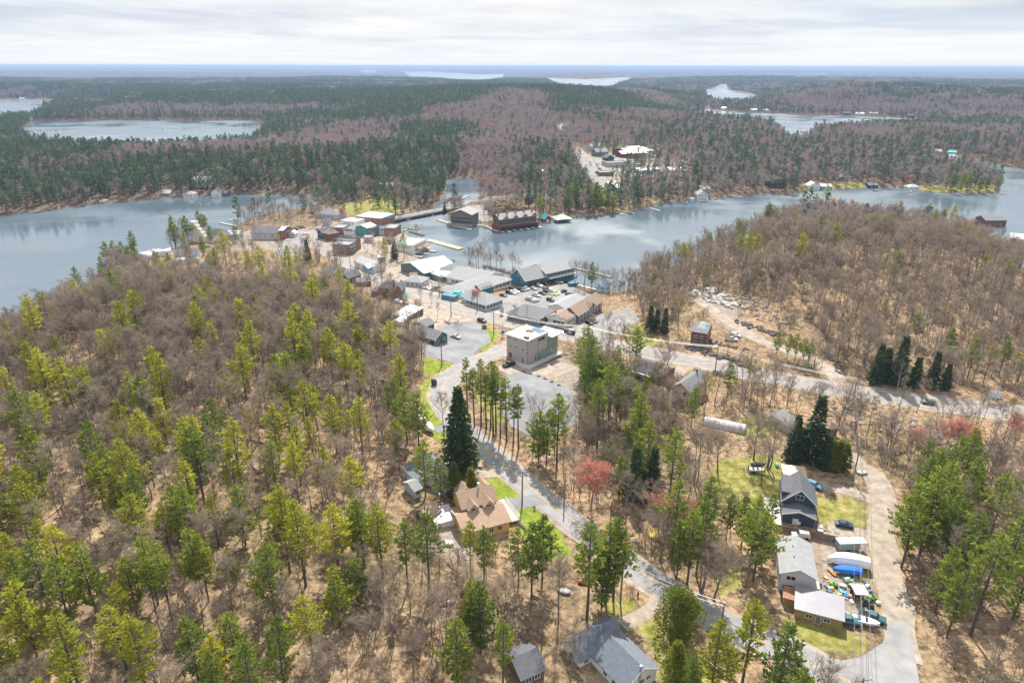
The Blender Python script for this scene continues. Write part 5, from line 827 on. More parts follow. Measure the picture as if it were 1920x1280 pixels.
# ---------------------------------------------------------------- poles and lines
def pole(label, px, py, h, arm=2.2, ang=0, lamp=False, xyz=None):
    x, y, z = xyz or P(px, py); rt = empty('utility_pole', (x, y, z), ang, label, 'pole'); MB().tube((0, 0, -1), (0, 0, h), .24, .16, 8).build('pole', WOOD2, rt)
    if arm:
        for zz in ((h - .5,) if arm < 3 else (h - .4, h - 1.6)):
            cr_ = MB().box(-arm / 2, arm / 2, -.24, -.12, zz - .06, zz + .08).build('crossarm', WOOD2, rt)
            for u in (-.45, 0, .45): MB().tube((u * arm, -.18, zz + .08), (u * arm, -.18, zz + .28), .06, .05, 6).build('insulator', CONC, cr_)
    if lamp: MB().tube((0, 0, h - 1), (1.8, 0, h - .3), .05, .05, 5).box(1.6, 2.3, -.12, .12, h - .36, h - .26).build('lamp_arm', SLATE, rt)
    return (x, y, z + h)
WOOD2 = mat('creosoted_pole', (.20, .17, .15), .9, var=.2, scale=3)
def wires(label, pts, offs, sag=1.2, drop=.3):
    q = MB()
    for ox, oz in offs:
        for a, b_ in zip(pts[:-1], pts[1:]):
            d = Vector((b_[0] - a[0], b_[1] - a[1], 0)); d = d.normalized() if d.length else Vector((1, 0, 0)); nn = Vector((-d.y, d.x, 0)) * ox; pr_ = None
            for i in range(9):
                t = i / 8; p = Vector(a).lerp(Vector(b_), t) + nn + Vector((0, 0, -drop + oz - sag * 4 * t * (1 - t)))
                if pr_ is not None: q.tube(pr_, p, .045, .045, 3, False)
                pr_ = p
    tag(q.build('power_line', mat('aluminium_wire', (.45, .45, .45), .5, .5)), label, 'power line')
h1 = [pole(l_, x, y, h, 2.0, a) for l_, x, y, h, a in [('wooden pole beside the highway opposite the red maple', 846, 594, 10, .5), ('tall wooden pole at the junction lawn', 926, 627, 11, .5), ('tall wooden pole by the boulder row right of the modern building', 1093, 670, 14, .4), ('wooden pole beside the grey SUV on the highway', 1340, 703, 12.5, .3)]]
pole('thin pole on the verge before the pavilion', 895, 583, 10, 0); pole('pole at the tip of the lawn triangle below the clapboard house', 828.5, 685, 8.5, 0)
pole('thin pole by the marina side entrance', 824, 556, 9, 1.6); pole('pole on the village street near the white and blue cottage', 658, 510, 9, 1.6); pole('pole beside the dark fir at the street', 600, 490, 8, 1.4)
for l_, x, y in [('street lamp on the bridge, nearer the village', 745, 402), ('street lamp at the far end of the bridge', 800, 393), ('street lamp near the white store', 700, 405)]: pole(l_, x, y, 8, 0, 1.5, True)
sd_ = [pole('wooden pole at the driveway mouth above the ochre house', 979, 946, 10.5, 1.8, 2.4), pole('slim wooden pole among pines beside the residential road', 1163, 1129, 12, 1.8, 2.4), pole('wooden pole at the road edge beyond the round cedar', 1349, 1192, 9, 1.8, 2.4)]
pole('bare wooden pole on the right verge of the residential road', 1057.5, 947, 8.5, 0)
pC = Pz(1620, 1270, 16); hC = 16
big = [pole('tall double-crossarm pole beside the highway at the top of the gravel lane', 1597, 760, 11, 3.2, .1), pole('double-crossarm pole at the bend of the gravel lane beside the cedars', 1599, 900, 12, 3.2, .1), pole('double-crossarm pole at the corner of the gravel lane and the road, bottom edge', 0, 0, 13, 3.2, .1, xyz=(pC[0], pC[1], 3.0))]
wires('cables running down the gravel lane over the yard', big, [(-1.4, 0), (0, 0), (1.4, 0), (.2, -1.9)]); wires('cables following the residential road', sd_, [(-.6, 0), (.6, 0)]); wires('cables along the highway', h1 + [big[0]], [(-.8, 0), (0, 0), (.8, 0)])
# ---------------------------------------------------------------- signs, bins, flags
def box_thing(name, label, cat, px, py, sz, m_, rz=0, parts=(), dz=0):
    x, y, z = P(px, py); rt = empty(name, (x, y, z + .08 + dz), rz, label, cat)
    for nm, mm, bs in parts: 
        for b_ in bs: MB().box(*b_).build(nm, mm, rt)
    return rt
BLU = mat('dumpster_blue', (.02, .17, .30), .5); GRN = mat('bright_green_paint', (.05, .38, .10), .5)
box_thing('dumpster', 'blue dumpster at the right side of the marina car park', 'dumpster', 1074, 536, 0, 0, .4, [('body', BLU, [(-2.6, 2.6, -1.3, 1.3, 0, 1.8)]), ('rim', mat('dumpster_rim', (.03, .22, .36)), [(-2.75, 2.75, -1.45, -1.31, 1.6, 1.85), (-2.75, 2.75, 1.31, 1.45, 1.6, 1.85)]), ('skid', SLATE, [(-2.4, 2.4, -.9, -.7, -.1, 0), (-2.4, 2.4, .7, .9, -.1, 0)])])
box_thing('shipping_container', 'blue container beside the highway, left of the red maple', 'container', 843, 562, 0, 0, -.5, [('body', mat('container_blue', (.07, .20, .32), .5), [(-4, 4, -1.6, 1.6, 0, 2.6)]), ('door_frame', SLATE, [(4.003, 4.06, -1.5, 1.5, .1, 2.5)])])
box_thing('kiosk', 'small teal-roofed kiosk behind the blue container', 'kiosk', 858, 558, 0, 0, -.5, [('wall', LBLUE, [(-2.2, 2.2, -2, 2, 0, 2.4)]), ('roof', R_TEAL, [(-2.8, 2.8, -2.6, 2.6, 2.4, 2.7), (-1.8, 1.8, -1.6, 1.6, 2.7, 3.3)])])
box_thing('waste_bin', 'dark waste bin at the edge of the junction lawn', 'bin', 908, 616, 0, 0, .4, [('body', SLATE, [(-.9, .9, -.6, .6, 0, 1.3)]), ('lid', TYRE, [(-1, 1, -.7, .7, 1.3, 1.45)])])
box_thing('totem_sign', 'grey upright slab sign at the car park entrance', 'sign', 941, 591, 0, 0, .5, [('slab', CONC, [(-.8, .8, -.3, .3, 0, 3.6)]), ('cap', SLATE, [(-.9, .9, -.4, .4, 3.6, 3.8)])])
box_thing('signpost', 'slim blue and white signpost on the junction lawn', 'sign', 942.5, 631, 0, 0, .3, [('post', SLATE, [(-.1, .1, -.1, .1, 0, 6)]), ('sign_board', mat('pale_blue_board', (.5, .65, .72), .5), [(-1.0, 1.0, -.16, -.11, 3, 4.4)]), ('sign_board', BLU, [(-.8, .8, -.16, -.11, 1.6, 2.7)])])
box_thing('warning_sign', 'orange diamond road sign at the edge of the wood by the car park', 'sign', 912, 797, 0, 0, -.4, [('post', SLATE, [(-.06, .06, 0, .08, 0, 2.4)]), ('sign_board', mat('orange_sign', (.8, .28, .03), .5), [(-.6, .6, -.05, 0, 1.4, 2.6)])])
for i, (px, py, c_, l_) in enumerate([(1034, 552, (.6, .55, .1), 'yellow canoe stacked on the car park'), (1040, 553.5, (.1, .4, .2), 'green canoe on the car park beside the yellow one'), (1046, 553, (.6, .25, .08), 'orange canoe on the car park, right of the green one'), (1049, 550.5, (.7, .6, .2), 'pale yellow canoe at the back of the canoe group')]):
    x, y, z = P(px, py); o = obj('canoe', hullmesh(5.4, 1.0, .6, mat(f'canoe_{i}', c_, .5))); o.location = (x, y, z + .15); o.rotation_euler = (0, 0, .3 + .4 * i); tag(o, l_, 'canoe')
box_thing('portable_shelter', 'pair of blue portable cabins on the lake path right of the car park', 'cabin', 1130, 547, 0, 0, -.3, [('wall', LBLUE, [(-3.4, -.3, -1.6, 1.6, 0, 2.4), (.3, 3.4, -1.6, 1.6, 0, 2.4)]), ('roof', BLU, [(-3.6, -.2, -1.8, 1.8, 2.4, 2.7), (.2, 3.6, -1.8, 1.8, 2.4, 2.7)])])
x, y, z = Pz(901, 497, .6); rt = empty('flagpole', (x, y, z), 0, 'flagpole with a red and white flag at the lake edge behind the marina', 'flag'); MB().tube((0, 0, -2), (0, 0, 12), .09, .06, 6).build('pole', TRIM, rt); MB().box(.1, .7, -.02, .02, 9.6, 11.4).box(1.7, 2.3, -.02, .02, 9.6, 11.4).build('red_panel', mat('flag_red', (.6, .03, .03)), rt); MB().box(.7, 1.7, -.02, .02, 9.6, 11.4).build('white_panel', TRIM, rt)
# people-free patio furniture beside the store
for i in range(10):
    px = 1040 + (i % 5) * 4.2 + (i // 5) * 2; py = 512 + (i % 5) * 2.1 + (i // 5) * 5; x, y, z = P(px, py); rt = empty('parasol', (x, y, max(z, .6)), random.random(), 'closed parasol on the waterside terrace beyond the tall store', 'parasol', 'parasols on the waterside terrace'); MB().tube((0, 0, 0), (0, 0, 2.6), .05, .05, 5).build('pole', DKWOOD, rt); MB().tube((0, 0, 1.1), (0, 0, 2.8), .32, .06, 7).build('canopy', [MAROON, SLATE, CORTEN][i % 3], rt)
b = Bld('terrace_deck', 'raised timber terrace with railings beyond the tall store', 'deck', (1036, 521), (1058, 527), 14, 1); b.part('deck', WOOD, (0, b.L, 0, 12, .2, .7)); b.rail(0, b.L, 0, 12, .7, MAROON, 1.5, 1.1, 'fbr')
# ---------------------------------------------------------------- yard of the lilac house
q = Bld('box_trailer', 'sage green box trailer with pale roof at the top of the yard', 'trailer', (1572, 1034), (1623, 1034), 2.6, 2.4, clear=False); Lq = q.L
q.part('body', mat('sage_green_panel', (.22, .29, .28), .6), (0, Lq * .78, 0, 2.4, .5, 2.5)); q.part('roof', mat('pale_aqua_roof', (.47, .60, .62), .5), (-.1, Lq, -.1, 2.5, 2.52, 2.65)); q.part('post', TRIM, (Lq - .15, Lq - .05, 0, .1, 0, 2.5), (Lq - .15, Lq - .05, 2.3, 2.4, 0, 2.5)); q.part('wheel', TYRE, (Lq * .3, Lq * .3 + .7, -.12, .12, 0, .65))
q = Bld('canopy_tent', 'white-topped dark canopy tent in the lower yard', 'tent', (1602, 1128), (1624, 1130), 3, 2.4, clear=False); q.part('roof', R_WH, (-.2, q.L + .2, -.2, 3.2, 2.3, 2.45)); q.part('side_wall', TYRE, (0, q.L, 2.9, 3.0, 0, 2.3), (0, .08, 0, 2.9, 0, 2.3)); q.part('post', SLATE, (q.L - .1, q.L, 0, .1, 0, 2.3))
items = [('atv', 'green quad bike lying in the middle of the yard', 1562, 1098, (.1, .4, .12), (1.9, 1.0, .9)), ('paddling_pool', 'round blue paddling pool in the yard', 1581, 1109, (.08, .42, .62), (1.6, 1.6, .3)), ('garden_tractor', 'bright green garden tractor beside the canopy tent', 1635, 1124, (.1, .5, .08), (1.6, 1.0, 1.2)), ('snowmobile', 'dark snowmobile beside the garden tractor', 1628, 1137, (.05, .05, .06), (2.4, 1.0, .9)), ('cooler', 'white cooler box at the lane edge of the yard', 1646, 1132, (.75, .74, .72), (1.2, .9, .8)), ('kayak', 'orange kayak leaning by the blue tarpaulin', 1559, 1074, (.75, .25, .05), (.7, 3.0, .5)), ('wheelbarrow', 'red wheelbarrow among the yard clutter', 1597, 1122, (.5, .06, .05), (1.2, .7, .6)), ('toy_slide', 'white and blue toy slide in the yard', 1588, 1090, (.7, .72, .78), (1.4, .9, 1.3)), ('play_table', 'white plastic table in the yard', 1580, 1100, (.75, .75, .75), (1.6, 1.0, .7)), ('barrel', 'blue barrel by the lilac house wall', 1537, 1098, (.1, .25, .45), (.8, .8, 1.0)), ('water_tank', 'green barrel-shaped container at the edge of the cedars', 1456, 874, (.15, .42, .33), (1.1, 2.0, 1.2)), ('log_trailer', 'black utility trailer with white frame near the greenhouse', 1428, 817, (.06, .06, .06), (3.0, 1.6, .8)), ('picnic_table', 'weathered picnic table behind the ochre house', 842, 1020, (.6, .58, .56), (2.4, 1.8, .8)), ('bench', 'pale split-log bench in the left wood clearing', 838, 1132, (.55, .48, .36), (3.6, .8, .6)), ('brush_pile', 'small red-painted cart in the clearing below the pines', 1093, 1092, (.5, .1, .06), (2.4, 1.4, .9)), ('post_box', 'red-brown post box on the verge of the driveway', 1196, 1118, (.3, .05, .04), (.5, .5, 1.5)), ('post_box', 'green post box by the bright lawn', 1002, 955, (.05, .3, .28), (.6, .5, 1.4)), ('trampoline', 'yellow round play frame under the pink-budded bush', 1226, 1004, (.65, .5, .06), (3.2, 3.2, .8)), ('boulder', 'dark upright boulder at the roadside below the lawn triangle', 814, 722, (.07, .06, .055), (2.2, 1.6, 2.8)), ('stacked_lumber', 'stack of grey boards left of the red cart', 1057, 1110, (.4, .39, .38), (3.2, 1.6, .8)), ('white_cabinet', 'white double cabinet against the navy house wall', 1497, 984, (.7, .72, .74), (1.8, .6, 1.1)), ('utility_box', 'small white van-like trailer at the lane head', 1615, 888, (.66, .68, .68), (3.0, 1.6, 1.0)), ('green_cover', 'bright green tarpaulin heap below the driveway pines', 1514, 689, (.12, .55, .1), (3.0, 2.0, .9))]
for nm, l_, px, py, c_, sz in items:
    x, y, z = P(px, py); rt = empty(nm, (x, y, z + .05), random.uniform(-.5, .5), l_, nm.replace('_', ' ')); m_ = mat('paint_' + nm + str(px), c_, .55, var=.12, scale=2); a, b_, c2_ = sz; bm = bmesh.new(); bmesh.ops.create_icosphere(bm, subdivisions=2, radius=.5)
    for v in bm.verts: v.co = Vector((max(-.42, min(.42, v.co.x)) * a * 1.15, max(-.42, min(.42, v.co.y)) * b_ * 1.15, (max(-.3, min(.45, v.co.z)) + .3) * c2_ * 1.1 + .15))
    me = bpy.data.meshes.new('body'); bm.to_mesh(me); bm.free(); me.materials.append(m_); obj('body', me, rt)
    if nm in ('atv', 'garden_tractor', 'snowmobile', 'wheelbarrow', 'log_trailer', 'utility_box', 'brush_pile'):
        for sx in (-1, 1):
            for sy in (-1, 1): MB().tube((sx * a * .36, sy * b_ * .5 - .1, .3), (sx * a * .36, sy * b_ * .5 + .1, .3), .3, .3, 8).build('wheel', TYRE, rt)
        MB().box(-.2, .2, -b_ * .25, b_ * .25, c2_ * .85, c2_ * 1.05).build('seat', TYRE, rt)
    elif nm in ('picnic_table', 'bench', 'play_table'):
        for sx in (-1, 1): MB().box(sx * a * .35 - .08, sx * a * .35 + .08, -b_ * .35, b_ * .35, 0, c2_ * .6).build('leg', WOOD, rt)
# small scattered clutter: each a thing
cl = [(.7, .7, .7), (.5, .1, .08), (.1, .2, .45), (.55, .45, .3), (.05, .05, .05), (.7, .6, .2), (.15, .4, .2)]
for i in range(70):
    px = random.uniform(1540, 1632); py = random.uniform(1082, 1158)
    if py > 1128 and px < 1590: continue
    x, y, z = P(px, py); a = random.uniform(.25, .8); o = MB().hexa([(-a, -a*.6, 0), (a, -a*.7, 0), (a*.9, a*.6, 0), (-a, a*.5, 0)], [(-a*.8, -a*.5, a*.6), (a*.7, -a*.5, a*.8), (a*.8, a*.5, a*.5), (-a*.7, a*.4, a*.7)]).build('crate', mat('clutter_%d' % (i % 7), cl[i % 7], .7)); o.location = (x, y, z + .06); o.rotation_euler = (0, 0, random.uniform(0, 3)); tag(o, 'small box or oddment among the clutter of the yard', 'crate', 'clutter strewn over the yard')
# ---------------------------------------------------------------- trees: prototypes
BARK_D = mat('dark_bark', (.10, .085, .075), .95, var=.3, scale=3); BARK_G = mat('grey_bark', (.17, .148, .13), .95, var=.3, scale=3)
BARK_W = mat('pale_bark', (.52, .49, .45), .9, var=.25, scale=3)
PY = leafmat('pine_needles_yellow_green', (.16, .205, .03), (.60, .58, .07), .55)
PG = leafmat('pine_needles_green', (.09, .15, .035), (.36, .41, .07), .5)
PD = leafmat('fir_needles_dark', (.035, .07, .035), (.09, .14, .05), .3)
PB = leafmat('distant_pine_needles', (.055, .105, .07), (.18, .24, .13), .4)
CED = leafmat('cedar_sprays', (.11, .15, .025), (.34, .36, .045), .4)
TWG = leafmat('bare_twigs', (.20, .16, .13), (.46, .38, .31), .35)
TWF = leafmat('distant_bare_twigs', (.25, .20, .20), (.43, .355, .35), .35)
RED = leafmat('red_maple_buds', (.50, .14, .11), (.72, .30, .24), .45)
ORA = leafmat('orange_buds', (.42, .18, .10), (.60, .33, .20), .4)
YBD = leafmat('pale_green_buds', (.24, .20, .07), (.36, .33, .10), .45)
class Leaves:
    def __init__(s, seed): s.v = []; s.f = []; s.r = random.Random(seed)
    def leaf(s, p, d, l, w):
        d = Vector(d).normalized(); a = d.cross(Vector((s.r.uniform(-1, 1), s.r.uniform(-1, 1), s.r.uniform(-1, 1))))
        if a.length < .05: a = d.orthogonal()
        a.normalize(); a *= w / 2; p = Vector(p); k = len(s.v)
        s.v += [p, p + d * l * .55 + a, p + d * l, p + d * l * .55 - a]
        s.f.append((k, k + 1, k + 2, k + 3))
    def tri(s, p, d, l, w):
        d = Vector(d).normalized(); a = d.cross(Vector((s.r.uniform(-1, 1), s.r.uniform(-1, 1), s.r.uniform(-1, 1))))
        if a.length < .05: a = d.orthogonal()
        a.normalize(); a *= w / 2; p = Vector(p); k = len(s.v); s.v += [p - a, p + a, p + d * l]; s.f.append((k, k + 1, k + 2))
def pine(seed, H=20., cb=.35, Lm=3.6, wh=1.0, br=5, tuft=6, leaf=5, ll=.85, lw=.26, up=.18, gap=.18, tip=.25, seg=5):
    """open, plumed conifer: returns wood MB, Leaves"""
    r = random.Random(seed); w = MB(); lf = Leaves(seed + 1); ax = []
    lean = (r.uniform(-.02, .02), r.uniform(-.02, .02)); bend = r.uniform(-.25, .25)
    def axis(z): t = z / H; return Vector((lean[0] * z + bend * math.sin(t * 5), lean[1] * z + bend * math.cos(t * 4) - bend, z))
    n = 7
    for i in range(n): z0, z1 = H * i / n, H * (i + 1) / n; w.tube(axis(z0), axis(z1), .26 * (1 - i / n) ** .8 * H / 20 + .03, .26 * (1 - (i + 1) / n) ** .8 * H / 20 + .03, seg, False)
    z = cb * H
    side = [r.uniform(.6, 1.15) for _ in range(6)]
    while z < H - .5:
        t = (z / H - cb) / (1 - cb)
        env = (math.sin(min(1, t / tip) * math.pi / 2) if t < tip else (1 - (t - tip) / (1 - tip)) ** .75) * Lm
        env *= r.uniform(.72, 1.15)
        k = max(3, int(br * (1 - .35 * t))); a0 = r.uniform(0, 6.28)
        for b in range(k):
            if r.random() < gap: continue
            a = a0 + 6.283 * b / k + r.uniform(-.35, .35); ln = max(.7, env * r.uniform(.6, 1.15) * side[int((a % 6.283) / 6.283 * 6) % 6])
            u = up + .35 * t + r.uniform(-.1, .12); o = axis(z); dr = Vector((math.cos(a), math.sin(a), u)).normalized()
            e1 = o + dr * ln
            e1.z += ln * .06
            w.tube(o, e1, .05 + .012 * ln, .015, 3, False)
            nt_ = max(2, int(tuft * ln / Lm + .5)); sd_ = Vector((-math.sin(a), math.cos(a), 0))
            for q in range(nt_):
                s_ = .3 + .72 * (q + r.random()) / nt_; lat = r.uniform(-1, 1) * (1.15 - s_) * ln * .45
                c = o + (e1 - o) * s_ + sd_ * lat + Vector((0, 0, r.uniform(-.05, .25)))
                for g in range(leaf):
                    dd = dr * r.uniform(.1, 1) + sd_ * (r.uniform(-1, 1)) + Vector((0, 0, r.uniform(-.1, .75)))
                    lf.leaf(c + Vector((r.uniform(-.2, .2), r.uniform(-.2, .2), r.uniform(-.1, .1))), dd, ll * r.uniform(.6, 1.2), lw * r.uniform(.7, 1.3))
        z += wh * r.uniform(.75, 1.25) * (1.1 - .45 * t)
    for g in range(leaf * 2): lf.leaf(axis(H - .4), (r.uniform(-.4, .4), r.uniform(-.4, .4), 1), ll, lw)
    return w, lf
def spruce(seed, H=22., Lm=5., wh=.75, br=9, droop=.25, cb=.08, ll=1.0, lw=.34, leaf=4, tuft=6):
    r = random.Random(seed); w = MB(); lf = Leaves(seed + 1); w.tube((0, 0, 0), (0, 0, H * .95), .32 * H / 20, .04, 6, False); z = cb * H
    while z < H - .3:
        t = (z / H - cb) / (1 - cb); env = Lm * (1 - t) ** .85 * (min(1, .6 + t * 5))
        k = max(4, int(br * (1 - .4 * t))); a0 = r.uniform(0, 6.28)
        for b in range(k):
            a = a0 + 6.283 * b / k + r.uniform(-.25, .25); ln = max(.4, env * r.uniform(.68, 1.12)); dr = Vector((math.cos(a), math.sin(a), -droop + .3 * t)).normalized()
            o = Vector((0, 0, z)); e1 = o + dr * ln; w.tube(o, e1, .05, .015, 3, False); sd_ = Vector((-math.sin(a), math.cos(a), 0))
            nt_ = max(2, int(tuft * ln / Lm + .5))
            for q in range(nt_):
                s_ = .15 + .87 * (q + r.random()) / nt_; c = o + (e1 - o) * s_ + sd_ * r.uniform(-.32, .32) * ln * (1.1 - s_)
                for g in range(leaf): lf.leaf(c, dr * r.uniform(.3, 1) + sd_ * r.uniform(-.9, .9) + Vector((0, 0, r.uniform(-.5, .35))), ll * r.uniform(.6, 1.2), lw)
        z += wh * r.uniform(.8, 1.2) * (1 - .35 * t)
    return w, lf
def dense_crown(seed, H, Rw, n=3500, ll=.55, lw=.3, cone=.0, lob=9, base=.05):
    """cedar: clumped dense crown that reaches near the ground"""
    r = random.Random(seed); w = MB(); lf = Leaves(seed + 1); w.tube((0, 0, 0), (0, 0, H * .8), .2, .05, 5, False); cl = []
    for i in range(lob * 6):
        t = (i + r.random()) / (lob * 6); a = r.uniform(0, 6.28); pr = (math.sin(min(1, t / .28) * 1.57) if t < .28 else (1 - (t - .28) / .72) ** (.5 + cone * .5))
        rad = Rw * pr * r.uniform(.55, .95); cl.append((Vector((math.cos(a) * rad, math.sin(a) * rad, base * H + t * (1 - base) * H * .97)), Rw * r.uniform(.22, .38) * (1 - .45 * t)))
    for c, q in cl[::2]: w.tube((0, 0, max(.3, c.z * .7)), c, .06, .02, 3, False)
    for i in range(n):
        c, q = r.choice(cl); d = Vector((r.gauss(0, 1), r.gauss(0, 1), r.gauss(0, 1))).normalized(); p = c + Vector((d.x, d.y, d.z * 1.3)) * q
        lf.leaf(p, d + Vector((0, 0, .5)), ll * r.uniform(.5, 1.1), lw)
    return w, lf
def bare(seed, H=17., fork=.42, spread=.5, l1=7, l2=6, l3=5, tw=5, tl=1.3, twd=.05, trunks=1, r0=.2, bud=0, budn=0):
    r = random.Random(seed); w = MB(); lf = Leaves(seed + 1); bd = Leaves(seed + 2)
    def jit(d, a): d = Vector(d) + Vector((r.gauss(0, a), r.gauss(0, a), r.gauss(0, a * .6))); return d.normalized()
    for tk in range(trunks):
        off = Vector((0, 0, 0)) if trunks == 1 else Vector((math.cos(tk * 2.1), math.sin(tk * 2.1), 0)) * .35
        td = jit((off.x * .35, off.y * .35, 1), .05); p = off.copy(); pts = [p.copy()]; n = 6; rr_ = r0 / math.sqrt(trunks)
        for i in range(n):
            q = p + td * H * .86 / n; w.tube(p, q, rr_ * (1 - i / n * .85), rr_ * (1 - (i + 1) / n * .85), 5, False); td = jit(td + Vector((0, 0, .08)), .06); p = q; pts.append(p.copy())
        m1 = max(3, l1 // trunks)
        for i in range(m1):
            s_ = fork + (1 - fork) * ((i + r.random() * .6) / m1) ** .9; k = min(n - 1, int(s_ * n)); o = pts[k] + (pts[k + 1] - pts[k]) * (s_ * n - k if k < n else 0)
            a = i * 2.4 + r.uniform(-.5, .5); up = .75 + .7 * s_; d = Vector((math.cos(a), math.sin(a), up)).normalized(); ln = H * (.42 * (1 - s_) + .16) * (spread / .5) * r.uniform(.8, 1.15); q0 = o
            nodes = []
            for j in range(3):
                q1 = q0 + d * ln / 3; w.tube(q0, q1, .075 * (1 - j * .28), .075 * (1 - (j + 1) * .28), 3, False); nodes.append((q0, q1)); d = jit(d + Vector((0, 0, .12)), .14); q0 = q1
            for j in range(l2):
                a_, b_ = nodes[min(2, int(.3 * 3 + (j / l2) * 2.1))]; o2 = a_ + (b_ - a_) * r.random(); d2 = jit(d * .6 + Vector((r.gauss(0, .6), r.gauss(0, .6), .45)), .1); l2n = ln * r.uniform(.28, .55)
                q2 = o2 + d2 * l2n; w.tube(o2, q2, .03, .012, 3, False)
                for k3 in range(l3):
                    o3 = o2 + (q2 - o2) * r.uniform(.25, 1); d3 = jit(d2 * .7 + Vector((r.gauss(0, .6), r.gauss(0, .6), .3)), .1); l3n = l2n * r.uniform(.35, .7); lf.tri(o3, d3, l3n, twd * 1.3); q3 = o3 + d3 * l3n
                    for k4 in range(tw):
                        c = o3 + (q3 - o3) * r.uniform(.3, 1); dd = jit(d3 * .5 + Vector((r.gauss(0, .6), r.gauss(0, .6), .2)), .1); lf.tri(c, dd, tl * r.uniform(.5, 1.1), twd)
                        if bud and r.random() < bud:
                            for _ in range(budn): bd.tri(c + dd * tl * r.uniform(.3, 1.), (r.gauss(0, 1), r.gauss(0, 1), r.gauss(0, 1)), .3, .26)
    return w, lf, bd
def tmesh(name, wl, bark, leafm):
    w, lf = wl[0], wl[1]; nv = len(w.v); v = list(w.v) + [tuple(a) for a in lf.v]; f = list(w.f) + [tuple(i + nv for i in q) for q in lf.f]; mi = [0] * len(w.f) + [1] * len(lf.f)
    ms_ = [bark, leafm]
    if len(wl) > 2 and wl[2].f:
        k = len(v); v += [tuple(a) for a in wl[2].v]; f += [tuple(i + k for i in q) for q in wl[2].f]; mi += [2] * len(wl[2].f); ms_.append(wl[3])
    return mesh(name, v, f, ms_, mi)
def tparts(wl, bark, leafm):
    """trunk and crown meshes"""
    w, lf = wl[0], wl[1]; a = mesh('trunk', w.v, w.f, bark); v = [tuple(q) for q in lf.v]; f = list(lf.f); mi = [0] * len(f); ms_ = [leafm]
    if len(wl) > 2 and wl[2].f: k = len(v); v += [tuple(q) for q in wl[2].v]; f += [tuple(i + k for i in q) for q in wl[2].f]; mi += [1] * len(wl[2].f); ms_.append(wl[3])
    return a, mesh('crown', v, f, ms_, mi)
NP = [pine(10 + i, H=h, cb=c, Lm=l * 1.25, tuft=tf + 3, leaf=5, br=b + 1, ll=1.0, lw=.34, gap=.2) for i, (h, c, l, tf, b) in enumerate([(21, .26, 4.0, 7, 5), (19, .2, 3.8, 6, 5), (23, .4, 3.9, 7, 5), (16, .1, 3.7, 6, 6), (20, .27, 4.5, 7, 5)])]
NPT = pine(31, H=23, cb=.5, Lm=3.3, tuft=7, leaf=5, br=6, gap=.2, ll=.95, lw=.34)           # tall bare-stemmed pine
NB = [bare(50 + i, H=h, fork=fk, spread=s_, trunks=k, l1=8, l3=4, tw=5, twd=.055, tl=1.4) for i, (h, fk, s_, k) in enumerate([(17, .45, .45, 1), (15, .35, .55, 2), (19, .5, .4, 1), (13, .3, .6, 2), (17, .5, .38, 1)])]
NB += [bare(60, 17, .5, .28, l1=6, l2=3, l3=4, tw=4, twd=.055), bare(61, 14, .4, .3, l1=6, l2=4, l3=3, tw=4, r0=.13, twd=.055), bare(62, 16, .35, .42, l1=7, l2=5, l3=4, tw=4, trunks=3, twd=.055)]
PROT = {}
PROT['pine_y'] = [tparts(q, BARK_D, PY) for q in NP]; 
def remat(pr, leafm): 
    o = []
    for a, b in pr: c = b.copy(); c.materials[0] = leafm; o.append((a, c))
    return o
PROT['pine_g'] = remat(PROT['pine_y'], PG)
PROT['pine_tall'] = [tparts(NPT, BARK_D, PG)]
PROT['bare'] = [tparts(q, BARK_G, TWG) for q in NB]
PROT['bare_y'] = remat(PROT['bare'], YBD)
PROT['spruce'] = [tparts(spruce(70, 23, 5.6, wh=.62, br=10, leaf=5, tuft=8, lw=.42), BARK_D, PD)]
PROT['fir'] = [tparts(spruce(71, 17, 3.7, br=9, tuft=6, lw=.42), BARK_D, PD), tparts(spruce(72, 13, 3.0, br=9, tuft=6, lw=.42), BARK_D, PD)]
PROT['cedar'] = [tparts(dense_crown(80, 9, 2.4, 2600, cone=.6), BARK_D, CED), tparts(dense_crown(81, 8, 2.1, 2400, cone=.9), BARK_D, CED)]
PROT['round_cedar'] = [tparts(dense_crown(83, 11, 5.2, 6500, lob=12, base=.12, ll=.6), BARK_D, CED)]
PROT['red'] = [tparts((*bare(90, 12, .28, .62, l1=10, l2=7, bud=.8, budn=2), RED), BARK_G, TWG)]
PROT['orange'] = [tparts((*bare(92, 12, .3, .6, l1=8, l2=6, bud=.5, budn=2), ORA), BARK_G, TWG)]
PROT['pinkbush'] = [tparts((*bare(94, 9, .12, .7, l1=9, l2=7, trunks=3, bud=.5, budn=2), RED), BARK_G, TWG)]
PROT['big_bare'] = [tparts(bare(96, 18, .22, .6, l1=12, l2=9, l3=6, tw=5, trunks=3, r0=.45), BARK_G, TWG), tparts(bare(97, 15, .25, .7, l1=12, l2=9, l3=6, tw=5, r0=.35), BARK_G, TWG)]
PROT['white_bare'] = [tparts(bare(98, 15, .3, .6, l1=9, l2=6, l3=4, tw=3, r0=.22), BARK_W, TWG)]
PROT['shrub'] = [tparts(bare(100, 3.2, .05, .9, l1=8, l2=5, l3=4, tw=4, trunks=3, r0=.08, tl=.6, twd=.035), BARK_G, TWG)]
TREES = {}      # kind -> list of (x, y, z, scale, rot, label, group, variant)
def plant(kind, px, py, s=1., label='', group=None, var=None, name=None, cat='tree'):
    x, y, z = P(px, py); return plant_xy(kind, x, y, z, s, label, group, var, name, cat)
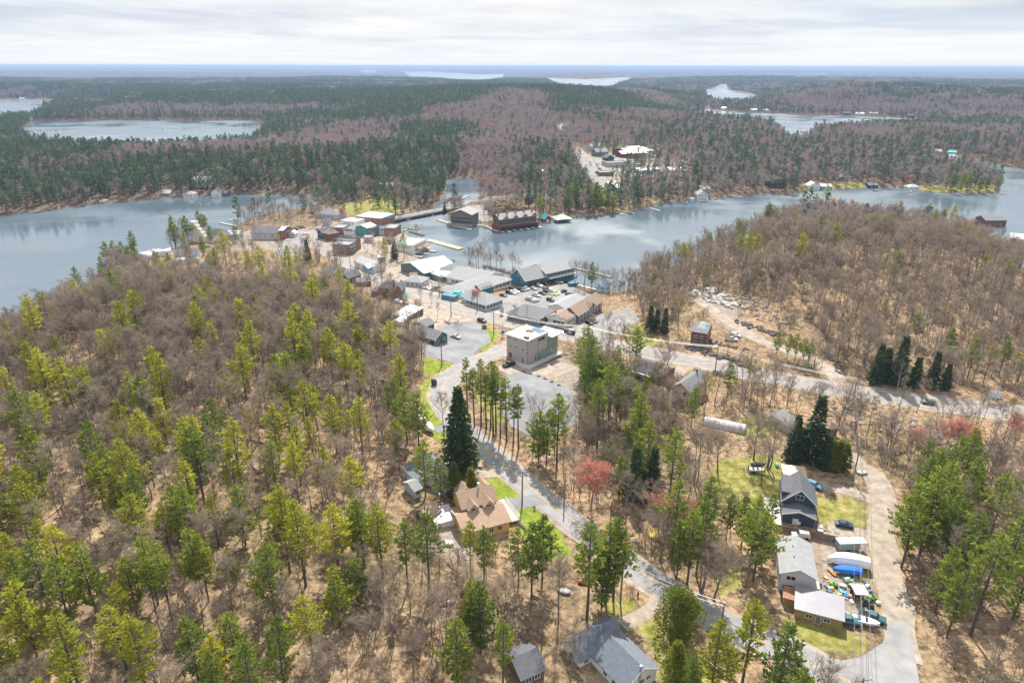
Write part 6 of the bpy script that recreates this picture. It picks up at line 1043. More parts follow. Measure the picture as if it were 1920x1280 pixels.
KN = {'pine_y': 'pine_tree', 'pine_g': 'pine_tree', 'pine_tall': 'pine_tree', 'bare': 'bare_tree', 'bare_y': 'budding_tree', 'spruce': 'spruce_tree', 'fir': 'fir_tree', 'cedar': 'cedar_tree', 'round_cedar': 'cedar_tree', 'red': 'maple_tree', 'orange': 'maple_tree', 'pinkbush': 'budding_tree', 'big_bare': 'bare_tree', 'white_bare': 'bare_tree', 'shrub': 'shrub'}
NIND = {}
def plant_xy(kind, x, y, z, s, label, group=None, var=None, name=None, cat='tree'):
    pr = PROT[kind]; a, b = pr[var % len(pr)] if var is not None else random.choice(pr)
    e_ = empty(name or KN[kind], (x, y, z - .15), random.uniform(0, 6.28), label, cat, group); e_.scale = (s * random.uniform(.94, 1.06),) * 2 + (s,)
    obj('trunk', a, e_); obj('crown', b, e_); NIND[KN[kind]] = NIND.get(KN[kind], 0) + 1
    CLEAR.append((x, y, 3.2 * s)); return e_
# ---------------------------------------------------------------- instanced far forest
LIB = {}
def coll(name, meshes):
    c = bpy.data.collections.new(name)
    for i, me in enumerate(meshes): o = bpy.data.objects.new(f'{name}_{i:02d}', me); c.objects.link(o)
    return c
def join_mesh(name, items, mats):
    """items: (mesh, matrix, slot map) joined by numpy"""
    V, F, MI = [], [], []; k = 0
    for me, M, sm in items:
        n = len(me.vertices); a = np.empty(n * 3); me.vertices.foreach_get('co', a); a = a.reshape(-1, 3); M = np.array(M); a = a @ M[:3, :3].T + M[:3, 3]; V.append(a)
        for p in me.polygons: F.append([i + k for i in p.vertices]); MI.append(sm[p.material_index])
        k += n
    return mesh(name, np.concatenate(V), F, mats, MI)
def points_obj(name, pts, coll_, kind='stuff'):
    """pts rows: x y z rot scale index"""
    pts = np.asarray(pts, float); me = bpy.data.meshes.new(name); me.vertices.add(len(pts)); me.vertices.foreach_set('co', pts[:, :3].astype(np.float32).ravel())
    for nm, ty, col_ in (('rot', 'FLOAT', 3), ('scl', 'FLOAT', 4), ('idx', 'INT', 5)):
        at = me.attributes.new(nm, ty, 'POINT'); at.data.foreach_set('value', pts[:, col_].astype(np.int32 if ty == 'INT' else np.float32))
    me.update(); o = obj(name, me); tag(o, kind=kind)
    g = bpy.data.node_groups.new('scatter', 'GeometryNodeTree'); g.interface.new_socket('Geometry', in_out='INPUT', socket_type='NodeSocketGeometry'); g.interface.new_socket('Geometry', in_out='OUTPUT', socket_type='NodeSocketGeometry')
    gi = g.nodes.new('NodeGroupInput'); go = g.nodes.new('NodeGroupOutput'); ci = g.nodes.new('GeometryNodeCollectionInfo'); ci.inputs['Collection'].default_value = coll_; ci.inputs['Separate Children'].default_value = True; ci.inputs['Reset Children'].default_value = True
    ip = g.nodes.new('GeometryNodeInstanceOnPoints'); ip.inputs['Pick Instance'].default_value = True
    def A(nm, ty): q = g.nodes.new('GeometryNodeInputNamedAttribute'); q.data_type = ty; q.inputs['Name'].default_value = nm; return q
    ai, ar_, as_ = A('idx', 'INT'), A('rot', 'FLOAT'), A('scl', 'FLOAT'); cx = g.nodes.new('ShaderNodeCombineXYZ'); l = g.links.new
    mp_ = g.nodes.new('GeometryNodeMeshToPoints'); l(gi.outputs[0], mp_.inputs[0]); l(mp_.outputs[0], ip.inputs['Points']); l(ci.outputs[0], ip.inputs['Instance']); l(ai.outputs[0], ip.inputs['Instance Index'])
    l(ar_.outputs[0], cx.inputs[2]); l(cx.outputs[0], ip.inputs['Rotation']); l(as_.outputs[0], ip.inputs['Scale']); l(ip.outputs[0], go.inputs[0])
    md = o.modifiers.new('scatter', 'NODES'); md.node_group = g; return o
# ---------------------------------------------------------------- trees one can tell apart
def T(k, px, py, s, l, **kw): plant(k, px, py, s, l, **kw)
T('spruce', 863, 884, 1.18, 'big dark conical spruce beside the residential road, tallest tree near the ochre house')
T('cedar', 852, 930, 1.15, 'left of the pair of rounded cedars above the ochre house', var=0); T('cedar', 884, 936, 1.2, 'right of the pair of rounded cedars above the ochre house', var=1)
T('round_cedar', 1268, 1190, 1.08, 'very broad round cedar beside the residential road above the blue-grey roofed house')
T('cedar', 1262, 1288, 1.25, 'golden-green cedar right of the blue-grey roofed house', var=0); T('cedar', 1294, 1305, .85, 'smaller golden cedar at the bottom edge right of the blue-grey roofed house', var=0)
T('red', 1108, 957, 1.15, 'bright pinkish red budding maple right of the residential road'); T('red', 893, 571, .62, 'pink budding maple beside the pale pavilion'); T('red', 642, 412, .7, 'bright pink blossoming tree before the bridge'); T('red', 343, 462, .62, 'pink budding tree left of the cream church'); T('red', 1098, 279, 1.0, 'orange-red maple at the top of the main street')
T('pinkbush', 1245, 1000, 1.2, 'spreading pink-budded bush left of the dark firs'); T('orange', 1637, 356, 1.0, 'orange-budded tree on the peninsula'); T('red', 1700, 350, .9, 'dull red budding tree on the peninsula'); T('orange', 1900, 320, 1.2, 'orange budding tree at the right edge by the lake')
T('fir', 1188, 935, 1.0, 'dark fir left in the small dark group by the pink bush', var=0); T('fir', 1205, 938, .8, 'short dark fir in the small dark group by the pink bush', var=1); T('fir', 1220, 932, .95, 'dark fir right in the small dark group by the pink bush', var=0)
for i, (x, y, s) in enumerate([(1484, 868, 1.0), (1498, 862, .9), (1520, 866, 1.35), (1544, 878, .95)]): T('fir', x, y, s, 'dark fir of the row behind the tan-roofed shed, ' + ['leftmost', 'second from left', 'tallest', 'rightmost'][i], var=i % 2)
for i, x in enumerate((1556, 1568, 1580)): T('cedar', x, 882, 1.15, 'dense green cedar by the head of the gravel lane, ' + ['left', 'middle', 'right'][i] + ' of three')
G_ = 'tall slender pines in a row behind the grey car park'
for i, (x, y) in enumerate([(890, 800), (902, 800), (912, 806), (920, 802), (930, 812), (938, 822), (950, 828), (962, 838), (878, 790), (972, 842), (925, 818)]): T('pine_tall', x, y, random.uniform(.88, 1.02), 'tall bare-stemmed pine in the row between the road and the grey car park', group=G_)
for i, (x, y, s, v) in enumerate([(1010, 865, 1.05, 3), (1024, 872, .95, 1), (1118, 770, 1.0, 0), (1102, 775, 1.1, 2), (1130, 782, 1.0, 4), (1095, 760, .9, 1), (1140, 800, 1.05, 2), (1155, 790, .95, 4)]): T('pine_g', x, y, s, ['dense green pine beside the road opposite the big spruce', 'green pine just right of the one opposite the big spruce', 'broad pine at the right corner of the grey car park', 'tall pine at the right corner of the grey car park', 'pine just below the broad corner pine', 'shorter pine at the edge of the grey car park', 'pine below the car park corner group', 'rightmost pine of the car park corner group'][i], var=v)
for i, (x, y, s) in enumerate([(1700, 1030, 1.3), (1722, 1052, 1.25), (1740, 1030, 1.3), (1765, 1010, 1.15), (1712, 990, 1.2), (1690, 1065, 1.1), (1782, 1060, 1.0), (1735, 975, 1.15), (1758, 1075, 1.0)]): T('pine_g', x, y, s, 'large bright green pine in the clump by the gravel lane, ' + ['left front', 'middle front', 'centre', 'right back', 'left back', 'nearest the lane', 'right edge', 'farthest back', 'right front'][i], group='pines of the clump beside the gravel lane', var=(3, 1, 4)[i % 3])
T('pine_g', 1775, 1195, .9, 'lone crooked pine below the clump beside the gravel lane', var=4); T('pine_g', 1800, 985, 1.0, 'pine just behind the dense clump by the gravel lane', var=0); T('pine_g', 1820, 1190, 1.15, 'pine second from the right at the lower right edge', var=2); T('pine_g', 1890, 1180, 1.2, 'tall pine at the lower right edge', var=1); T('pine_g', 1870, 1120, 1.1, 'pine behind the tall pine at the lower right edge', var=0)
for i, (x, y, s) in enumerate([(1640, 720, 1.0), (1655, 716, 1.15), (1680, 722, 1.2), (1712, 726, 1.0), (1745, 728, .9), (1770, 730, .85)]): T('fir', x, y, s, 'dark green fir of the row above the highway, ' + ['leftmost', 'second from the left and tall', 'third', 'fourth', 'fifth', 'rightmost'][i], var=i % 2)
for i, (x, y, s) in enumerate([(1455, 668, .55), (1475, 672, .55), (1490, 676, .6), (1505, 680, .55), (1515, 682, .5)]): T('pine_g', x, y, s, 'small round-topped pine inside the bend of the hill driveway', group='small pines inside the driveway bend', var=4)
for i, (x, y, s) in enumerate([(1218, 622, .75), (1230, 622, .65), (1245, 626, .75)]): T('fir', x, y, s, ['left of the three dark pines on the grass beside the highway', 'middle of the three dark pines on the grass beside the highway', 'right of the three dark pines on the grass beside the highway'][i], var=0)
T('big_bare', 1250, 700, .85, 'round leafless tree beside the dark-roofed bungalow', var=1); T('big_bare', 1302, 908, 1.05, 'huge many-stemmed bare maple on the rough grass', var=0); T('big_bare', 1345, 885, .9, 'bare maple with leaning limb right of the huge one', var=1); T('big_bare', 1413, 862, .95, 'bare maple behind the small white boat, left', var=1); T('big_bare', 1440, 880, 1.0, 'bare maple with two forks beside the cedars', var=0); T('big_bare', 1267, 920, .85, 'bare tree left of the huge many-stemmed maple', var=1)
T('big_bare', 1237, 1050, .85, 'bare double-stemmed tree on the right verge of the residential road', var=1); T('big_bare', 1338, 1125, .9, 'bare spreading tree casting shadows on the residential road', var=1); T('big_bare', 1315, 1108, .8, 'bare tree just left of the spreading one on the road verge', var=0)
for i, (x, y, s) in enumerate([(1150, 1125, 1.05), (1135, 1130, 1.15), (1100, 1160, 1.1), (1128, 1140, .95)]): T('pine_g', x, y, s, ['dark pine nearest the road in the clump above the driveway', 'second pine of the clump above the driveway', 'big pine left in the clump above the driveway', 'slender pine between the others above the driveway'][i], var=i)
for i, (x, y, s) in enumerate([(1288, 1095, 1.0), (1268, 1085, .9), (1305, 1078, .95), (1428, 1060, .7), (1412, 1090, 1.0), (1405, 1060, .95), (1388, 1030, .85), (1440, 1010, .62)]): T('pine_g', x, y, s, ['straight pine on the road verge, left of two', 'pine at the lawn edge right of the residential road', 'straight pine on the road verge, right of two', 'pine beside the workshop garden', 'wide bright pine left of the lilac house', 'pine behind the wide bright one', 'pine halfway between the road and the navy house', 'pine close to the left side of the navy house'][i], var=i)
T('pine_g', 1372, 1268, .45, 'fluffy young pine on the verge at the bottom, right of the cedars', var=3); T('pine_g', 1440, 1318, .5, 'yellowish young pine at the bottom edge by the road', var=3)
T('fir', 740, 485, .8, 'sturdy dark pine left of the white waterfront building', var=0); T('pine_y', 722, 492, .85, 'tall yellowish pine beside the white waterfront building', var=1); T('fir', 578, 492, .85, 'dark fir at the bend of the village street', var=0); T('fir', 822 + 12, 400, .6, 'lone dark conifer beside the bridge', var=0); T('fir', 366, 448, .9, 'dark slim conifer beside the church tower', var=1)
for i, (x, y, s) in enumerate([(222, 512, .95), (236, 510, 1.0), (208, 516, .9), (195, 520, .8), (150, 545, .7)]): T('pine_g', x, y, s, ['tallest pine standing against the left lake', 'pine right of the tallest one against the left lake', 'pine left of the tallest one against the left lake', 'smaller pine farther left against the left lake', 'small dark pine at the left lake edge'][i], var=i)
for i, (x, y, s) in enumerate([(295, 508, .6), (410, 520, .9), (425, 500, .95), (470, 520, 1.0), (490, 518, .9), (545, 528, .95), (560, 520, .8), (640, 560, .7)]): T('pine_y', x, y, s, ['rounded green pine left of the white lakeside building', 'yellow-green pine below the church, left', 'tall dark-green pine below the church, right', 'broad pine above the bare crowns, left of a pair', 'broad pine above the bare crowns, right of a pair', 'yellow-green pine below the street bend, left', 'yellow-green pine below the street bend, right', 'small yellowish pine beside the dark-roofed street houses'][i], var=i)
G_ = 'bare trees between the village and the left lake'
for i in range(44): T('bare', 448 + i * 3.9 + random.uniform(-4, 4), 428 - i * .75 + random.uniform(-12, 6), random.uniform(.6, .95), 'leafless greyish pink tree between the village and the left lake', group=G_)
for i, (x, y, s) in enumerate([(828, 552, .8), (965, 600, .6), (990, 604, .6), (1128, 640, .8), (1140, 628, .85), (1110, 640, .7), (860, 628, .45), (788, 610, .75), (710, 478, .7), (690, 470, .6), (700, 480, .6), (770, 600, .7), (1150, 560, .6), (1110, 562, .6), (1085, 565, .55), (640, 470, .6)]): T('bare', x, y, s, ['bare tree in front of the broad boat shed', 'bare tree before the hip-roofed shop, left', 'bare tree before the hip-roofed shop, right', 'bare tree right of the white shop car park, first', 'bare tree right of the white shop car park, second', 'bare tree right of the white shop car park, third', 'tiny bare tree on the island of the small car park', 'bare tree beside the open white-roofed shed', 'bare tree behind the brick shop, right', 'bare tree behind the brick shop, left', 'bare tree behind the brick shop, nearest', 'bare tree beside the tiny pale-roofed shed', 'bare tree near the blue cabins', 'bare tree beside the low-walled end of the shop roof', 'bare shrubby tree at the car park corner', 'bare tree beside the brick shop gable'][i])
T('white_bare', 1682, 728, .75, 'slim white birch above the highway, left'); T('white_bare', 1790, 736, .7, 'slim white birch above the highway, right'); T('white_bare', 1797, 815, .8, 'bare white-limbed tree below the highway at the right'); T('white_bare', 455, 1005, .9, 'dead silver-limbed tree in the left wood')
for i, (x, y, s) in enumerate([(1770, 850, .9), (1800, 860, 1.0), (1715, 850, .7), (1900, 840, .9)]): T('red', x, y, s, ['brownish red budding tree below the highway', 'larger red budding tree below the highway', 'small orange-red budding tree left of the larger red ones', 'red budding tree at the right edge below the highway'][i])
G_ = 'pines by the small lawn across the bay'
for i in range(26): T('pine_g', random.uniform(1055, 1150), random.uniform(378, 402), random.uniform(.75, 1.0), 'tall thin pine on the far bay shore right of the green boat shelter', group='pines on the far bay shore', var=i)
for i, (x, y) in enumerate([(1783, 363), (1800, 362), (1812, 361), (1835, 362), (1870, 361)]): T('pine_g', x, y, random.uniform(.8, 1.1), 'tall dark pine near the tip of the right peninsula', group='pines near the tip of the right peninsula', var=i)
T('cedar', 1232, 312, 1.6, 'dense dark cedar clump by the white-roofed hall', var=0); T('cedar', 1250, 313, 1.7, 'dense dark cedar clump by the long low building', var=1)
for i, (x, y, s) in enumerate([(1384, 495, .8), (1400, 490, .9), (1415, 498, .8), (1490, 500, .8), (1500, 490, .8), (1440, 430, .9), (1525, 400, .9), (1545, 395, 1.0), (1560, 400, .8), (1680, 420, .9), (1760, 440, .9), (1780, 430, 1.0), (1745, 445, .9), (1800, 440, .8), (1465, 415, .7)]): T('pine_y', x, y, s, 'bright green pine standing out above the bare crowns of the right hill', group='bright pines on the crest of the right hill', var=i)
for x, y, s, l in [(798, 930, .85, 'pine in front of the half-hidden cottage, left'), (826, 938, .7, 'small pine in front of the half-hidden cottage, right'), (786, 848, .95, 'leaning pine over the white-wrapped boats, right'), (764, 832, 1.0, 'pine over the white-wrapped boats, left'), (745, 815, .95, 'broad pine on the hillside behind the white-wrapped boats')]: T('pine_g', x, y, s, l)
for i in range(26): T('bare', *random.choice([(random.uniform(690, 770), random.uniform(448, 500)), (random.uniform(560, 640), random.uniform(455, 505)), (random.uniform(740, 860), random.uniform(545, 600)), (random.uniform(745, 800), random.uniform(425, 450))]), random.uniform(.4, .7), 'small leafless street tree among the village buildings', group='small leafless trees among the village buildings')
# ---------------------------------------------------------------- where trees grow
def blocked(Q, near=True):
    b_ = np.zeros(len(Q), bool)
    for ln, w in ROADS:
        x0, y0 = ln.min(0) - w - 2; x1, y1 = ln.max(0) + w + 2
        m_ = (Q[:, 0] > x0) & (Q[:, 0] < x1) & (Q[:, 1] > y0) & (Q[:, 1] < y1)
        if m_.any():
            q = Q[m_]; d = np.full(len(q), 1e9)
            for i in range(0, len(ln), 2): d = np.minimum(d, (q[:, 0] - ln[i, 0]) ** 2 + (q[:, 1] - ln[i, 1]) ** 2)
            b_[m_] |= d < (w + 3.0) ** 2
    for q in OPEN: b_ |= inside(Q, q)
    for x, y, r_ in CLEAR: b_ |= (Q[:, 0] - x) ** 2 + (Q[:, 1] - y) ** 2 < r_ * r_
    return b_
def lattice(y0, y1, s, jit=.42):
    """jittered lattice inside the field of view between two distances"""
    xs = np.arange(-y1 * .95, y1 * .95, s); ys = np.arange(y0 * .6, y1, s); gx, gy = np.meshgrid(xs, ys); Q = np.stack([gx.ravel(), gy.ravel()], 1) + rng.uniform(-jit, jit, (gx.size, 2)) * s
    r_ = np.hypot(Q[:, 0], Q[:, 1]); k = (r_ >= y0) & (r_ < y1) & (np.abs(Q[:, 0]) < Q[:, 1] * .79 + 22); return Q[k]
FN = lambda Q, s, k: vnoise(Q[:, 0], Q[:, 1], s, k)
def dens_poly(pts): return PL(pts)
# open ground where hardly anything grows (kept nearly free), then regions with their own mix
SPARSE = [(PL(p), f) for p, f in [
  ([(560,385),(720,395),(800,450),(830,500),(900,520),(1040,530),(1130,550),(1200,560),(1180,640),(1090,690),(1080,760),(960,830),(890,780),(860,700),(800,690),(770,640),(745,590),(700,560),(640,510),(580,480),(470,470),(440,430)], .09), ([(255,480),(330,468),(440,430),(580,480),(700,560),(780,600),(775,645),(750,640),(700,612),(640,580),(560,556),(420,552),(330,545),(262,525)], .10),
  ([(1530,905),(1660,905),(1700,1280),(1640,1240),(1460,1200),(1450,950)], .0), ([(1180,600),(1260,600),(1300,560),(1500,560),(1560,690),(1300,670),(1180,660)], .18),
  ([(1300,780),(1560,780),(1600,860),(1560,900),(1460,1000),(1330,990),(1220,900)], .10), ([(700,940),(960,960),(1060,1060),(960,1080),(700,1080)], .22), ([(780,700),(830,690),(860,800),(960,930),(1060,1040),(980,1030),(860,960),(780,800)], .1),
  ([(1240,690),(1350,690),(1360,760),(1240,760)], .15), ([(1130,1100),(1250,1090),(1340,1280),(1060,1280),(1080,1180)], .08), ([(1380,1040),(1470,1000),(1480,1200),(1380,1160)], .35),
  ([(1050,265),(1300,270),(1300,345),(1130,350)], .4), ([(1090,275),(1130,290),(1185,376),(1120,376),(1085,330),(1070,290)], .12), ([(640,380),(760,375),(770,400),(650,408)], .2), ([(865,382),(1010,395),(1010,415),(870,415)], .02), ([(1720,1150),(1950,1150),(1950,1300),(1720,1300)], .25),
  ([(1470,730),(1600,752),(1750,778),(1930,800),(1930,850),(1750,840),(1600,800),(1480,770)], .12), ([(1600,800),(1930,850),(1930,900),(1620,880)], .5),
  ([(1000,1030),(1050,1000),(1200,1108),(1340,1198),(1500,1290),(1100,1290),(1110,1150)], .07), ([(880,800),(1000,905),(1110,990),(1240,1090),(1200,1010),(1090,930),(1000,870),(930,800)], .35),
  ([(1320,770),(1420,790),(1520,790),(1520,840),(1320,830)], .05)]]
def sparse(Q):
    f = np.ones(len(Q))
    for q, v in SPARSE: m_ = inside(Q, q); f[m_] = np.minimum(f[m_], v)
    return f
# where conifers stand thick: (world ellipse via picture position, radius x, radius y, probability, kind)
def conifer_prob(Q):
    x, y = Q[:, 0], Q[:, 1]; r_ = np.hypot(x, y); n1_ = FN(Q, 55, 21); n2_ = FN(Q, 16, 22)
    p = np.clip((n1_ * .6 + n2_ * .5 - .50) * 3.0, .05, .8)
    U, V_ = project(x, y, 5.)
    left = x < 10
    p_near = np.where(left, np.interp(V_, [480, 560, 620, 680, 760, 900, 1000, 1200], [.08, .05, .06, .14, .2, .34, .46, .56]), .30) * (.45 + 1.1 * n1_)
    p_near = np.where((U > 1240) & (U < 1600) & (V_ > 640) & (V_ < 880), .08, p_near)
    p_near = np.where((U > 1080) & (U < 1240) & (V_ > 640) & (V_ < 960), .3, p_near)
    p_near = np.where((U > 1120) & (U < 1440) & (V_ > 960), .38, p_near)
    p_near = np.where((U > 1500) & (V_ > 560) & (V_ < 735), .10, p_near)
    p_near = np.where((U > 1150) & (V_ < 700) & (V_ > 360), np.where(V_ < 470, .05, .03), p_near)
    p_near = np.where((U > 1600) & (V_ > 770) & (V_ < 880), .03, p_near)
    p_near = np.where((U > 1620) & (V_ > 880), np.where(U < 1800, .3, .16), p_near)
    n3 = vnoise(x, y * .45, 140, 23); n4 = vnoise(x, y * .45, 420, 24)
    p_far = np.clip((n3 * .6 + n4 * .5 + vnoise(x, y * .6, 60, 25) * .2 - .52) * 4.6, .07, .8)
    dr_ = np.full(len(Q), 1e9)
    if len(Q) < 20000 or r_.min() < 500:
        for ln, w in ROADS[:4]:
            for i in range(0, len(ln), 4): dr_ = np.minimum(dr_, (x - ln[i, 0]) ** 2 + (y - ln[i, 1]) ** 2)
    p_near = np.where((dr_ < 16 ** 2) & (x < 95), p_near * .12, p_near)
    wdq = wdist(Q) if len(Q) < 400000 else np.full(len(Q), 100.)
    p_far = np.where((wdq < 50) & (r_ > 900), np.maximum(p_far, .55), p_far)
    p_far = np.where((r_ < 900) & (wdq < 130) & (x < -60) & (y > 540), np.maximum(p_far, .75), p_far)
    p_far = np.where((x > 0) & (x < 220) & (y > 480) & (y < 900), np.maximum(p_far, .42), p_far)
    p_far = np.where((x > 150) & (r_ > 560) & (r_ < 1500), np.minimum(p_far, .34), p_far)
    p_far = np.where((x > 420) & (r_ > 1300), p_far * .55, p_far)
    p_far = np.where((x > 60) & (y < 560) & (r_ < 640), .06, p_far)
    t_ = sst((r_ - 420) / 80); return p_near * (1 - t_) + p_far * t_, wdq
Q = lattice(95, 560, 5.6); wd = wdist(Q); Q = Q[wd > 1.5]
Q = Q[~blocked(Q)]; Q = Q[rng.random(len(Q)) < sparse(Q)]
U, V_ = project(Q[:, 0], Q[:, 1], hgt(Q))
thin = np.where((U > 1240) & (V_ > 470) & (V_ < 740), .62, .92); Q = Q[rng.random(len(Q)) < thin]
cp, _w = conifer_prob(Q); isc = rng.random(len(Q)) < cp; z = hgt(Q); U, V_ = project(Q[:, 0], Q[:, 1], z); rr_ = np.hypot(Q[:, 0], Q[:, 1])
vis = (U > -60) & (U < 1980) & (V_ < 1420)
def place(u, v):
    if u < 1080 and v > 1130: return 'at the lower left corner of the wood' if u < 260 else 'in the wood left of the dark brown cabin' if u < 700 else 'among the leafless trees by the dark brown cabin'
    if u < 760:
        if v > 960: return 'low on the left slope at the picture edge' if u < 220 else 'low in the middle of the left slope' if u < 480 else 'on the slope left of the ochre house garden'
        if v > 780: return 'on the left hillside at the picture edge' if u < 240 else 'on the middle of the left hillside' if u < 520 else 'on the hillside left of the tall dark spruce'
        return 'high on the left hill' if u < 420 else 'on the hill behind the clapboard house'
    if u < 1080: return 'beside the ochre house' if v > 880 else 'on the verge of the curving road' if v > 760 else 'at the edge of the village'
    if u < 1620:
        if v > 1020: return 'between the residential road and the lilac house'
        if v > 860: return 'between the red maple and the rough grass'
        if v > 740: return 'below the highway around the greenhouse'
        return 'on the slopes around the hill driveway'
    return 'at the right edge beyond the gravel lane' if v > 860 else 'on the rubble bank under the highway' if v > 760 else 'on the right hill above the highway'
def region_label(u, v, con, yel, s_):
    w_ = place(u, v); sz = 'tall' if s_ > .98 else 'small' if s_ < .8 else 'middling'
    if con: return f'{sz} white pine with {"yellow-green" if yel else "deep green"} boughs {w_}', f'white pines {w_}'
    return f'{sz} leafless grey-brown hardwood {w_}', f'leafless hardwoods {w_}'
taken = np.zeros(len(Q), bool)
for con, nm in ((True, 'pine_tree'), (False, 'bare_tree')):
    c_ = np.where((isc == con) & vis)[0]; c_ = c_[np.argsort(rr_[c_])]
    c_ = c_[:max(0, 300 - NIND.get(nm, 0))]
    for i in c_:
        yel = (U[i] < 760) and random.random() < .65 or random.random() < .12
        kd = ('pine_y' if yel else 'pine_g') if con else 'bare'
        s_ = (random.uniform(.62, 1.12) if V_[i] > 860 else random.uniform(.62, 1.05)) if con else random.uniform(.62, 1.02)
        if U[i] > 1240 and V_[i] < 560: s_ *= .82
        lb, gp = region_label(U[i], V_[i], con, yel, s_)
        plant_xy(kd, float(Q[i, 0]), float(Q[i, 1]), float(z[i]), s_, lb, gp)
    taken[c_] = True
# ------- the rest of the near woods: same trees, instanced
def lib_from(kinds, name):
    ms_ = []
    for k in kinds:
        for a, b in PROT[k]: ms_.append(join_mesh(name, [(a, Matrix.Identity(4), {0: 0}), (b, Matrix.Identity(4), {0: 1})], [a.materials[0], b.materials[0]]))
    return coll(name, ms_)
def rows(Q, z, idx, s0, s1): n = len(Q); return np.stack([Q[:, 0], Q[:, 1], z - .2, rng.uniform(0, 6.28, n), rng.uniform(s0, s1, n), idx], 1)
k = isc & ~taken; cl_ = lib_from(['pine_y', 'pine_g'], 'pine_form'); n = k.sum(); Uk, Vk = U[k], V_[k]
yel = rng.random(n) < np.where((Uk < 760) & (Vk > 560), .75, .15); 
points_obj('pine_wood', rows(Q[k], z[k], rng.integers(0, 5, n) + np.where(yel, 0, 5), .6, 1.02), cl_)
Qx = lattice(220, 560, 5.0, .5); Qx = Qx[wdist(Qx) > 2]; Qx = Qx[~blocked(Qx)]; zx = hgt(Qx); ux, vx = project(Qx[:, 0], Qx[:, 1], zx)
pd = np.where(ux < 800, np.interp(vx, [480, 620, 760, 900], [1., 1., .5, .1]), np.where(ux > 1180, np.interp(vx, [400, 450, 520, 600, 740, 800], [1., .6, .15, .12, .2, .5]), .25)) * sparse(Qx); kx = rng.random(len(Qx)) < pd; Qx, zx = Qx[kx], zx[kx]; nx_ = len(Qx)
k = ~isc & ~taken; n = k.sum(); cl_ = lib_from(['bare', 'bare_y'], 'bare_form')
points_obj('bare_wood', np.concatenate([rows(Q[k], z[k], rng.integers(0, 8, n) + np.where(rng.random(n) < .06, 8, 0), .72, 1.15), rows(Qx, zx, rng.integers(0, 8, nx_) + np.where(rng.random(nx_) < .05, 8, 0), .55, .9)]), cl_)
# ------- understorey shrubs and saplings
Qs = lattice(95, 420, 5.2, .5); Qs = Qs[wdist(Qs) > 2]; Qs = Qs[~blocked(Qs)]; Qs = Qs[rng.random(len(Qs)) < np.minimum(1, sparse(Qs) * 1.3 + .03) * .8 * (FN(Qs, 25, 31) * 2.0)]
zs = hgt(Qs); cl_ = coll('shrub_form', [join_mesh('shrub_form', [(a, Matrix.Identity(4), {0: 0}), (b, Matrix.Identity(4), {0: 1})], [a.materials[0], b.materials[0]]) for a, b in PROT['shrub']])
points_obj('undergrowth', rows(Qs, zs, np.zeros(len(Qs)), .5, 1.7), cl_)
# ------- distant forest, lighter forms
fp = [pine(200 + i, H=h, cb=c, Lm=l*1.25, wh=1.9, br=4, tuft=3, leaf=3, ll=1.9, lw=1.0, gap=.1, seg=3) for i, (h, c, l) in enumerate([(19, .2, 3.4), (21, .3, 3.4), (17, .12, 3.2)])]
fb = [bare(220 + i, H=h, fork=.35, spread=s_, l1=6, l2=4, l3=3, tw=3, tl=2.5, twd=.26, r0=.16) for i, (h, s_) in enumerate([(15, .6), (14, .7), (16, .55)])]
FP = [tmesh('distant_pine', q, BARK_D, PB) for q in fp]; FB = [tmesh('distant_hardwood', q[:2], BARK_G, TWF) for q in fb]
FO = FB[0].copy(); FO.materials[1] = ORA
Q = lattice(560, 2300, 7.0); wd = wdist(Q); Q = Q[wd > 1.2]; Q = Q[~blocked(Q)]; Q = Q[rng.random(len(Q)) < np.where(np.hypot(Q[:, 0], Q[:, 1]) < 1500, sparse(Q), 1)]
cp, _w = conifer_prob(Q); isc = rng.random(len(Q)) < cp; z = hgt(Q); n = len(Q)
lib = coll('distant_tree_form', FP + FB + [FO])
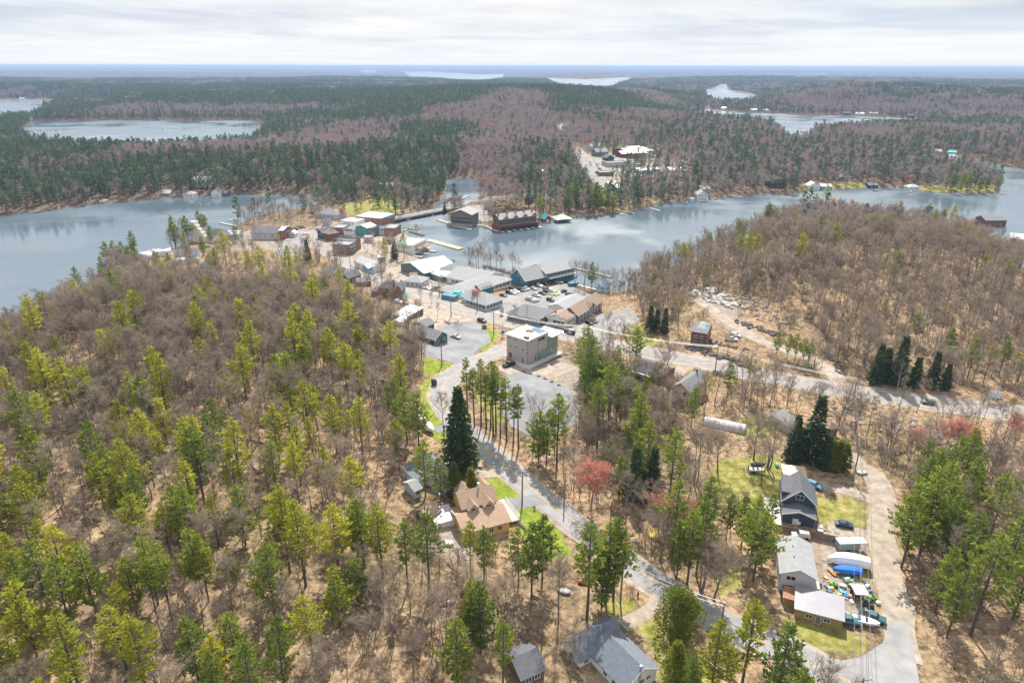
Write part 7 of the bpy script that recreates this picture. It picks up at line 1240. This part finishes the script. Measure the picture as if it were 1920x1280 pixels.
ix = np.where(isc, rng.integers(0, 3, n), np.where(rng.random(n) < .02, 6, rng.integers(3, 6, n)))
points_obj('distant_forest', rows(Q, z, ix, .65, 1.12), lib); print('mid', n)
# ------- far forest in stands of a dozen trees
def stand(seed, con):
    r = random.Random(seed); it = []
    for i in range(12):
        c_ = r.random() < (.9 if con else .05); me = r.choice(FP if c_ else FB)
        M = Matrix.Translation((r.uniform(-15, 15), r.uniform(-15, 15), -1)) @ Matrix.Rotation(r.uniform(0, 6.28), 4, 'Z') @ Matrix.Scale(r.uniform(.7, 1.15), 4); it.append((me, M, {0: 0 if c_ else 2, 1: 1 if c_ else 3}))
    return join_mesh('stand', it, [BARK_D, PB, BARK_G, TWF])
lib2 = coll('stand_form', [stand(300 + i, i < 3) for i in range(6)])
Q = lattice(2300, 6500, 27, .5); wd = wdist(Q); Q = Q[wd > 12]; cp, _w = conifer_prob(Q); isc = rng.random(len(Q)) < cp; n = len(Q)
points_obj('far_forest', rows(Q, hgt(Q), np.where(isc, rng.integers(0, 3, n), rng.integers(3, 6, n)), .8, 1.2), lib2); print('far', n)

# ------- logs lying in the litter
LG = [mesh('log', (lambda q: q.v)(m1), m1.f, BARK_G) for m1 in [MB().tube((-4, 0, .2), (4, .3, .25), .22, .12, 6), MB().tube((-3, 0, .15), (3, -.2, .2), .16, .08, 6), MB().tube((-2, 0, .25), (2, 0, .25), .25, .2, 6)]]
Ql = lattice(95, 330, 17, .5); Ql = Ql[wdist(Ql) > 4]; Ql = Ql[~blocked(Ql)]; Ql = Ql[rng.random(len(Ql)) < .35][:160]; zl = hgt(Ql); ul, vl = project(Ql[:, 0], Ql[:, 1], zl)
for i in range(len(Ql)):
    o = obj('fallen_log', random.choice(LG)); o.location = (Ql[i, 0], Ql[i, 1], zl[i]); o.rotation_euler = (0, random.uniform(-.05, .05), random.uniform(0, 3.14)); o.scale = (random.uniform(.7, 1.3),) * 3
    w_ = place(ul[i], vl[i]); tag(o, 'grey fallen trunk in the leaf litter ' + w_, 'log', 'fallen trunks ' + w_)
